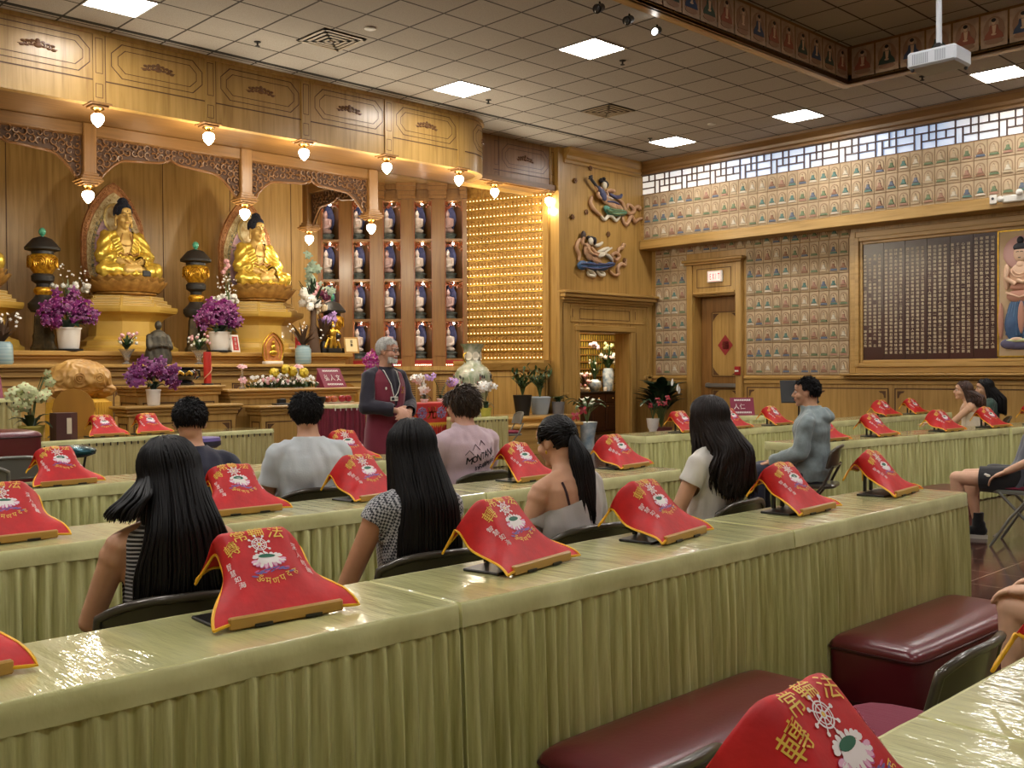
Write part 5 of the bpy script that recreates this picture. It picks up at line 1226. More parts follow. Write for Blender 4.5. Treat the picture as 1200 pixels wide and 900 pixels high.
def short_hair(o, t, M, mt, ln=.032, n=1500, top=1., seed=1, nape=-.56, fr=.48, messy=.4, rad=.0036, sidez=-.1, down=.55):
    rr = random.Random(seed); m = MB()
    def ok(d):      # d: unit vector on the skull, +y face
        if d.y > .35: return d.z > fr-.1*abs(d.x)
        if abs(d.x) > .72 and d.y > -.25: return d.z > sidez
        return d.z > nape+(.4*max(0, d.y+.3))
    def pt(d, e): return M @ V((d.x*(.077+e), -.014+d.y*(.097+e), .03+d.z*(.09+e)))
    vs = []; N1, N2 = 40, 26
    for j in range(N2):
        for i in range(N1):
            q = [V((sin(PI*(j+b)/N2)*cos(2*PI*(i+a)/N1), sin(PI*(j+b)/N2)*sin(2*PI*(i+a)/N1), cos(PI*(j+b)/N2))) for a, b in ((0, 0), (1, 0), (1, 1), (0, 1))]
            if ok(sum(q, V())/4): m.add([pt(x, .006) for x in q], [(3, 2, 1, 0)])
    k = 0
    while k < n:
        z = rr.uniform(-.75, 1); a = rr.uniform(0, 2*PI); d = V((math.sqrt(1-z*z)*cos(a), math.sqrt(1-z*z)*sin(a), z))
        if not ok(d): continue
        k += 1
        L = ln*rr.uniform(.6, 1.2)*(1+(top-1)*max(0, d.z)); f = V((d.x*.3, -.5*max(0, d.z)-.2, -1+.2*d.z)); f = (f-d*f.dot(d)); f = f.normalized() if f.length > .01 else V((0, -1, 0))
        w = V((rr.uniform(-1, 1), rr.uniform(-1, 1), rr.uniform(-1, 1)))*messy; P = []
        for j in range(4): u = j/3; P.append(M.to_3x3() @ ((d*(L*(.55-.3*down)*u*(1.2-u*down))+f*L*u*(.5+.5*down)+w*L*u*u*.6))+pt(d, .003))
        m.tube(P, [rad, rad*1.1, rad*.9, rad*.2], 4)
    return m.build('hair', mt, t, 179)
def seated(male=False, lean=0., arms=None, legs=None, hc=None, **kw):
    sx = .196 if male else .160; sz = .952 if male else .945; ln = lean*(sz-.5)
    A = arms or [dict(e=(-.235, .06+ln*.4, .70), w=(-.13, .29, .635), d=(.5, .85, -.15), n=(0, .1, 1), side=1), dict(e=(.235, .06+ln*.4, .70), w=(.13, .29, .635), d=(-.5, .85, -.15), n=(0, .1, 1), side=-1)]
    for a, s in zip(A, (-1, 1)): a.setdefault('s', (s*sx, -.02+ln, sz))
    G = legs or [dict(h=(-.09, .02, .52), k=(-.11, .43, .52), a=(-.115, .42, .115)), dict(h=(.09, .02, .52), k=(.11, .43, .52), a=(.115, .42, .115))]
    zc = 1.185 if male else 1.155
    return dict(male=male, lean=lean, arms=A, legs=G, hc=hc or (0, .025+lean*(zc-.5)*1.05, zc), **kw)
def P_(name_label, loc, rz, S=1.): return thing('person', name_label, 'person', loc, R(rz), None, S)
cloth = lambda n, c, **k: mat(n, c, .8, sheen=.3, bump=.15, bscale=120, **k)
NAVY = cloth('navy_cloth', (30, 34, 56)); GREYT = cloth('pale_grey_tee', (196, 204, 208)); MAUVE = cloth('mauve_tee', (196, 172, 182)); JEAN = cloth('dark_denim', (40, 46, 66)); KHA = cloth('khaki', (196, 186, 164)); HOOD = cloth('grey_fleece', (136, 150, 152), var=.1, vscale=30); LGREY = cloth('light_grey_knit', (188, 184, 180)); WHITET = cloth('white_rib_tee', (226, 222, 214)); BLACKC = cloth('black_cloth', (24, 24, 28))
def stripes():
    m = cloth('striped_top', (30, 30, 34)); nt = m.node_tree; N = nt.nodes.new; L = nt.links.new; b = nt.nodes['Principled BSDF']
    tc = N('ShaderNodeTexCoord'); w_ = N('ShaderNodeTexWave'); w_.bands_direction = 'Z'; w_.inputs['Scale'].default_value = 24; w_.inputs['Distortion'].default_value = 1.2; w_.inputs['Detail Scale'].default_value = .4; L(tc.outputs['Object'], w_.inputs['Vector'])
    r_ = N('ShaderNodeValToRGB'); r_.color_ramp.interpolation = 'CONSTANT'; r_.color_ramp.elements[1].position = .62; r_.color_ramp.elements[0].color = lin((26, 26, 30)); r_.color_ramp.elements[1].color = lin((196, 196, 200))
    L(w_.outputs['Fac'], r_.inputs[0]); L(r_.outputs[0], b.inputs['Base Color']); return m
def tweed():
    m = cloth('patterned_top', (120, 122, 130)); nt = m.node_tree; N = nt.nodes.new; L = nt.links.new; b = nt.nodes['Principled BSDF']
    tc = N('ShaderNodeTexCoord'); v_ = N('ShaderNodeTexChecker'); v_.inputs['Scale'].default_value = 110; mp = N('ShaderNodeMapping'); mp.inputs['Rotation'].default_value = (0, .5, .4); L(tc.outputs['Object'], mp.inputs[0]); L(mp.outputs[0], v_.inputs['Vector'])
    v_.inputs['Color1'].default_value = lin((52, 54, 62)); v_.inputs['Color2'].default_value = lin((190, 190, 194)); L(v_.outputs[0], b.inputs['Base Color']); return m
def chair_at(loc, rz, label, **k): return folding_chair(label, loc, R(rz), **k)
YA = 2.98; YB = 4.97
# 1 girl in stripes
o = seated(lean=-.02, seed=3, hairm=HAIR_B, head=(24, 10, -6), face=True); t = P_('person with very long black hair and black and white striped sleeveless top', (1.40, YA, 0), -14, .95)
M = body(o, t, SK_LIGHT); long_hair(o, t, M, HAIR_B, L=.44, spread=1.8, seed=11, n=680, wave=.004, yb=-.185, lock=.34, flare=.05, phm=122, rad=.0058)
garment(o, t, 'striped_top', stripes(), g=.008, sleeve=0, hem=.47, neck=.985, keep=lambda p: abs(p.x) < .145 and (p.z < .90 or abs(p.x) > .05)); legwear(o, t, 'trousers', BLACKC); shoes(o, t, white)
chair_at((1.40, YA+.02, 0), -14, 'brown folding chair of the girl in stripes')
# 2 girl in patterned sleeveless top
o = seated(lean=-.03, seed=5, hairm=HAIR_B, head=(-4, 4, 0), arms=[dict(e=(-.275, .02, .66), w=(-.10, .22, .585), d=(.75, .5, -.3), n=(0, .3, 1), side=1), dict(e=(.235, .06, .70), w=(.10, .27, .60), d=(-.5, .85, -.15), n=(0, .1, 1), side=-1)])
t = P_('person with straight black hair to the waist and grey patterned sleeveless top', (2.35, YA, 0), -8, .965); M = body(o, t, SK_TAN)
long_hair(o, t, M, HAIR_B, L=.50, spread=1.3, seed=12, n=640, yb=-.19, jag=.06, phm=112, rad=.0054)
garment(o, t, 'patterned_top', tweed(), g=.012, sleeve=.14, slg=.012, hem=.47, folds=.006); legwear(o, t, 'shorts', LGREY, .55); shoes(o, t, white)
m = MB(); w_ = V(o['arms'][0]['w']); e_ = V(o['arms'][0]['e']); d = (w_-e_).normalized(); q = d.orthogonal().normalized(); q2 = d.cross(q); c = w_-d*.03; m.tube([c+(q*cos(2*PI*k/16)+q2*sin(2*PI*k/16))*.031 for k in range(17)], .003, 5); m.build('bracelet', gold, t)
chair_at((2.36, YA+.02, 0), -10, 'brown folding chair of the girl in patterned sleeveless top')
# 3 ponytailed girl
o = seated(lean=.13, seed=7, hairm=HAIR_B, head=(6, 12, 0)); t = P_('person with a long black ponytail and pale grey off the shoulder top', (3.22, YA-.02, 0), -6, .955); M = body(o, t, SK_LIGHT)
m = MB(); rr = random.Random(5); K = M @ V((0, -.105, .030))
for i in range(420):
    ph = R(rr.uniform(-140, 140)); th = R(rr.uniform(20, 140 if abs(ph) < R(75) else 108)); a = scalp(M, th, ph, 1., .004)
    if (M.inverted() @ a).y > .055 and (M.inverted() @ a).z < .07: continue
    P = [a]+[a.lerp(K, u)+(a.lerp(K, u)-M.translation).normalized()*.012*sin(PI*u) for u in (.3, .6, .85, 1)]
    P[1:] = [M @ (lambda v_: v_*max(1, .108/max(v_.length, .01)) if v_.z > -.02 else v_*max(1., .1/max(v_.length, .01)))(M.inverted() @ p) for p in P[1:]]; m.tube(P, .0055, 4)
nu = 30; m.grid(lambda u, v: scalp(M, R(4+(134 if abs(u-.5) < .26 else 100)*v), R(-140+280*u), 1., .006), nu, 14)
for i in range(420):
    jx = rr.uniform(-1, 1); jy = rr.uniform(-1, 1); L_ = rr.uniform(.36, .47); P = [K]
    for k in range(1, 13): u = k/12; w2 = .052*min(1, u*3)*(1-.35*u); P.append(V((K.x+.015*u+jx*w2+.008*sin(u*9+jx*3), K.y-.035*sin(min(1, u*2.5)*PI/2)-.07*u+jy*w2*.6, K.z-L_*u+.02*sin(u*PI))))
    m.tube(P, [.005]*10+[.004, .0025, .0008], 4)
m.build('hair', HAIR_B, t, 179); MB().ell(tuple(K), (.022, .018, .022), 10, 8).build('hair_tie', BLACKC, t, 60)
garment(o, t, 'off_shoulder_top', LGREY, g=.020, sleeve=.55, slg=.022, hem=.47, neck=1.2, folds=.014, keep=lambda p: p.z < .915+(p.x*.35 if p.x < .02 else .06+.3*p.x)); legwear(o, t, 'trousers', JEAN); shoes(o, t, white)
m = MB(); from mathutils.bvhtree import BVHTree
bd = [x for x in t.children if x.name.startswith('body')][0]; bv = BVHTree.FromPolygons([v.co for v in bd.data.vertices], [tuple(p.vertices) for p in bd.data.polygons])
def sk_(x, z): h = bv.ray_cast(V((x, -.7, z)), V((0, 1, 0)))[0]; return V((x, (h.y if h else -.1)-.004, z))
for sg in (-1, 1): m.tube([sk_(sg*(.088-.02*k/7), .985-.016*k*1.4) for k in range(8)], .006, 5)
m.build('strap', mat('dark_strap', (50, 24, 30), .6), t, 60)
MB(M).ell((-.080, -.004, -.046), (.004, .006, .009), 8, 6).build('earring', gold, t, 60)
chair_at((3.22, YA+.02, 0), -8, 'brown folding chair of the ponytailed girl')
# 4 girl in white tee
o = seated(lean=0., seed=9, hairm=HAIR_DB, head=(-14, -2, 3)); t = P_('person with long wavy dark hair and white short sleeved top', (4.28, YA, 0), 4, 1.0); M = body(o, t, SK_LIGHT)
long_hair(o, t, M, HAIR_DB, L=.42, spread=1.5, seed=14, n=600, wave=.016, jag=.14, phm=116, rad=.0062, flare=.18)
garment(o, t, 'white_top', WHITET, g=.016, sleeve=.36, slg=.018, hem=.47); legwear(o, t, 'trousers', JEAN); shoes(o, t, white)
chair_at((4.28, YA+.02, 0), 4, 'brown folding chair of the girl in white top')
# 5 navy boy
o = seated(True, seed=13, hairm=HAIR_B, head=(-6, 6, 0)); t = P_('person with short black hair and navy tee at the left', (2.46, YB, 0), -20, .975); M = body(o, t, SK_LIGHT)
short_hair(o, t, M, HAIR_B, .034, 2200, 1.3, 4, nape=-.40, messy=.22, down=.6, sidez=.0); garment(o, t, 'navy_tee', NAVY, g=.016, sleeve=.55, slg=.022, hem=.47); legwear(o, t, 'trousers', BLACKC); shoes(o, t, white)
chair_at((2.46, YB+.02, 0), -20, 'brown folding chair of the boy in navy tee')
# 6 white tee boy
o = seated(True, seed=15, hairm=HAIR_B, head=(-14, 2, 0), lean=.04); t = P_('person with short black hair and pale grey white tee', (3.18, YB, 0), -14, .985); M = body(o, t, SK_LIGHT)
short_hair(o, t, M, HAIR_B, .048, 1900, 1.2, 6, nape=-.62, messy=.25, down=.75, sidez=-.1); garment(o, t, 'pale_tee', GREYT, g=.02, sleeve=.60, slg=.028, hem=.47, folds=.014); legwear(o, t, 'trousers', BLACKC); shoes(o, t, white)
m = MB(); m.box(-.016, .016, -.153, -.149, .925, .93); 
chair_at((3.2, YB+.02, 0), -14, 'brown folding chair of the boy in pale grey tee')
# 7 mauve tee boy
o = seated(True, seed=17, hairm=HAIR_BR, head=(16, 0, 0), lean=.02); t = P_('person with shaggy brown hair and mauve tee printed with black lettering', (4.37, YB, 0), -2, 1.0); M = body(o, t, SK_PINK)
short_hair(o, t, M, HAIR_BR, .075, 1900, 1.05, 8, nape=-.80, messy=.22, down=.95, sidez=-.35, fr=.35, rad=.0046); tee = garment(o, t, 'mauve_tee', MAUVE, g=.02, sleeve=.62, slg=.028, hem=.47, folds=.010); legwear(o, t, 'trousers', JEAN); shoes(o, t, white)
from mathutils.bvhtree import BVHTree
bv = BVHTree.FromPolygons([v.co for v in tee.data.vertices], [tuple(p.vertices) for p in tee.data.polygons]); g = MB()
def onback(x, z):
    x -= .065; h = bv.ray_cast(V((x, -.6, z)), V((0, 1, 0)))[0]; return (x, (h.y if h else -.16)-.003, z)
def word(s, x0, z0, h, w_, slope=0., bold=.04):
    for i, ch in enumerate(s):
        x = x0+i*w_; put(g, ch, lambda a, b: onback(x+a*h*.85, z0+slope*(x-x0)+b*h), 0, bold)
word('MONTANA', -.02, .840, .062, .033, .30); word('BY', .028, .790, .036, .02, .1); word('FARMING', .06, .800, .046, .0235, .30)
word('MONTANA', .06, .738, .016, .013, .05, .02); word('EST 1987', .06, .716, .014, .0115, .05, .02); word('Rocks and Rivers', -.03, .664, .034, .0145, .12, .02)
for dx, dz, sc_ in ((-.02, .88, .05), (.03, .905, .06), (.09, .925, .05)): q = [onback(dx+sc_*(u-.5), dz+.13*dx+sc_*.6*(1-abs(2*u-1))) for u in (0, .25, .5, .75, 1)]; g.tube(q, .0022, 4)
g.build('printed_lettering', mat('shirt_print', (34, 28, 34), .8), t)
chair_at((4.40, YB+.02, 0), -2, 'brown folding chair of the boy in mauve tee')
# 8 hoodie boy
o = seated(True, seed=19, hairm=HAIR_B, head=(4, 0, 0), lean=.02, arms=[dict(e=(-.235, .05, .70), w=(-.13, .31, .60), d=(.2, 1, -.25), n=(0, .2, 1), side=1), dict(e=(.235, .05, .70), w=(.13, .30, .60), d=(-.3, 1, -.15), n=(0, .2, 1), side=-1)])
t = P_('person with short black hair in a grey hoodie and dark trousers, seen in profile', (7.80, 4.42, 0), 20, 1.02); M = body(o, t, SK_LIGHT)
short_hair(o, t, M, HAIR_B, .034, 1800, 1.3, 9, nape=-.45, messy=.35, down=.4, sidez=.05, fr=.55)
def hoodx(mb):
    for k in range(5): a = R(-70+35*k); capsule(mb, (.085*sin(a), -.05-.07*cos(a), 1.03), (.10*sin(a), -.06-.095*cos(a), .99), .035, .045)
    for s in (-1, 1): capsule(mb, (s*.075, .0, 1.055), (s*.05, .09, .98), .03, .022)
garment(o, t, 'hoodie', HOOD, g=.026, sleeve=1.92, slg=.022, hem=.45, folds=.014, extra=hoodx, neck=1.10); legwear(o, t, 'trousers', NAVY, 1.95, g=.022); shoes(o, t, BLACKC, white)
chair_at((7.80, 4.40, 0), 20, 'brown folding chair of the boy in grey hoodie')
# 9 girl in cream camisole
o = seated(seed=21, hairm=HAIR_AU, lean=.12, head=(6, -4, 0), arms=[dict(e=(-.20, .24, .76), w=(-.12, .48, .74), d=(.1, 1, -.05), n=(0, .1, 1), side=1, curl=.2), dict(e=(.22, .2, .72), w=(.13, .44, .72), d=(-.1, 1, 0), n=(0, .1, 1), side=-1)])
t = P_('person with wavy auburn hair and cream camisole, arm stretched along the table', (12.98, 5.12, 0), 26, .97); M = body(o, t, SK_FAIR)
long_hair(o, t, M, HAIR_AU, L=.26, spread=1.3, seed=22, n=420, wave=.012, jag=.15, phm=108, yb=-.14, rad=.006)
garment(o, t, 'camisole', cloth('cream_cloth', (226, 212, 192)), g=.008, sleeve=0, hem=.47, neck=1.1, keep=lambda p: p.z < .88 or (p.z < 1.0 and .05 < abs(p.x) < .066)); legwear(o, t, 'trousers', JEAN); shoes(o, t, white)
chair_at((12.98, 5.1, 0), 26, 'brown folding chair of the girl in cream camisole')
# 10 girl in green
o = seated(seed=23, hairm=HAIR_B, lean=.05, head=(8, 4, 0)); t = P_('person with long black hair and dark green top at the far right', (13.75, 5.2, 0), 26, .985); M = body(o, t, SK_FAIR)
long_hair(o, t, M, HAIR_B, L=.40, spread=1.25, seed=24, n=420, phm=106, rad=.006)
garment(o, t, 'green_top', cloth('dark_green_cloth', (34, 66, 56)), g=.016, sleeve=.5, slg=.02, hem=.47); legwear(o, t, 'trousers', BLACKC); shoes(o, t, white)
chair_at((13.75, 5.18, 0), 26, 'brown folding chair of the girl in green top')
# 11 sitter in black shorts at the right edge
o = seated(True, seed=25, hairm=HAIR_B, head=(0, 0, 0), lean=-.35, arms=[dict(e=(-.26, -.15, .72), w=(-.22, .08, .60), side=1), dict(e=(.26, -.15, .72), w=(.22, .08, .60), side=-1)], legs=[dict(h=(-.09, .02, .52), k=(-.13, .47, .52), a=(-.11, .47, .115)), dict(h=(.09, .02, .52), k=(.13, .44, .52), a=(.13, .36, .115))])
t = P_('person in black shorts and slate tee cut by the right edge, legs forward', (8.52, 2.96, 0), 10, 1.0); M = body(o, t, SK_FAIR); short_hair(o, t, M, HAIR_B, .04, 900, 1.2, 3)
garment(o, t, 'slate_tee', cloth('slate_cloth', (92, 96, 108)), g=.022, sleeve=.55, slg=.025, hem=.46); sh_ = legwear(o, t, 'shorts', BLACKC, .62, g=.028)
shoes(o, t, BLACKC, white)
for g_ in o['legs']:
    a = V(g_['a']); m = MB(); m.tube([a+V((0, 0, -.01)), a+V((0, 0, .05)), a+V((0, 0, .10))], [.046, .044, .046], 14); m.build('sock', BLACKC, t, 60)
m = MB(); m.ell((-.205, .22, .555), (.004, .02, .014), 10, 6); m.ell((-.205, .238, .566), (.004, .012, .009), 8, 6); m.build('shorts_emblem', white, t, 60)
chair_at((8.52, 2.96, 0), 10, 'grey folding chair with plum pad under the person in black shorts', mt=CHG, pad=True)
# 12 person at the lower right corner with a hand on the knee
o = seated(True, seed=27, hairm=HAIR_B, arms=[dict(e=(-.23, .10, .72), w=(-.13, .335, .605), d=(.1, 1, -.12), n=(-.1, .1, 1), side=1, curl=.5), dict(e=(.23, .10, .72), w=(.12, .33, .61), d=(-.1, 1, -.1), n=(0, .1, 1), side=-1)])
t = P_('person at the lower right corner resting a hand on a bare knee', (4.06, .98, 0), 2, 1.0); M = body(o, t, SK_FAIR); short_hair(o, t, M, HAIR_B, .04, 900, 1.2, 3)
garment(o, t, 'grey_tee', GREYT, g=.02, sleeve=.55, slg=.025, hem=.46); legwear(o, t, 'shorts', KHA, .5, g=.025); shoes(o, t, BLACKC, white)
chair_at((4.06, .98, 0), 2, 'brown folding chair of the person at the lower right corner')
# 13 lecturer
TS = [(.74, .15, .12, 0), (.84, .175, .135, 0), (.95, .168, .125, 0), (1.06, .162, .12, 0), (1.2, .175, .125, .0), (1.32, .185, .115, -.01), (1.40, .15, .085, -.015), (1.435, .075, .066, -.008), (1.47, .06, .062, .005), (1.53, .056, .06, .012)]
o = dict(male=True, lean=0., seed=29, hairm=HAIR_G, hc=(0, .04, 1.60), head=(22, 2, 0), stand=True, hipr=[(.72, .12, .10, 0), (.84, .15, .112, 0), (.96, .14, .10, 0)],
         arms=[dict(s=(-.19, -.01, 1.365), e=(-.265, .04, 1.10), w=(-.07, .25, 1.04), d=(.85, .35, -.25), n=(.1, 1, .3), side=1, curl=.55), dict(s=(.19, -.01, 1.365), e=(.265, .04, 1.10), w=(.085, .245, 1.06), d=(-.85, .45, -.3), n=(-.1, 1, .35), side=-1, curl=.6)],
         legs=[dict(h=(-.09, 0, .88), k=(-.10, .01, .48), a=(-.11, -.01, .10)), dict(h=(.09, 0, .88), k=(.10, .01, .48), a=(.11, -.01, .10))])
t = P_('person lecturing in a maroon vest over a dark shirt, grey hair, glasses and beard', (5.66, 7.55, 0), 184, 1.0)
TOR_M_, TOR_M = TOR_M, TS
M = body(o, t, SK_PINK); short_hair(o, t, M, HAIR_G, .030, 1700, 1.25, 31, nape=-.5, messy=.22, down=.7, sidez=-.05, fr=.5)
m = MB(M); rr = random.Random(8)
for i in range(420):
    a = R(rr.uniform(-75, 75)); zz = rr.uniform(-.100, -.066) if abs(a) < R(35) else rr.uniform(-.10, -.05)
    p = V((.058*sin(a), .012+.075*cos(a)-.10*max(0, -.07-zz), zz)); m.tube([p, p+V((.004*sin(a), .006*cos(a), -.008)), p+V((.004*sin(a), .003*cos(a), -.016))], [.003, .003, .0008], 4)
for i in range(90): x = rr.uniform(-.03, .03); m.tube([(x, .090-.3*x*x/.03, -.043), (x*1.1, .093-.3*x*x/.03, -.050)], [.0026, .001], 4)
m.build('beard', HAIR_G, t, 179)
m = MB(M)
for s in (-1, 1): m.tube([(s*.034+.026*cos(2*PI*k/20), .098-.2*abs(.026*cos(2*PI*k/20))*(.4 if s*cos(2*PI*k/20) < 0 else 1), .004+.019*sin(2*PI*k/20)) for k in range(21)], .0022, 5); m.tube([(s*.06, .09, .008), (s*.08, .03, .008), (s*.082, -.02, .0)], .0022, 5)
m.tube([(-.009, .1, .006), (.009, .1, .006)], .0022, 5); m.build('glasses', mat('dark_frames', (60, 48, 42), .3, .5), t, 60)
garment(o, t, 'shirt', cloth('midnight_cloth', (34, 30, 46)), g=.012, sleeve=1.93, slg=.022, hem=.86, folds=.010, neck=1.47)
VEST = cloth('maroon_vest', (120, 30, 54))
garment(o, t, 'vest', VEST, g=.030, sleeve=0, hem=.76, folds=.008, neck=1.42, keep=lambda p: abs(p.x) < (.215 if p.z > 1.33 else .195) and (p.y < .02 or abs(p.x) > .012+.085*max(0, (p.z-1.12)/.3)))
m = MB(); m.loft([ring(z, rx, ry, .0, 28, g=g_) for z, rx, ry, g_ in ((.66, .215, .172, .006), (.78, .212, .168, .006), (.88, .205, .160, .006), (.98, .186, .142, .006), (1.10, .178, .138, .006))], 0, False); m.build('vest_skirt', VEST, t, 60)
legwear(o, t, 'trousers', KHA, 1.97, g=.014); shoes(o, t, BLACKC)
m = MB(); m.tube([(-.06, -.02, 1.455), (-.075, .07, 1.42), (-.055, .142, 1.30), (.0, .170, 1.22), (.045, .178, 1.18)], .004, 5); m.tube([(.06, -.02, 1.455), (.075, .07, 1.42), (.062, .150, 1.30), (.05, .178, 1.18)], .004, 5); m.build('lanyard', white, t, 60)
m = MB(); m.box(.005, .095, .176, .182, 1.145, 1.185, 0, .003); m.box(.05, .085, .182, .184, 1.152, 1.178, 1); m.box(.012, .042, .182, .184, 1.168, 1.173, 1); m.box(.012, .042, .182, .184, 1.158, 1.162, 1); m.build('name_badge', [white, BLACKC], t)
bvv = [x for x in t.children if x.name.startswith('vest') and not x.name.startswith('vest_s')][0]
bv = BVHTree.FromPolygons([v.co for v in bvv.data.vertices], [tuple(p.vertices) for p in bvv.data.polygons]); g = MB()
def onfront(x, z): h = bv.ray_cast(V((x, .6, z)), V((0, -1, 0)))[0]; return (x, (h.y if h else .15)+.003, z)
for k in range(5): g.tube([onfront(-.10, 1.24), onfront(-.10+(k-2)*.012, 1.24+.04-.004*abs(k-2))], .0016, 4)
g.tube([onfront(-.13+.006*k, 1.235-.004*sin(k)) for k in range(11)], .0016, 4)
for i, ch in enumerate('國際佛光會'): put(g, ch, lambda a, b: onfront(-.065-i*.014-a*.013, 1.218+b*.013))
g.build('vest_emblem', gold, t)
m = MB(); m.ell(onfront(.10, 1.26), (.012, .004, .014), 8, 6); m.build('lapel_pin', white, t, 60)
TOR_M = TOR_M_
# empty chairs
chair_at((2.76, 1.28, 0), 3, 'empty brown folding chair with plum seat pad in the lower right corner', pad=True, sit=.37)
chair_at((1.50, 1.36, 0), 0, 'empty brown folding chair half hidden by the nearest red cover', pad=True, sit=.37)
chair_at((2.22, 7.85, 0), -14, 'empty grey folding chair at the left edge, front one', mt=CHG); chair_at((2.72, 8.55, 0), -14, 'empty grey folding chair at the left edge, rear one', mt=CHG)
chair_at((10.75, 11.25, 0), 62, 'grey folding chair with plum pad beside the small cream table', mt=CHG, pad=True)
# ---------------------------------------------------------------- golden seated statues
G_SKIN = mat('matte_gold', (232, 192, 112), .42, .25, var=.08, vscale=9); G_ROBE = mat('bright_gold_leaf', (250, 214, 92), .26, .62, var=.12, vscale=18)
CURL = mat('statue_hair_blue', (34, 40, 58), .5); OCHRE = mat('ochre_lacquer', (204, 168, 78), .4, .1, coat=.3, c2=(184, 146, 64), vscale=2)
LOTUS = mat('antique_gold', (206, 160, 86), .4, .3, c2=(160, 114, 56), vscale=14)
def statue_meshes():
    b = MB(); f = 1.
    b.ell((0, 0, .09), (.20, .15, .10), 20, 12)
    for s in (-1, 1): capsule(b, (s*.08, .0, .09), (s*.31, .20, .075), .09, .072, 16)
    capsule(b, (.31, .21, .065), (-.06, .30, .085), .068, .05, 14); capsule(b, (-.31, .21, .065), (.08, .31, .07), .066, .05, 14)
    b.loft([ring(z, rx, ry, y) for z, rx, ry, y in ((.03, .17, .13, 0), (.18, .155, .122, 0), (.31, .168, .12, .0), (.41, .20, .118, -.01), (.475, .17, .088, -.01), (.515, .085, .066, 0), (.56, .062, .06, .012))])
    AR = []
    for s in (-1, 1):
        S_, E_, W_ = (s*.195, -.01, .435), (s*.275, .06, .225), (s*.075, .235, .155); AR.append((V(S_), V(E_), V(W_)))
        capsule(b, S_, E_, .066, .052, 14); capsule(b, E_, W_, .052, .036, 14); hand(b, W_, (-s*.9, .25, .0), (0, -.25, -1), s, .3, 1.15)
    H_ = Matrix.Translation((0, .035, .655)) @ Matrix.Scale(1.2, 4); hb = MB(H_); head_parts(hb, True)
    for s in (-1, 1): capsule(hb, (s*.080, -.005, -.02), (s*.083, .0, -.075), .011, .013, 8)
    b.add(hb.v, hb.f); capsule(b, (0, .01, .52), (0, .02, .60), .066, .068, 14)
    body_ = blob(b, 'body', G_SKIN, .0075, 3, 'mesh', .4)
    # robe: chest left open, wide sleeves, folds falling in arcs across the knees
    r_ = MB()
    r_.loft([ring(z, rx+.02, ry+.02, y) for z, rx, ry, y in ((.03, .17, .13, 0), (.18, .160, .126, 0), (.31, .172, .122, .0), (.41, .202, .118, -.01), (.475, .175, .09, -.012), (.505, .12, .076, -.01))])
    for (S_, E_, W_) in AR:
        capsule(r_, S_, E_, .082, .085, 16); capsule(r_, E_, E_.lerp(W_, .55), .085, .075, 16); capsule(r_, E_+V((0, .0, -.02)), E_.lerp(W_, .4)+V((0, .02, -.11)), .05, .045, 12)
    for s in (-1, 1): capsule(r_, (s*.08, .0, .09), (s*.31, .20, .08), .108, .092, 16); capsule(r_, (s*.31, .21, .07), (s*.05, .31, .07), .084, .062, 14)
    r_.ell((0, .24, .03), (.24, .13, .035), 20, 8); r_.ell((0, 0, .06), (.24, .18, .09), 20, 10)
    def tex(p, n):
        if p.z < .17: k = .009*sin(62*math.hypot(abs(p.x)-.31, p.y-.22)+3*noise.noise(p*6))
        elif abs(p.x) > .17: k = .007*sin(95*(p.z*.7+abs(p.x)*.5))
        else: k = .006*sin(80*(p.z+.6*abs(p.x)))
        return p+n*k
    robe = blob(r_, 'robe', G_ROBE, .0085, 2, 'mesh', .4, tex=tex)
    import bmesh
    q = bmesh.new(); q.from_mesh(robe)
    def bad(p):
        if p.z > .24 and p.y > .02 and abs(p.x) < .035+.30*max(0, p.z-.26): return True
        return any((lambda d, u: u > .52 and ((p-E_)-d*u).length < .06)(W_-E_, (p-E_).dot(W_-E_)/(W_-E_).length_squared) for _, E_, W_ in AR)
    bmesh.ops.delete(q, geom=[f_ for f_ in q.faces if bad(f_.calc_center_median())], context='FACES'); q.to_mesh(robe); q.free()
    h = MB(H_); h.ell((0, -.018, .045), (.081, .098, .088), 20, 12); h.ell((0, -.02, .125), (.046, .05, .045), 14, 10)
    rr = random.Random(3); n = 420; ga = PI*(3-math.sqrt(5))
    for i in range(n):
        z = 1-1.25*i/n; a = ga*i; rad = math.sqrt(max(0, 1-z*z)); d = V((rad*cos(a), rad*sin(a), z))
        if d.y > .45 and d.z < .42: continue
        if d.z < -.1 and d.y > -.1: continue
        h.ell((d.x*.083, -.018+d.y*.10, .045+d.z*.09), .0085, 6, 4)
    for i in range(60): z = 1-.9*i/60; a = ga*i; rad = math.sqrt(1-z*z); h.ell((rad*cos(a)*.047, -.02+rad*sin(a)*.051, .125+z*.046), .008, 6, 4)
    hm = h.mesh('hair', CURL, 60)
    e = MB(H_)
    for s in (-1, 1): e.tube([(s*.012, .0885, .024), (s*.030, .092, .032), (s*.052, .078, .026)], [.0025, .0035, .0015], 5); e.tube([(s*.016, .086, .006), (s*.031, .0915, .001), (s*.047, .082, .006)], [.002, .003, .0015], 5)
    e.ell((0, .094, .045), .006, 8, 6)
    fm = e.mesh('face_lines', mat('statue_brow', (110, 76, 40), .5), 60)
    l_ = MB(H_); l_.ell((0, .0845, -.056), (.020, .011, .005), 12, 6); lm = l_.mesh('lips', mat('statue_lip', (182, 108, 70), .45, .3), 60)
    w = MB(); rr = random.Random(6)   # jewelled collar and sash
    for s in (-1, 1):
        for k in range(16): t_ = k/15; w.ell((s*(.045+.07*t_), .125-.02*t_-.03*abs(t_-.5), .47-.20*t_), .011, 6, 5)
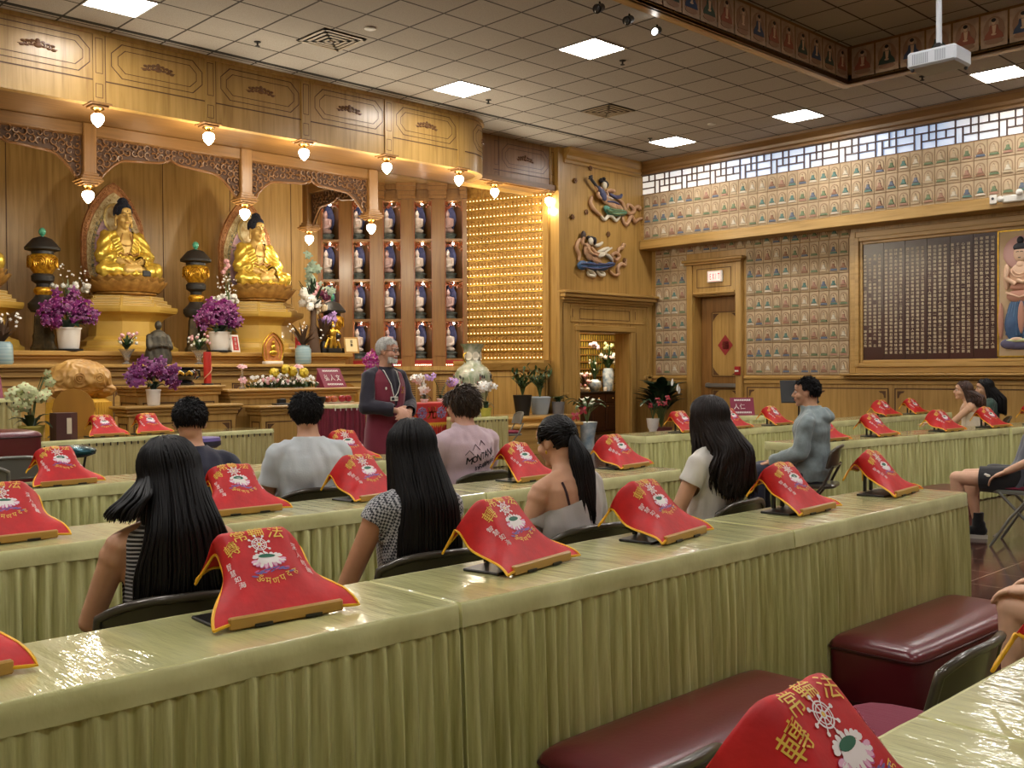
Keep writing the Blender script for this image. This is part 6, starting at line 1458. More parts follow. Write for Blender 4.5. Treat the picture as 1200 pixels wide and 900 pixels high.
    for k in range(15): a = R(-60+120*k/14); w.ell((.10*sin(a), .05+.075*cos(a), .40-.05*cos(a)), .009, 6, 5)
    for k in range(19): w.ell((-.15+.3*k/18, .125+.02*cos((k-9)/9*1.5), .255+.012*sin(k)), .013, 6, 5)
    jm = w.mesh('jewellery', LOTUS, 60)
    return [('body', body_), ('robe', robe), ('hair', hm), ('face_lines', fm), ('lips', lm), ('jewellery', jm)]
STM = statue_meshes()
lot = MB()
lot.lathe([(.0, 0), (.30, 0), (.36, .02), (.34, .05), (.40, .07)], 32); lot.lathe([(.34, .06), (.40, .16), (.385, .19), (0, .19)], 32)
for row_, (n, r0, z0, r1, z1) in enumerate(((22, .36, .04, .47, .16), (22, .33, .10, .43, .205))):
    for k in range(n):
        a = 2*PI*(k+.5*row_)/n; ca, sa = cos(a), sin(a); w = PI*r1/n*1.02; vs = []
        for j in range(5):
            t_ = j/4; rr_ = r0+(r1-r0)*(t_**.8); zz = z0+(z1-z0)*t_; ww = w*(.75+.45*sin(PI*t_)) if j < 4 else w*.12
            for s in (-1, 0, 1): vs.append(((rr_+(.018 if s == 0 else 0))*ca-s*ww*sa, (rr_+(.018 if s == 0 else 0))*sa+s*ww*ca, zz))
        lot.add(vs, [(j*3+i, j*3+i+1, j*3+i+4, j*3+i+3) for j in range(4) for i in range(2)])
LOTM = lot.mesh('lotus_seat', LOTUS, 50)
# halo: nested leaf outlines
def leafpts(w, h, z0, n=26):
    out = []
    for i in range(n+1):
        t = i/n; x = w*(.80+.20*sin(PI*min(1, t*1.5))) if t < .45 else w*math.cos((t-.45)/.55*PI/2)**.72
        out.append((x, z0+h*t))
    return out+[(-x, z) for x, z in out[::-1][1:]]
hm_ = [mat('halo_flame', (196, 140, 86), .5, .1, c2=(150, 92, 52), vscale=26), mat('halo_cream', (220, 204, 160), .5, .1, c2=(180, 146, 92), vscale=22), mat('halo_green', (46, 60, 50), .5, c2=(190, 178, 140), vscale=30), mat('halo_cloud', (214, 168, 172), .55, c2=(84, 80, 108), vscale=7), mat('halo_gold', (208, 182, 116), .4, .3)]
HALO = MB()
for i, (w, h, z0, d) in enumerate(((.39, 1.18, -.13, 0), (.335, 1.06, -.12, .012), (.285, .93, -.11, .022), (.258, .88, -.10, .030))): HALO.prism(leafpts(w, h, z0), .0-d, .05, 'y', i)
HALO.ell((0, -.035, .66), (.15, .016, .165), 24, 6, 4); HALO.ell((0, -.05, .66), (.125, .012, .14), 24, 6, 1)
rr = random.Random(9)
for w, h, z0, n, r0, mi, d in ((.365, 1.14, -.12, 74, .020, 0, .02), (.31, 1.0, -.11, 54, .020, 1, .03), (.27, .905, -.10, 40, .016, 4, .036)):
    P_l = leafpts(w, h, z0, 60); 
    for k in range(n):
        i = k/n*(len(P_l)-1); a = int(i); f = i-a; p = (P_l[a][0]*(1-f)+P_l[min(a+1, len(P_l)-1)][0]*f, P_l[a][1]*(1-f)+P_l[min(a+1, len(P_l)-1)][1]*f)
        HALO.tube([(p[0]+r0*(1-j/9)*cos(j*.8+k), -d-.004, p[1]+r0*(1-j/9)*sin(j*.8+k)) for j in range(7)], .0055, 4, mi)
for k in range(46): x = rr.uniform(-.22, .22); z = rr.uniform(-.05, .62); HALO.ell((x, -.034, z), (rr.uniform(.012, .03), .008, rr.uniform(.01, .02)), 6, 4, rr.choice((1, 2, 3)))
HALOM = HALO.mesh('halo', hm_, 50)
pd = MB(); pd.lathe([(0, 0), (.80, 0), (.80, .06), (.74, .09), (.72, .16), (.62, .19), (.56, .24), (.54, .46), (.58, .50), (.66, .56), (.78, .60), (.80, .64), (.80, .69), (0, .69)], 8, (0, 0, 0), 0, True, 1., .72, None, PI/8)
p2 = MB(); 
for k, (r_, z0) in enumerate(((.70, .69), (.64, .745), (.585, .80))): p2.lathe([(0, z0), (r_, z0), (r_, z0+.05), (0, z0+.05)], 8, sy=.72, a0=PI/8)
p3 = MB()
for k, (r_, z0) in enumerate(((.70, .69), (.64, .745), (.585, .80))):
    for j in range(8):
        a0, a1 = PI/8+j*PI/4, PI/8+(j+1)*PI/4; A = V((r_*cos(a0), r_*sin(a0)*.72, 0)); B = V((r_*cos(a1), r_*sin(a1)*.72, 0)); c_ = (A+B)/2; c_ = c_.normalized()*.003
        a, b = A.lerp(B, .06)+c_, A.lerp(B, .94)+c_
        p3.tube([(a.x, a.y, z0+.01), (b.x, b.y, z0+.01), (b.x, b.y, z0+.04), (a.x, a.y, z0+.04), (a.x, a.y, z0+.01)], .004, 4)
PEDS = [('base', pd.mesh('base', OCHRE, 20)), ('steps', p2.mesh('steps', OCHRE, 20)), ('outline', p3.mesh('outline', mat('cream_line', (226, 206, 160), .5)))]
for i, (x, w_) in enumerate(((4.24, 'at the left edge, mostly outside the picture'), (6.53, 'beside the tall black lantern'), (8.82, 'nearest the statuette niches'))):
    p = thing('statue_pedestal', 'stepped ochre gold pedestal of the statue '+w_, 'pedestal', (x, 15.3, 1.73), 0, 'statue pedestals')
    for n_, me in PEDS: link(n_, me, p)
    s = thing('golden_statue', 'golden seated statue with leaf shaped halo '+w_, 'statue', (x, 15.3, 2.58), R(180), 'golden seated statues'); s.scale = (1.28, 1.32, 1.45)
    k = link('lotus_seat', LOTM, s); 
    for n_, me in STM: o = link(n_, me, s); o.location = (0, -.06, .19)
    o = link('halo', HALOM, s); o.location = (0, -.30, .20); o.rotation_euler = (0, 0, PI)
m = MB(); m.box(-.06, .06, -.02, .02, 0, .09, 0, .006); tag(m.build('dark_placard', black, None, None, (6.63, 14.765, 2.862)), 'small dark placard standing on the lotus seat of the statue beside the tall lantern', 'placard')
# ---------------------------------------------------------------- black and gilt lanterns
LGOLD = mat('lantern_gilt', (232, 178, 48), .35, .6, c2=(150, 96, 24), vscale=22); LBLK = mat('lantern_black', (36, 33, 32), .5); LSTONE = mat('lantern_bronze', (92, 78, 48), .5, .4, var=.4, vscale=12)
def lantern(label, loc, short=False):
    t = thing('pillar_lantern', label, 'lantern', loc, 0, 'black and gilt pillar lanterns'); z = -.82 if short else 0
    if not short:
        MB().lathe([(0, 0), (.17, 0), (.18, .05), (.15, .10), (.14, .16), (.15, .22), (.13, .26), (.12, .50), (.10, .56), (0, .56)], 20, wob=lambda a, zz: 1+.07*sin(a*6)).build('base', LSTONE, t, 40)
    MB().lathe([(0, .56+z), (.16, .56+z), (.20, .62+z), (.20, .68+z), (.13, .75+z), (.10, .80+z), (0, .80+z)] if not short else [(0, 0), (.16, 0), (.14, .03), (0, .03)], 20).build('foot', LBLK, t, 40)
    MB().lathe([(0, .80+z), (.10, .80+z), (.125, .84+z), (.125, .88+z), (.10, .91+z), (0, .91+z)], 20, wob=lambda a, zz: 1+.06*sin(a*10)).build('gilt_ring', LGOLD, t, 50)
    MB().lathe([(0, .91+z), (.085, .91+z), (.09, .96+z), (.15, 1.0+z), (.155, 1.07+z), (.13, 1.10+z), (0, 1.10+z)], 20).build('neck', LBLK, t, 40)
    m = MB(); m.lathe([(0, 1.10+z), (.12, 1.10+z), (.17, 1.18+z), (.19, 1.28+z), (.175, 1.36+z), (.14, 1.38+z), (0, 1.38+z)], 24)
    for k in range(6):
        a = PI*k/3
        for r0 in (.075, .05, .025): m.tube([((.185+.012)*cos(a+r0*cos(q)*5.5), (.185+.012)*sin(a+r0*cos(q)*5.5), 1.25+z+r0*1.3*sin(q)) for q in (R(-40+20*j) for j in range(14))], .010, 5)
    m.build('gilt_body', LGOLD, t, 50)
    MB().lathe([(0, 1.38+z), (.15, 1.38+z), (.15, 1.42+z), (.235, 1.44+z), (.24, 1.47+z), (.20, 1.52+z), (.13, 1.60+z), (.05, 1.63+z), (0, 1.64+z)], 24).build('cap', LBLK, t, 40)
    m = MB(); m.ell((0, 0, 1.70+z), (.05, .05, .06), 14, 10); m.lathe([(.02, 1.62+z), (.02, 1.65+z), (0, 1.65+z)], 10); m.build('finial', mat('jade_bead', (120, 206, 170), .15, trans=.3, c2=(70, 160, 128), vscale=20), t, 60)
lantern('tall black and gilt lantern between the left edge and the first full statue', (5.21, 15.0, 1.73)); lantern('tall black and gilt lantern between the two golden statues', (7.55, 15.02, 1.73)); lantern('short black and gilt lantern before the statuette niches', (9.99, 14.85, 1.825), True)
m = MB(); m.box(-.20, .20, -.16, .16, 0, .092, 0, .01); tag(m.build('lantern_plinth', black, None, None, (9.99, 14.85, 1.731)), 'low black plinth under the short lantern', 'plinth')
# ---------------------------------------------------------------- plants and flowers
LEAF = mat('leaf_green', (62, 92, 52), .4, c2=(36, 60, 34), vscale=6); LEAFD = mat('leaf_dark', (36, 62, 42), .35, c2=(22, 42, 28), vscale=6); LEAFP = mat('leaf_pale', (128, 148, 108), .5, c2=(86, 110, 74), vscale=8); STEM = mat('stem_green', (84, 96, 52), .5); TWIG = mat('twig_brown', (84, 62, 44), .7)
PUR = mat('orchid_purple', (116, 24, 102), .5, c2=(82, 14, 74), vscale=9); PURE = mat('orchid_edge', (180, 116, 172), .5); WHI = mat('petal_white', (238, 236, 230), .5); PNK = mat('petal_pink', (226, 172, 176), .5); YLW = mat('petal_yellow', (238, 214, 66), .5, c2=(210, 178, 40), vscale=30); LAV = mat('petal_lavender', (178, 140, 200), .5); GRN = mat('petal_pale_green', (206, 212, 160), .5); REDF = mat('petal_red', (150, 30, 44), .4); WINE = mat('petal_wine', (92, 26, 60), .5)
WPOT = mat('white_ceramic', (226, 222, 216), .35); PORC = mat('blue_white_porcelain', (214, 222, 226), .25, c2=(86, 120, 156), vscale=9); GLASS = mat('clear_glass', (240, 240, 240), .05, trans=.85)
def flower(m, c, d, r, mi=0, mc=1, n=5, edge=None):
    c = V(c); d = V(d).normalized(); u = d.orthogonal().normalized(); w = d.cross(u)
    for k in range(n):
        a = 2*PI*k/n; e = u*cos(a)+w*sin(a); f = u*-sin(a)+w*cos(a)
        q = [c+d*.15*r, c+e*.45*r+f*.36*r+d*.10*r, c+e*1.0*r+f*.20*r-d*.1*r, c+e*1.0*r-f*.20*r-d*.1*r, c+e*.45*r-f*.36*r+d*.10*r]
        m.add(q, [(0, 1, 2, 3, 4)], mi)
        if edge is not None: m.add([q[2], q[2]+e*.14*r, q[3]+e*.14*r, q[3]], [(0, 1, 2, 3)], edge)
    m.ell(c+d*.2*r, r*.2, 6, 4, mc)
def ball(m, c, r, mi, rr, n=26):
    """many petalled bloom"""
    for k in range(n):
        d = V((rr.gauss(0, 1), rr.gauss(0, 1), rr.gauss(.4, 1))).normalized(); u = d.orthogonal().normalized(); w = d.cross(u); p = V(c)+d*r*.75
        m.add([p-u*r*.35, p+w*r*.3+d*r*.1, p+u*r*.35+d*r*.25, p-w*r*.3+d*r*.1], [(0, 1, 2, 3)], mi)
    m.ell(c, r*.8, 8, 6, mi)
def leafblade(m, base, tip, w, bend=.0, mi=0, n=6):
    a, b = V(base), V(tip); d = b-a; s_ = d.cross(V((0, 0, 1))); s_ = s_.normalized() if s_.length > 1e-4 else V((1, 0, 0)); up = s_.cross(d).normalized(); vs = []
    for i in range(n+1):
        t_ = i/n; p = a+d*t_+up*bend*sin(PI*t_); ww = w*(sin(PI*min(.96, .12+.88*t_))**.8)
        vs += [p-s_*ww+up*ww*.25, p, p+s_*ww+up*ww*.25]
    m.add(vs, [(i*3+j, i*3+j+1, i*3+j+4, i*3+j+3) for i in range(n) for j in range(2)], mi)
def orchid(label, loc, pot, heads, col, edge, ph, pr, stems, leaves=8, face=(-.5, -.8, .2), fr=.055, seed=1, potm=None, name='potted_orchid', dark=True):
    """heads: list of (x,y,z,spread xyz,count) clusters relative to the pot base"""
    t = thing(name, label, 'potted plant', loc); rr = random.Random(seed)
    MB().lathe([(0, 0), (pr*.78, 0), (pr*.84, .02), (pr, ph), (pr*1.05, ph), (pr*1.05, ph-.02), (pr*.9, ph-.015), (0, ph-.015)], 24, wob=(lambda a, z: 1) if pot != 'ribbed' else (lambda a, z: 1+.012*sin(z*160))).build('pot', potm or WPOT, t, 40)
    m = MB()
    for k in range(leaves): a = 2*PI*k/leaves+rr.uniform(-.3, .3); r_ = pr*rr.uniform(1.3, 2.1); leafblade(m, (pr*.3*cos(a), pr*.3*sin(a), ph-.01), (r_*cos(a), r_*sin(a), ph+rr.uniform(-.05, .12)), pr*.36, .05)
    m.build('leaves', LEAFD if dark else LEAF, t, 60)
    m = MB(); fm = MB()
    for hx, hy, hz, sx, sy, sz, n in heads:
        for k in range(max(2, stems)): q = V((hx+rr.uniform(-sx, sx)*.5, hy, hz+rr.uniform(-sz, sz)*.3)); m.tube([(rr.uniform(-.02, .02), 0, ph-.02), (q.x*.25, q.y*.3, ph+(q.z-ph)*.6), (q.x*.7, q.y*.7, q.z+.03), q], .005, 5)
        for k in range(n):
            d = V((rr.gauss(0, .5), rr.gauss(0, .5), rr.gauss(0, .5)))
            for _ in range(9):
                p = V((rr.uniform(-1, 1), rr.uniform(-1, 1), rr.uniform(-1, 1)))
                if p.length < 1: break
            c = V((hx+p.x*sx, hy+p.y*sy, hz+p.z*sz)); flower(fm, c, V(face)+d*.9+p*.5, fr*rr.uniform(.8, 1.15), 0, 1, 5, 2 if edge else None)
    m.build('stems', STEM, t, 60); fm.build('blossoms', [col, mat('orchid_throat', (222, 190, 150), .5) if col != PUR else mat('orchid_throat_dark', (150, 60, 120), .5), edge or col], t); return t
orchid('large purple orchid in white ribbed pot beside the left lantern', (5.42, 14.62, 1.76), 'ribbed', [(-.02, 0, .60, .32, .18, .24, 60), (-.25, 0, .45, .17, .14, .15, 22), (.24, 0, .45, .17, .14, .15, 22)], PUR, PURE, .30, .165, 4, seed=4, fr=.07)
orchid('large purple orchid in white ribbed pot between the golden statues', (7.73, 14.62, 1.76), 'ribbed', [(0, 0, .60, .30, .18, .20, 60), (-.22, 0, .48, .15, .14, .14, 20), (.24, 0, .48, .15, .14, .14, 22)], PUR, PURE, .29, .165, 4, seed=5, fr=.07)
for x, y, w_ in ((5.42, 14.62, 'left'), (7.73, 14.62, 'right')): tag(MB().lathe([(0, 0), (.19, 0), (.19, .028), (0, .028)], 20).build('pot_saucer', black, None, 40, (x, y, 1.731)), 'black round saucer under the large purple orchid '+('beside the left lantern' if w_ == 'left' else 'between the statues'), 'saucer')
orchid('purple orchid in small white pot on the left offering table', (5.23, 11.50, 1.032), '', [(.04, 0, .44, .24, .14, .13, 40), (-.22, 0, .36, .13, .1, .13, 16), (.22, 0, .32, .1, .1, .12, 12)], PUR, PURE, .19, .085, 3, seed=6, fr=.062)
orchid('magenta orchid behind the shoulder of the lecturer', (8.75, 11.9, 1.10), '', [(0, 0, .36, .26, .12, .24, 44), (.22, 0, .46, .12, .1, .14, 10)], mat('orchid_magenta', (178, 44, 132), .5, c2=(130, 28, 100), vscale=9), PURE, .14, .09, 3, seed=7, fr=.06)
t = thing('corner_stand', 'slim wooden stand holding the magenta orchid behind the lecturer', 'plant stand', (8.75, 11.9, 0)); MB().box(-.16, .16, -.16, .16, 1.06, 1.098, 0, .01).build('top', ox, t)
for sx in (-1, 1):
    for sy in (-1, 1): MB().box(sx*.13-.015, sx*.13+.015, sy*.13-.015, sy*.13+.015, 0, 1.06).build('leg', oz, t)
orchid('white orchid on the red clothed offering table', (9.42, 11.62, .952), '', [(-.10, 0, .36, .11, .06, .05, 8), (0, 0, .22, .07, .05, .08, 7)], WHI, None, .05, .06, 2, 4, seed=8, fr=.06)
orchid('purple and pink orchid behind the brown haired boy', (9.76, 11.66, .952), '', [(.24, 0, .29, .13, .06, .05, 10), (-.18, 0, .36, .10, .05, .05, 5)], LAV, None, .05, .05, 2, 4, seed=9, fr=.055)
orchid('white orchid in yellow green pot on the small cream table', (10.10, 11.02, TH), '', [(-.02, 0, .44, .2, .07, .06, 15)], WHI, None, .12, .085, 3, 6, seed=10, fr=.058, potm=mat('lime_pot', (196, 190, 84), .4))
orchid('pale green orchid in square gold wrapped pot on the cream table', (3.56, 10.62, TH), '', [(.0, 0, .46, .2, .08, .10, 26), (-.12, 0, .36, .08, .06, .08, 8), (.18, 0, .62, .06, .04, .06, 4)], GRN, None, .15, .12, 3, 7, seed=11, fr=.055, potm=mat('gold_wrap', (172, 160, 76), .5))
def bouquet(label, loc, vase, vmat, blooms, seed, leafm=LEAF, nl=30, hl=.2, hw=.13, name='flower_vase'):
    t = thing(name, label, 'flower arrangement', loc); rr = random.Random(seed); vh = max(p[1] for p in vase)
    MB().lathe(vase, 20).build('vase', vmat, t, 40); m = MB()
    for k in range(nl): a = rr.uniform(0, 2*PI); r_ = hw*rr.uniform(.3, 1.2); leafblade(m, (.01*cos(a), .01*sin(a), vh-.02), (r_*cos(a), r_*sin(a), vh+hl*rr.uniform(.3, 1.1)), .014+.1*hw*rr.random(), .02)
    m.build('foliage', leafm, t, 60); fm = MB(); ms = []
    for (mt, n, kind, r_, zc, sw, sz, xo) in blooms:
        if mt not in ms: ms.append(mt)
        for k in range(n):
            a = rr.uniform(0, 2*PI); q = sw*math.sqrt(rr.random()); c = (xo+q*cos(a), q*sin(a)*.7, vh+zc+sz*rr.uniform(-1, 1))
            if kind == 'b': ball(fm, c, r_*rr.uniform(.8, 1.15), ms.index(mt), rr, 22)
            else: flower(fm, c, (rr.gauss(-.3, .5), rr.gauss(-.8, .4), rr.gauss(.4, .4)), r_*rr.uniform(.8, 1.2), ms.index(mt), ms.index(mt))
    fm.build('blossoms', ms, t); return t
TULV = [(0, 0), (.07, 0), (.075, .01), (.03, .03), (.03, .06), (.07, .16), (.12, .22), (.115, .22), (.06, .15), (.0, .07)]
for x, w_ in ((6.09, 'in front of the first statue'), (7.20, 'in front of the second orchid')): bouquet('clear glass vase of pale pink tulips '+w_, (x, 14.25, 1.537), TULV, GLASS, [(PNK, 8, 'b', .028, .17, .17, .07, 0), (WHI, 8, 'b', .024, .14, .19, .09, 0), (GRN, 5, 'b', .03, .10, .1, .05, 0)], int(x*10), LEAF, 34, .2, .15)
PLAINV = [(0, 0), (.08, 0), (.09, .04), (.07, .16), (.05, .2), (.045, .2), (0, .1)]
bouquet('tall pink and white artificial bouquet right of the second statue', (9.46, 14.62, 1.732), [(0, 0), (.12, 0), (.11, .1), (.05, .5), (.05, .75), (.045, .75), (0, .6)], TWIG, [(WHI, 9, 'b', .085, .12, .17, .16, -.10), (PNK, 5, 'b', .085, .32, .15, .08, .0), (mat('petal_cream', (232, 214, 180), .5), 5, 'b', .085, .05, .15, .1, .08), (WINE, 4, 'b', .06, .20, .2, .12, .12), (mat('frosted_leaf', (140, 158, 140), .6), 16, 'f', .08, .68, .1, .24, .0), (mat('frosted_leaf', (140, 158, 140), .6), 14, 'f', .06, .35, .26, .12, .12)], 31, LEAFD, 60, .45, .28)
bouquet('dark twigs with lavender blossoms beside the short lantern', (9.70, 14.66, 1.732), PLAINV, black, [(LAV, 24, 'f', .05, .40, .14, .09, .08), (WHI, 16, 'f', .02, .12, .28, .14, .0)], 32, TWIG, 60, .42, .24)
bouquet('white blossom spray behind the second purple orchid', (8.02, 14.82, 1.732), PLAINV, WPOT, [(WHI, 16, 'b', .045, .66, .22, .05, -.05), (PNK, 7, 'b', .04, 1.15, .07, .14, -.05), (WHI, 40, 'f', .016, .85, .18, .2, -.05)], 33, LEAFP, 30, .9, .12)
bouquet('white blossom spray behind the left purple orchid', (5.6, 15.0, 1.732), PLAINV, WPOT, [(WHI, 14, 'b', .045, .72, .28, .06, 0), (WHI, 30, 'f', .016, .9, .26, .16, 0)], 34, LEAFP, 26, .8, .12)
bouquet('blue striped jar with thin budded twigs on the altar ledge', (9.02, 14.25, 1.537), [(0, 0), (.11, 0), (.13, .03), (.13, .24), (.10, .29), (.11, .31), (.09, .31), (0, .2)], mat('striped_jar', (176, 196, 196), .3, c2=(110, 146, 160), vscale=3, vstretch=(.2, .2, 9)), [(WHI, 16, 'f', .02, .28, .25, .1, -.1)], 35, TWIG, 24, .36, .26, 'twig_jar')
bouquet('pale blue jar of budded twigs at the left edge of the altar', (4.42, 14.25, 1.537), [(0, 0), (.12, 0), (.14, .03), (.13, .26), (.10, .30), (.09, .30), (0, .2)], mat('striped_jar', (176, 196, 196), .3), [(WHI, 16, 'f', .022, .28, .22, .1, .05)], 36, TWIG, 24, .34, .22, 'twig_jar')
t = thing('flower_bed', 'low bed of yellow chrysanthemums and white filler flowers on the main offering table', 'flower arrangement', (7.27, 11.98, 1.195)); rr = random.Random(40); m = MB()
for k in range(260): x = rr.uniform(-.48, .48); y = rr.uniform(-.16, .16); leafblade(m, (x, y, .01), (x+rr.uniform(-.09, .09), y+rr.uniform(-.12, .06), rr.uniform(.03, .17)*(1-.5*abs(x)/.48)), .014, .01)
m.build('foliage', LEAF, t, 60); m = MB()
for x, z in ((-.16, .20), (.02, .25), (.12, .22), (.30, .20)): ball(m, (x, -.03, z), .075, 0, rr, 60)
for k in range(70): flower(m, (rr.uniform(-.48, .48), rr.uniform(-.16, .1), rr.uniform(.06, .17)), (rr.gauss(-.3, .5), -.8, .5), .026, 1, 0)
for k in range(9): ball(m, (rr.uniform(-.4, .4), -.14, rr.uniform(.07, .14)), .03, 2, rr, 14)
m.build('blossoms', [YLW, WHI, PNK], t)
# leafy pot plants on and beside the display ledge
def potplant(label, loc, prof, pm, kind, seed, h=.45, w=.25, n=16, lm=LEAF):
    t = thing('potted_plant', label, 'potted plant', loc); rr = random.Random(seed); ph = max(p[1] for p in prof); MB().lathe(prof, 20).build('pot', pm, t, 40); m = MB(); s_ = MB()
    for k in range(n):
        a = 2*PI*k/n*2.4; q = V((w*rr.uniform(.3, 1)*cos(a), w*rr.uniform(.3, 1)*sin(a), ph+h*rr.uniform(.5, 1)))
        s_.tube([(0, 0, ph-.03), (q.x*.3, q.y*.3, ph+(q.z-ph)*.6), q], .006, 5)
        if kind == 'zz':
            for j in range(7): u = .35+.65*j/6; p = V((q.x*u*u, q.y*u*u, ph+(q.z-ph)*u)); d = V((rr.uniform(-1, 1), rr.uniform(-1, 1), .5)).normalized(); leafblade(m, p, p+d*.11, .022, .01)
        else: d = V((q.x, q.y, .05)).normalized(); leafblade(m, q-d*.10-V((0, 0, .05 if kind == 'L' else 0)), q+d*(.28 if kind == 'L' else .16)-V((0, 0, .06 if kind == 'b' else -.08)), .10 if kind == 'L' else .055, .05)
    s_.build('stems', STEM, t, 60); m.build('leaves', lm, t, 60); return t
potplant('potted plant in black pot on the display ledge', (12.42, 12.6, .622), [(0, 0), (.12, 0), (.165, .33), (.17, .36), (.15, .36), (0, .30)], black, 'zz', 50, .48, .28, 13)
potplant('potted plant in wrinkled pale blue pot on the display ledge', (12.98, 12.72, .622), [(0, 0), (.14, 0), (.18, .2), (.20, .30), (.17, .32), (0, .27)], mat('pale_blue_pot', (150, 162, 172), .5), 'zz', 51, .60, .26, 15)
potplant('small plant in grey pot at the end of the display ledge', (13.28, 12.55, .622), [(0, 0), (.10, 0), (.12, .22), (.10, .22), (0, .18)], mat('grey_pot', (116, 114, 116), .5), 'b', 52, .06, .12, 6)
BW = mat('blue_white_pot', (206, 214, 216), .25, c2=(120, 146, 164), vscale=6)
t = potplant('floor plant with drooping leaves in a blue and white pot before the doorway', (13.55, 12.1, 0), [(0, 0), (.12, 0), (.13, .06), (.13, .2), (.17, .4), (.19, .48), (.17, .48), (0, .4)], BW, 'b', 53, .42, .32, 12)
m = MB(); rr = random.Random(2)
for p in ((-.22, -.1, .70), (-.36, -.05, .60)): flower(m, p, (-.5, -.8, .3), .09, 0, 0, 4)
m.build('red_blossoms', REDF, t)
t = potplant('dark green peace lily by the corner behind the end table', (15.58, 12.0, 0), [(0, 0), (.16, 0), (.2, .26), (.22, .3), (.2, .3), (0, .25)], mat('terracotta_plum', (120, 66, 66), .6), 'L', 54, .8, .30, 44, LEAFD)
m = MB()
for p in ((-.05, -.3, 1.1), (.05, -.35, 1.0), (.1, -.35, .95)): leafblade(m, p, (p[0]+.02, p[1], p[2]+.14), .03)
m.build('white_spathes', WHI, t)
t = potplant('red anthurium in tall white pot beside the doorway', (15.0, 11.75, 0), [(0, 0), (.07, 0), (.07, .28), (.10, .33), (.12, .5), (.1, .5), (0, .45)], WPOT, 'b', 55, .35, .26, 14, LEAFD)
m = MB(); rr = random.Random(8)
for k in range(6): flower(m, (rr.uniform(-.2, .2), rr.uniform(-.25, 0), rr.uniform(.72, .98)), (-.5, -.8, .4), .06, 0, 0, 4)
m.build('red_blossoms', REDF, t)
# large porcelain vase
t = thing('porcelain_vase', 'large famille porcelain vase with ruffled rim beside the wall of lights', 'vase', (11.42, 12.78, .622))
VS = mat('vase_glaze', (206, 204, 186), .2, coat=.5, c2=(120, 138, 104), vscale=7)
MB().lathe([(0, 0), (.19, 0), (.20, .03), (.17, .08), (.19, .2), (.27, .42), (.315, .60), (.31, .74), (.25, .84), (.16, .90), (.135, .98), (.14, 1.08), (.165, 1.18), (.215, 1.245), (.20, 1.245), (.13, 1.1), (0, 1.0)], 32, wob=lambda a, z: 1+(.05*sin(a*8) if z > 1.22 else 0)).build('body', VS, t, 50)
m = MB(); rr = random.Random(1)
for a0 in (R(200), R(250), R(150), R(300)):
    def sp(da, z, r_=.318): return (r_*cos(a0+da), r_*sin(a0+da), z)
    q = [sp(.33*cos(2*PI*k/16), .60+.17*sin(2*PI*k/16), .322-.02*abs(sin(2*PI*k/16))) for k in range(16)]; m.add(q, [tuple(range(16))], 0)
    for k in range(9): da = rr.uniform(-.25, .25); z = .60+rr.uniform(-.12, .12); m.ell(sp(da, z, .325), (.014, .014, .03), 6, 4, rr.choice((1, 2, 1)))
    q = [(.152*cos(a0+.45*cos(2*PI*k/12)), .152*sin(a0+.45*cos(2*PI*k/12)), 1.04+.075*sin(2*PI*k/12)) for k in range(12)]; m.add(q, [tuple(range(12))], 0)
m.build('painted_panels', [mat('vase_cream', (222, 214, 194), .25), mat('vase_ink', (70, 66, 64), .3), mat('vase_rose', (150, 92, 84), .3)], t)
m = MB()
for s in (-1, 1): m.tube([(s*.14, 0, 1.10), (s*.20, 0, 1.07), (s*.21, 0, 1.0), (s*.16, 0, .93)], .014, 6)
m.build('handle', gold, t, 60)
# ---------------------------------------------------------------- offering tables before the altar
def cabinet_table(name, label, x0, x1, y0, y1, h, inset=.06):
    t = thing(name, label, 'altar table', ((x0+x1)/2, (y0+y1)/2, 0)); a, b = (x1-x0)/2, (y1-y0)/2
    m = MB(); m.box(-a, a, -b, b, h-.035, h, 0, .01); m.box(-a+.03, a-.03, -b+.03, b-.03, h-.075, h-.035, 0, .01); m.box(-a+.05, a-.05, -b+.05, b-.05, h-.12, h-.075, 0, .008); m.build('top', ox, t)
    MB().box(-a+.075, a-.075, -b+.075, b-.075, 0, h-.12).build('cabinet', oz, t); g_ = MB(); n = max(1, int((x1-x0)/.6)); w = (2*a-.2)/n
    for k in range(n):
        p, q = -a+.1+k*w+.03, -a+.1+(k+1)*w-.03; z0, z1 = .15, h-.2; y = -b+.07
        for A in ((p, p+.014, z0, z1), (q-.014, q, z0, z1), (p, q, z1-.014, z1), (p, q, z0, z0+.014)): g_.box(A[0], A[1], y, y+.006, A[2], A[3])
        for s, xx in ((1, p+.03), (-1, q-.03)): g_.prism([(xx, z1-.03), (xx+s*.10, z1-.03), (xx+s*.06, z1-.06), (xx+s*.025, z1-.10), (xx, z1-.14)], y-.001, y+.006, 'y')
    p, q = -b+.12, b-.12
    for A in ((p, p+.014, .15, h-.2), (q-.014, q, .15, h-.2), (p, q, h-.214, h-.2), (p, q, .15, .164)): g_.box(-a+.07, -a+.076, A[0], A[1], A[2], A[3])
    g_.build('groove', groove, t); return t
cabinet_table('offering_table', 'main wooden offering table with the yellow flower bed, its tall rear tier', 6.30, 8.35, 11.70, 12.5, 1.192)
cabinet_table('offering_table', 'lower front tier of the main wooden offering table behind the boy in pale tee', 6.48, 8.28, 11.25, 11.69, .99)
cabinet_table('offering_table', 'left wooden offering table, its rear tier with the black censer', 5.10, 6.29, 11.72, 12.4, 1.255)
cabinet_table('offering_table', 'left wooden offering table, its low front tier with a purple orchid', 4.78, 6.27, 11.25, 11.71, 1.03)
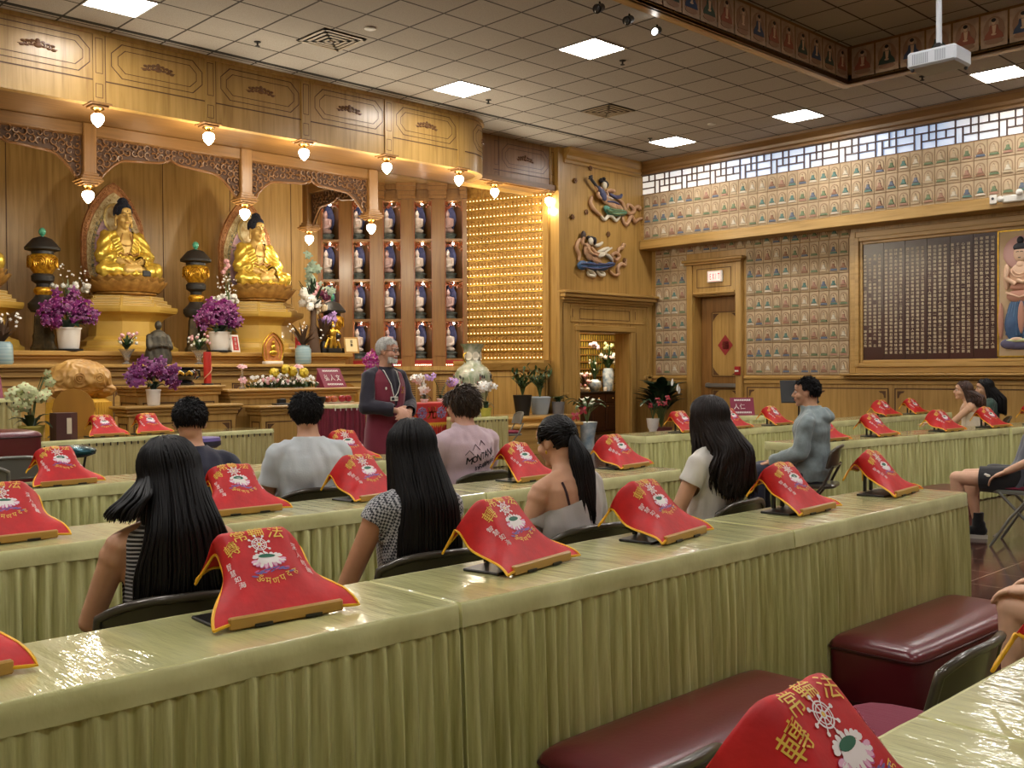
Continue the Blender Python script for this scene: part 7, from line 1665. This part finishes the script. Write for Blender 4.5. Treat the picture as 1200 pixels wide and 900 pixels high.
# objects on them
t = thing('incense_burner', 'black lacquer incense burner with gold lotus on the left offering table', 'incense burner', (5.84, 12.0, 1.257))
MB().lathe([(0, 0), (.14, 0), (.15, .02), (.12, .05), (.16, .09), (.175, .14), (.16, .18), (.13, .20), (.15, .215), (.15, .225), (.0, .21)], 24).build('bowl', mat('black_lacquer', (16, 14, 14), .15, coat=.5), t, 40)
m = MB()
for s in (-1, 1): m.tube([(s*.15, 0, .19), (s*.22, 0, .18), (s*.23, 0, .11), (s*.17, 0, .08)], .016, 8)
m.build('handle', mat('black_lacquer', (16, 14, 14), .15), t, 60); m = MB()
for a in (-90, -125, -160): 
    for k in range(5): q = R(a)+(k-2)*.10; m.ell((.178*cos(q), .178*sin(q), .14+.012*(2-abs(k-2))), (.014, .014, .022), 6, 5)
m.build('gilt_lotus', gold, t, 60)
tag(MB().box(-.05, .05, -.04, .04, 0, .09, 0, .008).build('incense_box', black, None, None, (5.84, 12.3, 1.257)), 'small black box behind the incense burner', 'box')
t = thing('red_candle', 'tall thick red candle with a gold dragon on a black saucer', 'candle', (6.15, 11.95, 1.257)); MB().lathe([(0, 0), (.075, 0), (.07, .02), (0, .02)], 16).build('saucer', black, t, 40); MB().lathe([(0, .02), (.047, .02), (.05, .40), (.045, .42), (.02, .405), (0, .40)], 20).build('wax', mat('red_wax', (198, 48, 32), .45, sss=.05), t, 40)
m = MB(); m.tube([(.052*cos(a), .052*sin(a), .07+.05*(a-PI)) for a in (PI+.25*k for k in range(24))], .007, 5); m.build('dragon_relief', mat('relief_pale_gold', (222, 170, 130), .4), t, 60); MB().tube([(0, 0, .40), (.004, 0, .425)], .003, 5).build('wick', black, t)
for x, w_ in ((6.75, 'left of the yellow flower bed'), (7.62, 'right behind the yellow flower bed')):
    t = thing('lotus_candle_holder', 'slender crystal lotus candle holder '+w_, 'candle holder', (x, 12.15, 1.194)); MB().lathe([(0, 0), (.05, 0), (.045, .015), (.018, .04), (.03, .09), (.014, .12), (.014, .26), (.03, .28), (0, .28)], 14).build('stem', GLASS if x < 7 else WPOT, t, 40)
    m = MB(); flower(m, (0, 0, .30), (-.2, -.4, 1), .07, 0, 1, 7); flower(m, (0, 0, .31), (.1, -.5, 1), .05, 0, 1, 6); flower(m, (.0, -.02, .12), (-.2, -.8, .5), .06, 0, 1, 6); m.build('lotus', [PNK, WHI], t)
t = thing('gilt_plaque', 'small gilded leaf shaped shrine plaque on the altar ledge above the yellow flowers', 'shrine plaque', (8.46, 14.25, 1.537)); m = MB(); m.box(-.16, .16, -.06, .06, 0, .05, 0, .01); m.build('base', WPOT, t)
m = MB(); m.prism(leafpts(.185, .46, .05), 0, .02, 'y'); m.build('backplate', mat('plaque_orange', (226, 160, 96), .4, .3, c2=(190, 110, 60), vscale=20), t)
m = MB(); P_l = leafpts(.185, .46, .05, 30); m.tube([(x, -.005, z) for x, z in P_l]+[(P_l[0][0], -.005, P_l[0][1])], .014, 6); P_l = leafpts(.13, .36, .09, 30); m.tube([(x, -.005, z) for x, z in P_l], .008, 5); m.build('border', gold, t, 60)
m = MB(); m.ell((0, -.02, .18), (.075, .025, .05), 10, 6); m.ell((0, -.02, .26), (.05, .025, .06), 10, 6); m.ell((0, -.025, .345), (.028, .022, .036), 10, 6); m.build('seated_figure', gold, t, 60)
t = thing('crystal_base', 'row of crystal and white stands under the gilded plaque', 'stand', (7.55, 12.28, 1.194)); MB().box(-.30, .28, -.05, .05, .16, .20, 0, .01).build('shelf', WPOT, t)
for k in range(4): MB().lathe([(0, 0), (.04, 0), (.03, .02), (.022, .08), (.03, .16), (0, .16)], 10, (-.24+.15*k, 0, 0)).build('support', GLASS, t, 40)
MB().box(-.05, .14, -.04, .04, .20, .26, 0, .01).build('crystal_block', mat('crystal', (190, 206, 216), .1, trans=.5), t); m = MB(); m.ell((-.24, -.02, .23), .03, 8, 6); m.ell((-.15, -.02, .23), .03, 8, 6); m.build('dark_bead', black, t, 60)
def plaque(label, loc, rz, w, h, txt, k=1.):
    t = thing('sloped_plaque', label, 'plaque', loc, rz); pm = mat('plum_plaque', (128, 34, 62), .5)
    m = MB(); m.add([(-w/2, -.1, .0), (w/2, -.1, 0), (w/2, .06, h), (-w/2, .06, h), (-w/2, -.09, 0), (w/2, -.09, 0), (w/2, .07, h), (-w/2, .07, h)], [(0,1,2,3),(7,6,5,4),(0,4,5,1),(1,5,6,2),(2,6,7,3),(3,7,4,0)]); m.build('face', pm, t)
    m = MB(); m.add([(-w/2+.02, .065, h-.01), (-w/2+.02, .13, 0), (-w/2+.02, -.08, 0), (w/2-.02, .065, h-.01), (w/2-.02, .13, 0), (w/2-.02, -.08, 0)], [(0, 1, 2), (3, 5, 4), (0, 3, 4, 1)]); m.build('support', pm, t)
    g_ = MB(); f = lambda a, z: (a, -.103+.16*z/h, z)
    for i, ch in enumerate(txt): put(g_, ch, lambda a, b: f((i-1)*w*.25+a*h*.32, h*.5+b*h*.34), 0, .02)
    for zz in (h*.84, h*.14):
        for j in range(12): x = (-.32+.058*j)*w; g_.add([f(x, zz), f(x+.04*w, zz-.01), f(x+.045*w, zz+.015), f(x+.01*w, zz+.02)], [(0, 1, 2, 3)])
    g_.build('lettering', WHI, t)
plaque('plum coloured plaque with white writing right of the yellow flowers', (8.05, 12.0, 1.194), R(8), .42, .27, '弘人文'); plaque('plum coloured plaque with white writing on the left cream table', (3.72, 12.75, 1.132), R(-6), .44, .27, '滿月台'); plaque('small plum plaque beside the music stand by the wall', (12.62, 8.25, TH), R(-48), .34, .25, '人仁')
def trinkets():
    rr = random.Random(3)
    for i, (x, mt, w_) in enumerate(((3.42, REDF, 'red'), (3.52, LAV, 'lavender'), (3.60, mat('petal_violet', (112, 72, 168), .5), 'violet'), (3.70, PNK, 'pink'))): m = MB(); ball(m, (0, 0, .045), .05, 0, rr, 40); tag(m.build('artificial_bloom', mt, None, None, (x-.05, 12.62, 1.132)), '%s artificial bloom before the left plum plaque' % w_, 'flower')
trinkets()
for i, (x, c, w_) in enumerate(((7.60, (196, 92, 44), 'orange apple nearest the black bowl'), (7.70, (206, 104, 52), 'orange apple beside the red ones'), (7.83, (176, 32, 34), 'red apple left of the pair'), (7.93, (168, 30, 34), 'red apple at the right end of the plate'))):
    t = thing('apple', w_, 'apple', (x, 11.42, 1.003)); MB().lathe([(0, .012), (.02, .002), (.044, .02), (.05, .05), (.042, .08), (.02, .09), (.006, .082), (0, .08)], 16).build('flesh', mat('apple_skin_%d' % i, c, .25, c2=tuple(v*.7 for v in c), vscale=12), t, 80); MB().tube([(0, 0, .08), (.005, 0, .105)], .003, 5).build('stem', TWIG, t)
tag(MB().lathe([(0, 0), (.06, 0), (.24, .008), (.25, .012), (.0, .006)], 24, sy=.4).build('fruit_plate', WPOT, None, 40, (7.78, 11.42, .991)), 'pale oval plate under the apples', 'plate')
tag(MB().lathe([(0, 0), (.05, 0), (.075, .05), (.08, .09), (.07, .09), (0, .03)], 20).build('dark_bowl', black, None, 40, (7.48, 11.42, .991)), 'small black bowl left of the apples', 'bowl')
t = thing('black_tray', 'black lacquer object on the low tier left of the seated boy', 'tray', (6.90, 11.42, .991)); MB().box(-.11, .11, -.06, .06, 0, .02, 0, .005).build('base', black, t); MB().box(-.05, .05, -.04, .04, .02, .08, 0, .008).build('block', black, t)
t = thing('bronze_statue', 'dark bronze robed standing statue behind the middle purple orchid', 'statue', (6.56, 14.25, 1.537)); m = MB()
m.loft([ring(z, rx, ry, 0, 20) for z, rx, ry in ((0, .19, .14), (.08, .2, .15), (.25, .17, .13), (.4, .15, .11), (.47, .10, .08), (.5, .05, .05))]); m.ell((0, -.01, .57), (.05, .055, .07))
for s in (-1, 1): capsule(m, (s*.13, 0, .40), (s*.15, -.06, .25), .05, .05); capsule(m, (s*.15, -.06, .25), (s*.03, -.13, .27), .045, .03)
blob(m, 'figure', mat('bronze', (84, 78, 66), .5, .5, c2=(56, 54, 48), vscale=12), .01, 2, t, tex=lambda p, n: p+n*(.006*sin(p.x*70+8*p.z) if p.z < .4 else 0))
t = thing('gilt_figurine', 'small gilded standing figurine on a black base by the short lantern', 'figurine', (9.82, 14.58, 1.732)); MB().box(-.13, .13, -.08, .08, 0, .08, 0, .012).build('base', black, t); m = MB()
capsule(m, (-.04, 0, .08), (-.02, 0, .26), .03, .04); capsule(m, (.05, 0, .08), (.02, 0, .26), .03, .04); m.ell((0, 0, .34), (.07, .05, .09)); m.ell((0, -.005, .47), (.035, .038, .048)); m.ell((0, 0, .52), (.02, .02, .03)); capsule(m, (-.07, 0, .39), (-.13, -.03, .30), .024, .02); capsule(m, (.07, 0, .39), (.12, -.05, .33), .024, .02); capsule(m, (.1, 0, .22), (.15, .0, .06), .02, .03); capsule(m, (-.09, 0, .25), (-.15, .0, .1), .02, .03)
blob(m, 'figure', gold, .007, 2, t)
def framed(name, label, loc, rz, w, h, lean, fm, inner, mark, ch):
    t = thing(name, label, 'framed card', loc, rz); T = Matrix.Rotation(R(-lean), 4, 'X')
    MB(T).box(-w/2, w/2, 0, .02, 0, h, 0, .005).build('frame', fm, t); MB(T).box(-w/2+.03, w/2-.03, -.004, .001, .03, h-.03).build('card', inner, t); g_ = MB(T)
    for k, c in enumerate(ch): put(g_, c, lambda a, b: (a*.05, -.006, h*.5+(1-k)*h*.22+b*.06), 0, .02)
    g_.build('writing', mark, t); MB(T).box(-.01, .01, .02, .12, 0, .02).build('rest', fm, t)
framed('framed_tablet', 'pale wooden framed tablet with black writing at the end of the altar', (10.22, 14.58, 1.732), R(-14), .27, .29, 14, tan_w, mat('tablet_cream', (226, 204, 150), .5), black, '福壽')
framed('framed_card', 'red and white framed card leaning beside the second purple orchid', (7.97, 14.52, 1.732), R(14), .17, .28, 10, WPOT, mat('card_red', (178, 44, 40), .5), WHI, '佛光山')
tag(MB().box(-.07, .07, -.05, .05, 0, .29, 0, .008).build('red_packet_box', mat('box_crimson', (172, 34, 58), .5), None, None, (9.2, 14.62, 1.732)), 'upright crimson box behind the blue striped jar', 'box')
# wooden fish drum with fringe, round backed chairs, lacquer box
t = thing('wooden_fish', 'large carved wooden fish drum with yellow fringe on its stand', 'wooden drum', (4.56, 12.0, 0)); WD = mat('carved_boxwood', (206, 160, 86), .42, c2=(170, 122, 58), vscale=5); m = MB(); m.ell((0, 0, 1.34), (.36, .33, .235), 28, 18); m.ell((.22, -.08, 1.22), (.17, .16, .10), 16, 10); m.ell((-.2, -.05, 1.22), (.17, .16, .1), 16, 10)
for s in (-1, 1): m.ell((s*.11, -.29, 1.36), (.05, .035, .05), 12, 8)
def fishtex(p, n): return p+n*(.010*sin(26*p.x+10*noise.noise(p*7))*sin(24*p.z+8*noise.noise(p*5+V((3, 1, 2))))+.006*noise.noise(p*18))
blob(m, 'shell', WD, .012, 2, t, tex=fishtex); m = MB()
for s in (-1, 1):
    for r0 in (.055, .032): m.tube([(s*.11+r0*cos(2*PI*k/14), -.318-.01*(r0 < .04), 1.36+r0*sin(2*PI*k/14)) for k in range(15)], .008, 5)
m.tube([(-.34+.068*k, -.27+.10*abs(k-5)/5, 1.215+.012*(k % 2)) for k in range(11)], .02, 6); m.build('carving', WD, t, 60)
MB().lathe([(0, 1.02), (.30, 1.02), (.34, 1.08), (.30, 1.12), (0, 1.12)], 24).build('cushion', yel, t, 50); m = MB(); rr = random.Random(5)
for k in range(60): a = 2*PI*k/60; x, y = .34*cos(a), .33*sin(a); m.tube([(x, y, 1.08), (x*1.05, y*1.05, .9), (x*1.02+rr.uniform(-.01, .01), y*1.02, .66+rr.uniform(-.03, .03))], [.016, .013, .017], 5)
m.build('fringe', yel, t, 60); MB().lathe([(0, 0), (.3, 0), (.28, .05), (.10, .12), (.10, .9), (.26, 1.02), (0, 1.02)], 16).build('stand', odz, t, 40)
MUS = mat('mustard_veneer', (178, 128, 46), .4, c2=(154, 106, 36), vscale=3, vstretch=(1, 1, .2))
def shield_chair(label, loc, rz):
    t = thing('shield_back_chair', label, 'chair', loc, rz); pts = [(-.10, .62), (.10, .62)]+[(.10+.1*k/6+.012*sin(k), .62+.2*(k/6)**1.3) for k in range(1, 6)]+[(.215*cos(R(a)), 1.03+.22*sin(R(a))) for a in (-30, 0, 25, 50, 70, 90, 110, 130, 155, 180, 210)]+[(-.10-.1*k/6-.012*sin(k), .62+.2*(k/6)**1.3) for k in range(5, 0, -1)]
    MB().prism(pts, -.24, -.215, 'y').build('backrest', MUS, t); m = MB(); m.box(-.24, .24, -.2, .24, .43, .48, 0, .015); m.build('seat', mat('dark_seat', (52, 34, 36), .5), t)
    for sx in (-1, 1):
        m = MB(); m.tube([(sx*.05, -.225, .64), (sx*.1, -.22, .48)], .02, 8); m.build('back_support', mat('dark_seat', (52, 34, 36), .5), t)
        m = MB(); m.tube([(sx*.24, -.18, .48), (sx*.27, -.17, .70), (sx*.26, .1, .72), (sx*.24, .2, .48)], .022, 8); m.build('arm', mat('dark_seat', (52, 34, 36), .5), t, 60)
        for sy in (-1, 1): MB().tube([(sx*.2, sy*.18, .44), (sx*.22, sy*.2, 0)], [.022, .014], 8).build('leg', black, t, 60)
shield_chair('chair with round mustard coloured back before the wooden fish drum', (4.27, 11.35, 0), R(-25)); shield_chair('chair with round mustard coloured back half hidden behind the lecturer', (8.72, 12.75, 0), R(-20))
t = thing('lacquer_box', 'upright dark brown hexagonal box with pale label on the cream skirted table', 'box', (3.86, 10.58, TH)); MB().lathe([(0, 0), (.13, 0), (.13, .27), (0, .27)], 6, a0=R(40)).build('case', mat('brown_box', (82, 48, 44), .45), t, 20)
MB(Matrix.Rotation(R(-20), 4, 'Z')).box(.03, .075, -.119, -.115, .06, .22).build('paper_label', mat('label_cream', (226, 210, 180), .6), t)
# instruments at the left: teal tongue drum on a stand; purple bag
t = thing('tongue_drum', 'shallow teal steel drum on a black stand behind the folding chairs', 'drum', (2.83, 7.6, 0)); MB().lathe([(0, .80), (.10, .80), (.16, .82), (.17, .845), (.16, .86), (.10, .885), (0, .89)], 28).build('shell', mat('teal_steel', (32, 74, 84), .25, .6), t, 60)
m = MB()
for k in range(3): a = 2*PI*k/3; m.tube([(.10*cos(a), .10*sin(a), .81), (.03*cos(a), .03*sin(a), .4), (.22*cos(a), .22*sin(a), 0)], .009, 6)
m.build('stand', black, t, 60)
t = thing('purple_case', 'flat purple instrument case resting before the cream table behind the navy tee', 'case', (3.78, 7.5, 0)); MB().lathe([(0, .86), (.15, .86), (.17, .875), (.16, .90), (0, .91)], 24).build('lid', mat('purple_case', (96, 78, 150), .5), t, 50); MB().lathe([(0, .82), (.14, .82), (.17, .84), (.17, .872), (0, .872)], 24).build('rim', mat('dark_case', (40, 38, 58), .5), t, 50); m = MB()
for k in range(3): a = 2*PI*k/3+.4; m.tube([(.10*cos(a), .10*sin(a), .83), (.03*cos(a), .03*sin(a), .4), (.22*cos(a), .22*sin(a), 0)], .009, 6)
m.build('stand', black, t, 60)
# music stand and small table by the right wall
skirted_table('skirted_table', 'small gold skirted table with plum plaque by the right wall', 'table', .62, .42, (12.62, 8.27, 0), R(-44), seed=81, pleat=.09, amp=.025)
t = thing('music_stand', 'black music stand beside the plum plaque near the right wall', 'music stand', (13.35, 7.75, 0), R(-48)); m = MB(); T = Matrix.Translation((0, 0, 1.08)) @ Matrix.Rotation(R(-18), 4, 'X'); MB(T).box(-.27, .27, -.008, .008, -.17, .17, 0, .004).box(-.27, .27, -.05, 0, -.18, -.165).build('desk', black, t)
m.tube([(0, .03, 1.08), (0, .03, .25)], .014, 8); 
for k in range(3): a = 2*PI*k/3; m.tube([(0, .03, .28), (.28*cos(a), .03+.28*sin(a), .0)], .010, 6)
m.build('tripod', black, t, 60)
# ---------------------------------------------------------------- flying figures carved on the corner wall
def fp(cx, cy, d): u, v = cx/600, cy/900; return (13.816+2.55*u, 12.70-d, 5.254+.351*u-v*(2.363+.223*u))
PEACH = mat('relief_peach', (206, 166, 130), .5, c2=(176, 134, 100), vscale=6); TEAL = mat('relief_teal', (104, 160, 138), .45, c2=(74, 128, 110), vscale=5); BLUE = mat('relief_blue', (66, 98, 136), .45, c2=(44, 72, 108), vscale=5); INK = mat('relief_ink', (40, 40, 48), .5); SLATE = mat('relief_slate', (76, 80, 112), .45); PALE = mat('relief_pale', (210, 200, 178), .5)
def rib(t, pts, w, name, mt, d=.05, w1=None):
    m = MB(); q = []      # smooth the polyline
    P = [V(fp(*p, d)) for p in pts]
    for i in range(len(P)-1):
        a, b, c, e = P[max(i-1, 0)], P[i], P[i+1], P[min(i+2, len(P)-1)]
        for k in range(5): u = k/5; q.append(.5*((2*b)+(c-a)*u+(2*a-5*b+4*c-e)*u*u+(3*b-a-3*c+e)*u**3))
    q.append(P[-1]); n = len(q); m.tube(q, [w*(.5+.5*sin(PI*(i+1)/(n+1))) if w1 is None else w+(w1-w)*i/n for i in range(n)], 8); m.build(name, mt, t, 60)
def lump(t, name, mt, items):
    m = MB()
    for cx, cy, rx, rz, a, d in items: m.ell(fp(cx, cy, d), (rx, .05, rz), 16, 10, 0, Matrix.Rotation(R(a), 3, 'Y'))
    m.build(name, mt, t, 70)
t = thing('flying_figure_relief', 'carved flying figure in green skirt playing a lute, upper one on the wall', 'wall relief')
lump(t, 'body', PEACH, [(190, 222, .085, .13, -20, .05), (215, 262, .11, .09, 30, .05), (255, 300, .19, .07, 18, .05), (300, 318, .16, .06, 10, .05)])
lump(t, 'face', PALE, [(196, 166, .062, .078, 0, .09)])
lump(t, 'hair', INK, [(203, 148, .075, .05, 0, .08), (182, 130, .035, .045, 0, .06), (200, 122, .03, .04, 0, .06), (218, 160, .03, .065, 0, .07)])
lump(t, 'skirt', TEAL, [(232, 342, .15, .075, 22, .06), (275, 356, .2, .07, 4, .07), (325, 358, .15, .06, -6, .06)])
for p in ([(205, 335), (240, 350), (290, 352), (345, 348)], [(215, 350), (255, 366), (310, 368), (350, 362)], [(225, 328), (262, 338), (310, 340)]): rib(t, p, .016, 'skirt_fold', LEAFP, .115)
for p in ([(168, 205), (150, 225), (160, 250), (182, 262)], [(205, 208), (215, 235), (200, 258), (182, 262)], [(160, 205), (140, 180), (128, 158)]): rib(t, p, .032, 'arm', PEACH, .10)
rib(t, [(178, 215), (195, 240), (222, 252), (250, 262)], .02, 'sash', PALE, .11); rib(t, [(215, 280), (255, 282), (300, 300)], .02, 'sash', SLATE, .10)
lump(t, 'lute', SLATE, [(180, 234, .075, .13, -33, .12), (158, 203, .038, .09, -33, .12)]); rib(t, [(150, 190), (118, 145), (96, 112)], .028, 'lute_neck', INK, .11, .03); rib(t, [(88, 122), (112, 112)], .02, 'lute_pegs', INK, .11); rib(t, [(90, 108), (110, 100)], .02, 'lute_pegs', INK, .11)
for k, p in enumerate(([(225, 205), (250, 200), (272, 205), (280, 198)], [(245, 225), (285, 245), (318, 246), (332, 228)], [(125, 240), (116, 285), (140, 335), (185, 375)], [(185, 375), (210, 405), (235, 378), (262, 385), (290, 412), (320, 375)], [(300, 255), (335, 285), (352, 330), (385, 362), (418, 345), (400, 310), (375, 300), (370, 330)], [(410, 345), (430, 322), (448, 312), (460, 332), (466, 312)], [(335, 375), (342, 415), (362, 440), (385, 405), (400, 382), (425, 420), (446, 404), (478, 396)])): rib(t, p, .04, 'ribbon', (PEACH, SLATE, PEACH, PALE, PEACH, PEACH, PEACH)[k], .04)
t = thing('flying_figure_relief', 'carved flying figure in blue skirt with a small drum, lower one on the wall', 'wall relief')
lump(t, 'body', PEACH, [(88, 612, .085, .13, 15, .05), (105, 658, .12, .09, 30, .05), (150, 690, .16, .07, 15, .05)])
lump(t, 'face', PALE, [(102, 558, .062, .078, 0, .09)]); lump(t, 'lute', PALE, [(170, 655, .10, .055, -22, .11)]); rib(t, [(190, 642), (215, 622), (240, 606)], .022, 'lute_neck', PALE, .11, .018)
lump(t, 'hair', INK, [(112, 540, .075, .05, 10, .08), (134, 556, .032, .075, 0, .07), (96, 532, .045, .04, 0, .06)]); lump(t, 'drum', mat('relief_drum', (70, 56, 52), .5), [(60, 514, .05, .08, 0, .07)])
for p in ([(70, 585), (48, 570), (56, 530)], [(105, 600), (130, 635), (165, 650)], [(78, 600), (100, 640), (150, 660)]): rib(t, p, .032, 'arm', PEACH, .10)
lump(t, 'skirt', BLUE, [(55, 726, .14, .09, -8, .06), (120, 733, .2, .08, 6, .06), (185, 738, .18, .075, -2, .065), (240, 722, .15, .055, -10, .06)])
for p in ([(35, 715), (80, 715), (140, 722), (220, 715)], [(40, 738), (100, 748), (170, 750), (250, 728)], [(150, 712), (200, 722), (262, 712)]): rib(t, p, .015, 'skirt_fold', SLATE, .115)
for k, p in enumerate(([(128, 570), (150, 588), (178, 580), (196, 564)], [(150, 640), (185, 625), (215, 612), (240, 604)], [(35, 690), (40, 650), (22, 600), (40, 550), (60, 545)], [(85, 700), (95, 750), (125, 775), (140, 800), (105, 795), (92, 770)], [(150, 762), (180, 795), (205, 790), (175, 760)], [(240, 760), (275, 795), (305, 785), (300, 745), (325, 715), (352, 725), (360, 682)], [(265, 700), (262, 655), (290, 640), (312, 665), (290, 690), (275, 672)], [(305, 640), (308, 612), (335, 600), (340, 582), (356, 580)], [(200, 640), (235, 660), (262, 690)])): rib(t, p, .038, 'ribbon', (PALE, PALE, PEACH, PALE, PALE, PEACH, PEACH, PEACH, PALE)[k], .04)
for k, (cx, cy) in enumerate(((120, 42), (20, 130), (92, 350), (2, 385), (240, 505), (345, 585), (352, 690))):
    m = MB(); c = V(fp(cx, cy, .03))
    for j in range(6): a = PI*j/3; m.ell(c+V((.03*cos(a), 0, .03*sin(a))), (.022, .02, .022), 8, 6)
    m.ell(c+V((0, -.01, 0)), .02, 8, 6); tag(m.build('flower_boss', carve, None, 60), 'small carved wooden flower boss '+('nearest the cornice', 'left of the upper flying figure', 'between the two flying figures', 'at the left edge of the wall, mid height', 'right of the lower figure and above its ribbons', 'at the tip of the upper ribbon of the lower figure', 'at the tip of the lower ribbon')[k], 'wall ornament', 'carved flower bosses')
# ---------------------------------------------------------------- standing figure picture beside the inscribed board
t = thing('figure_panel', 'pale relief panel of a standing figure in blue robe beside the inscription', 'relief picture', (XL-.03, 5.45, BZ0+.02)); MB().box(0, .03, -.53, .535, 0, BZ1-BZ0-.02).build('panel', mat('panel_cream', (206, 178, 140), .7, var=.06, vscale=3), t)
m = MB(); 
for A in ((.52, .54, 0, 1.93), (-.54, -.52, 0, 1.93), (-.54, .54, 1.91, 1.93), (-.54, .54, 0, .02)): m.box(-.012, .0, *A)
m.build('gilt_edge', gold, t)
def rl(name, mt, items):
    m = MB()
    for y, z, ry, rz_, dx in items: m.ell((-dx, y, z), (.035, ry, rz_), 16, 10)
    m.build(name, mt, t, 70)
F_ = .20
rl('halo', mat('halo_pink', (206, 164, 156), .6), [(F_, 1.58, .26, .26, .0)]); rl('skin', mat('figure_skin', (226, 190, 160), .6), [(F_, 1.56, .10, .125, .03), (F_, 1.22, .17, .2, .02), (F_+.20, 1.22, .05, .2, .02), (F_-.2, 1.2, .05, .2, .02), (F_, 1.40, .06, .06, .02), (F_+.05, .27, .09, .03, .04)]); rl('hair', INK, [(F_, 1.66, .105, .07, .03), (F_, 1.76, .05, .06, .03)]); rl('sash', mat('figure_sash', (190, 138, 116), .6), [(F_, .92, .2, .1, .03), (F_, 1.06, .15, .06, .035), (F_+.28, .55, .04, .28, .03), (F_-.02, .6, .05, .25, .045)]); rl('robe', BLUE, [(F_, .62, .2, .32, .02), (F_+.1, .5, .13, .26, .025), (F_-.1, .5, .13, .26, .025)]); rl('lotus', mat('figure_lotus', (92, 88, 116), .6), [(F_, .20, .28, .09, .02), (F_+.16, .2, .13, .08, .03), (F_-.16, .2, .13, .08, .03)])
m = MB()
for k in range(9): y = F_-.18+.045*k; m.tube([(-.048+.02*abs(k-4)/4, y*.6+F_*.4, .92), (-.060+.02*abs(k-4)/4, y, .62), (-.05+.02*abs(k-4)/4, F_+(y-F_)*1.15, .33)], .008, 5)
m.build('robe_fold', mat('robe_fold_blue', (84, 118, 150), .5), t, 60); m = MB()
for r0 in (.10, .14): m.tube([(-.062, F_+r0*sin(R(a)), 1.36-r0*1.1*cos(R(a))) for a in range(-70, 71, 14)], .010, 5)
m.tube([(-.06, F_-.2, .98), (-.075, F_, .90), (-.06, F_+.2, .98)], .014, 5); m.tube([(-.055, F_-.16, 1.34), (-.07, F_-.2, 1.2), (-.075, F_-.05, 1.12), (-.075, F_+.03, 1.16)], .032, 8); m.tube([(-.055, F_+.16, 1.34), (-.07, F_+.2, 1.2), (-.075, F_+.05, 1.10)], .032, 8); m.build('necklace_and_arms', mat('figure_skin', (226, 190, 160), .6), t, 60)
m = MB(); m.tube([(-.062, F_-.05, 1.585), (-.066, F_-.025, 1.592), (-.062, F_-.008, 1.585)], .005, 5); m.tube([(-.062, F_+.05, 1.585), (-.066, F_+.025, 1.592), (-.062, F_+.008, 1.585)], .005, 5); m.tube([(-.07, F_-.018, 1.50), (-.07, F_+.018, 1.50)], .006, 5); m.build('face_lines', INK, t, 60)
rl('lotus_rim', GRN, [(F_, .25, .24, .03, .035)])
# ---------------------------------------------------------------- through the doorway
t = thing('sideboard', 'dark mahogany sideboard seen through the doorway', 'cabinet', (16.6, 14.75, 0)); MAH = mat('mahogany', (52, 26, 24), .3, var=.3, vscale=4, coat=.3); MB().box(-1.2, 1.2, -.25, .25, .06, .90, 0, .01).build('body', MAH, t); MB().box(-1.25, 1.25, -.28, .26, .90, .945, 0, .012).build('worktop', mat('dark_stone', (40, 36, 34), .15, var=.5, vscale=60), t)
for k in range(5):
    x = -1.15+k*.46; d = MB().box(x+.01, x+.45, -.268, -.25, .70, .87, 0, .008).build('drawer', MAH, t); MB().ell((x+.23, -.28, .785), .014, 8, 6).build('knob', brass, d, 60)
    d = MB().box(x+.01, x+.45, -.268, -.25, .10, .68, 0, .01).box(x+.08, x+.38, -.276, -.266, .17, .61, 0, .006).build('door', MAH, t); MB().ell((x+(.40 if k % 2 == 0 else .06), -.28, .62), .012, 8, 6).build('knob', brass, d, 60)
bouquet('tall white bouquet in patterned vase on the mahogany sideboard', (17.15, 14.68, .946), [(0, 0), (.10, 0), (.12, .1), (.13, .4), (.10, .5), (.09, .5), (0, .3)], PORC, [(WHI, 8, 'b', .07, .25, .2, .12, 0), (GRN, 10, 'b', .05, .42, .12, .16, 0), (PNK, 4, 'f', .04, .25, .3, .08, .1)], 61, LEAF, 40, .5, .26)
bouquet('round porcelain vase with lilac blossoms on the sideboard', (16.68, 14.66, .946), [(0, 0), (.09, 0), (.15, .1), (.14, .2), (.06, .26), (.05, .26), (0, .1)], PORC, [(mat('petal_pale_lilac', (214, 196, 212), .5), 10, 'b', .045, .74, .11, .06, 0), (WHI, 6, 'b', .03, .3, .14, .12, 0)], 62, LEAF, 30, .5, .16)
bouquet('low pink and cream blossoms at the left of the sideboard', (16.30, 14.62, .946), [(0, 0), (.08, 0), (.11, .05), (.10, .09), (0, .05)], WPOT, [(PNK, 10, 'b', .04, .16, .16, .12, 0), (WHI, 8, 'b', .035, .2, .18, .1, 0)], 63, TWIG, 26, .3, .2)
tag(MB().box(-.08, .08, -.02, .02, 0, .40, 0, .006).build('pale_tablet', mat('tablet_cream', (226, 204, 150), .5), None, None, (17.55, 14.7, .946)), 'upright pale yellow tablet at the right of the sideboard', 'tablet')
tag(MB().lathe([(0, 0), (.035, 0), (.045, .05), (.04, .09), (0, .09)], 14).build('white_cup', WPOT, None, 40, (16.9, 14.55, .946)), 'small white cup between the vases on the sideboard', 'cup')
# ---------------------------------------------------------------- tidy up the workbench scene
s_ = bpy.data.scenes.get('bench')
if s_: bpy.data.scenes.remove(s_)
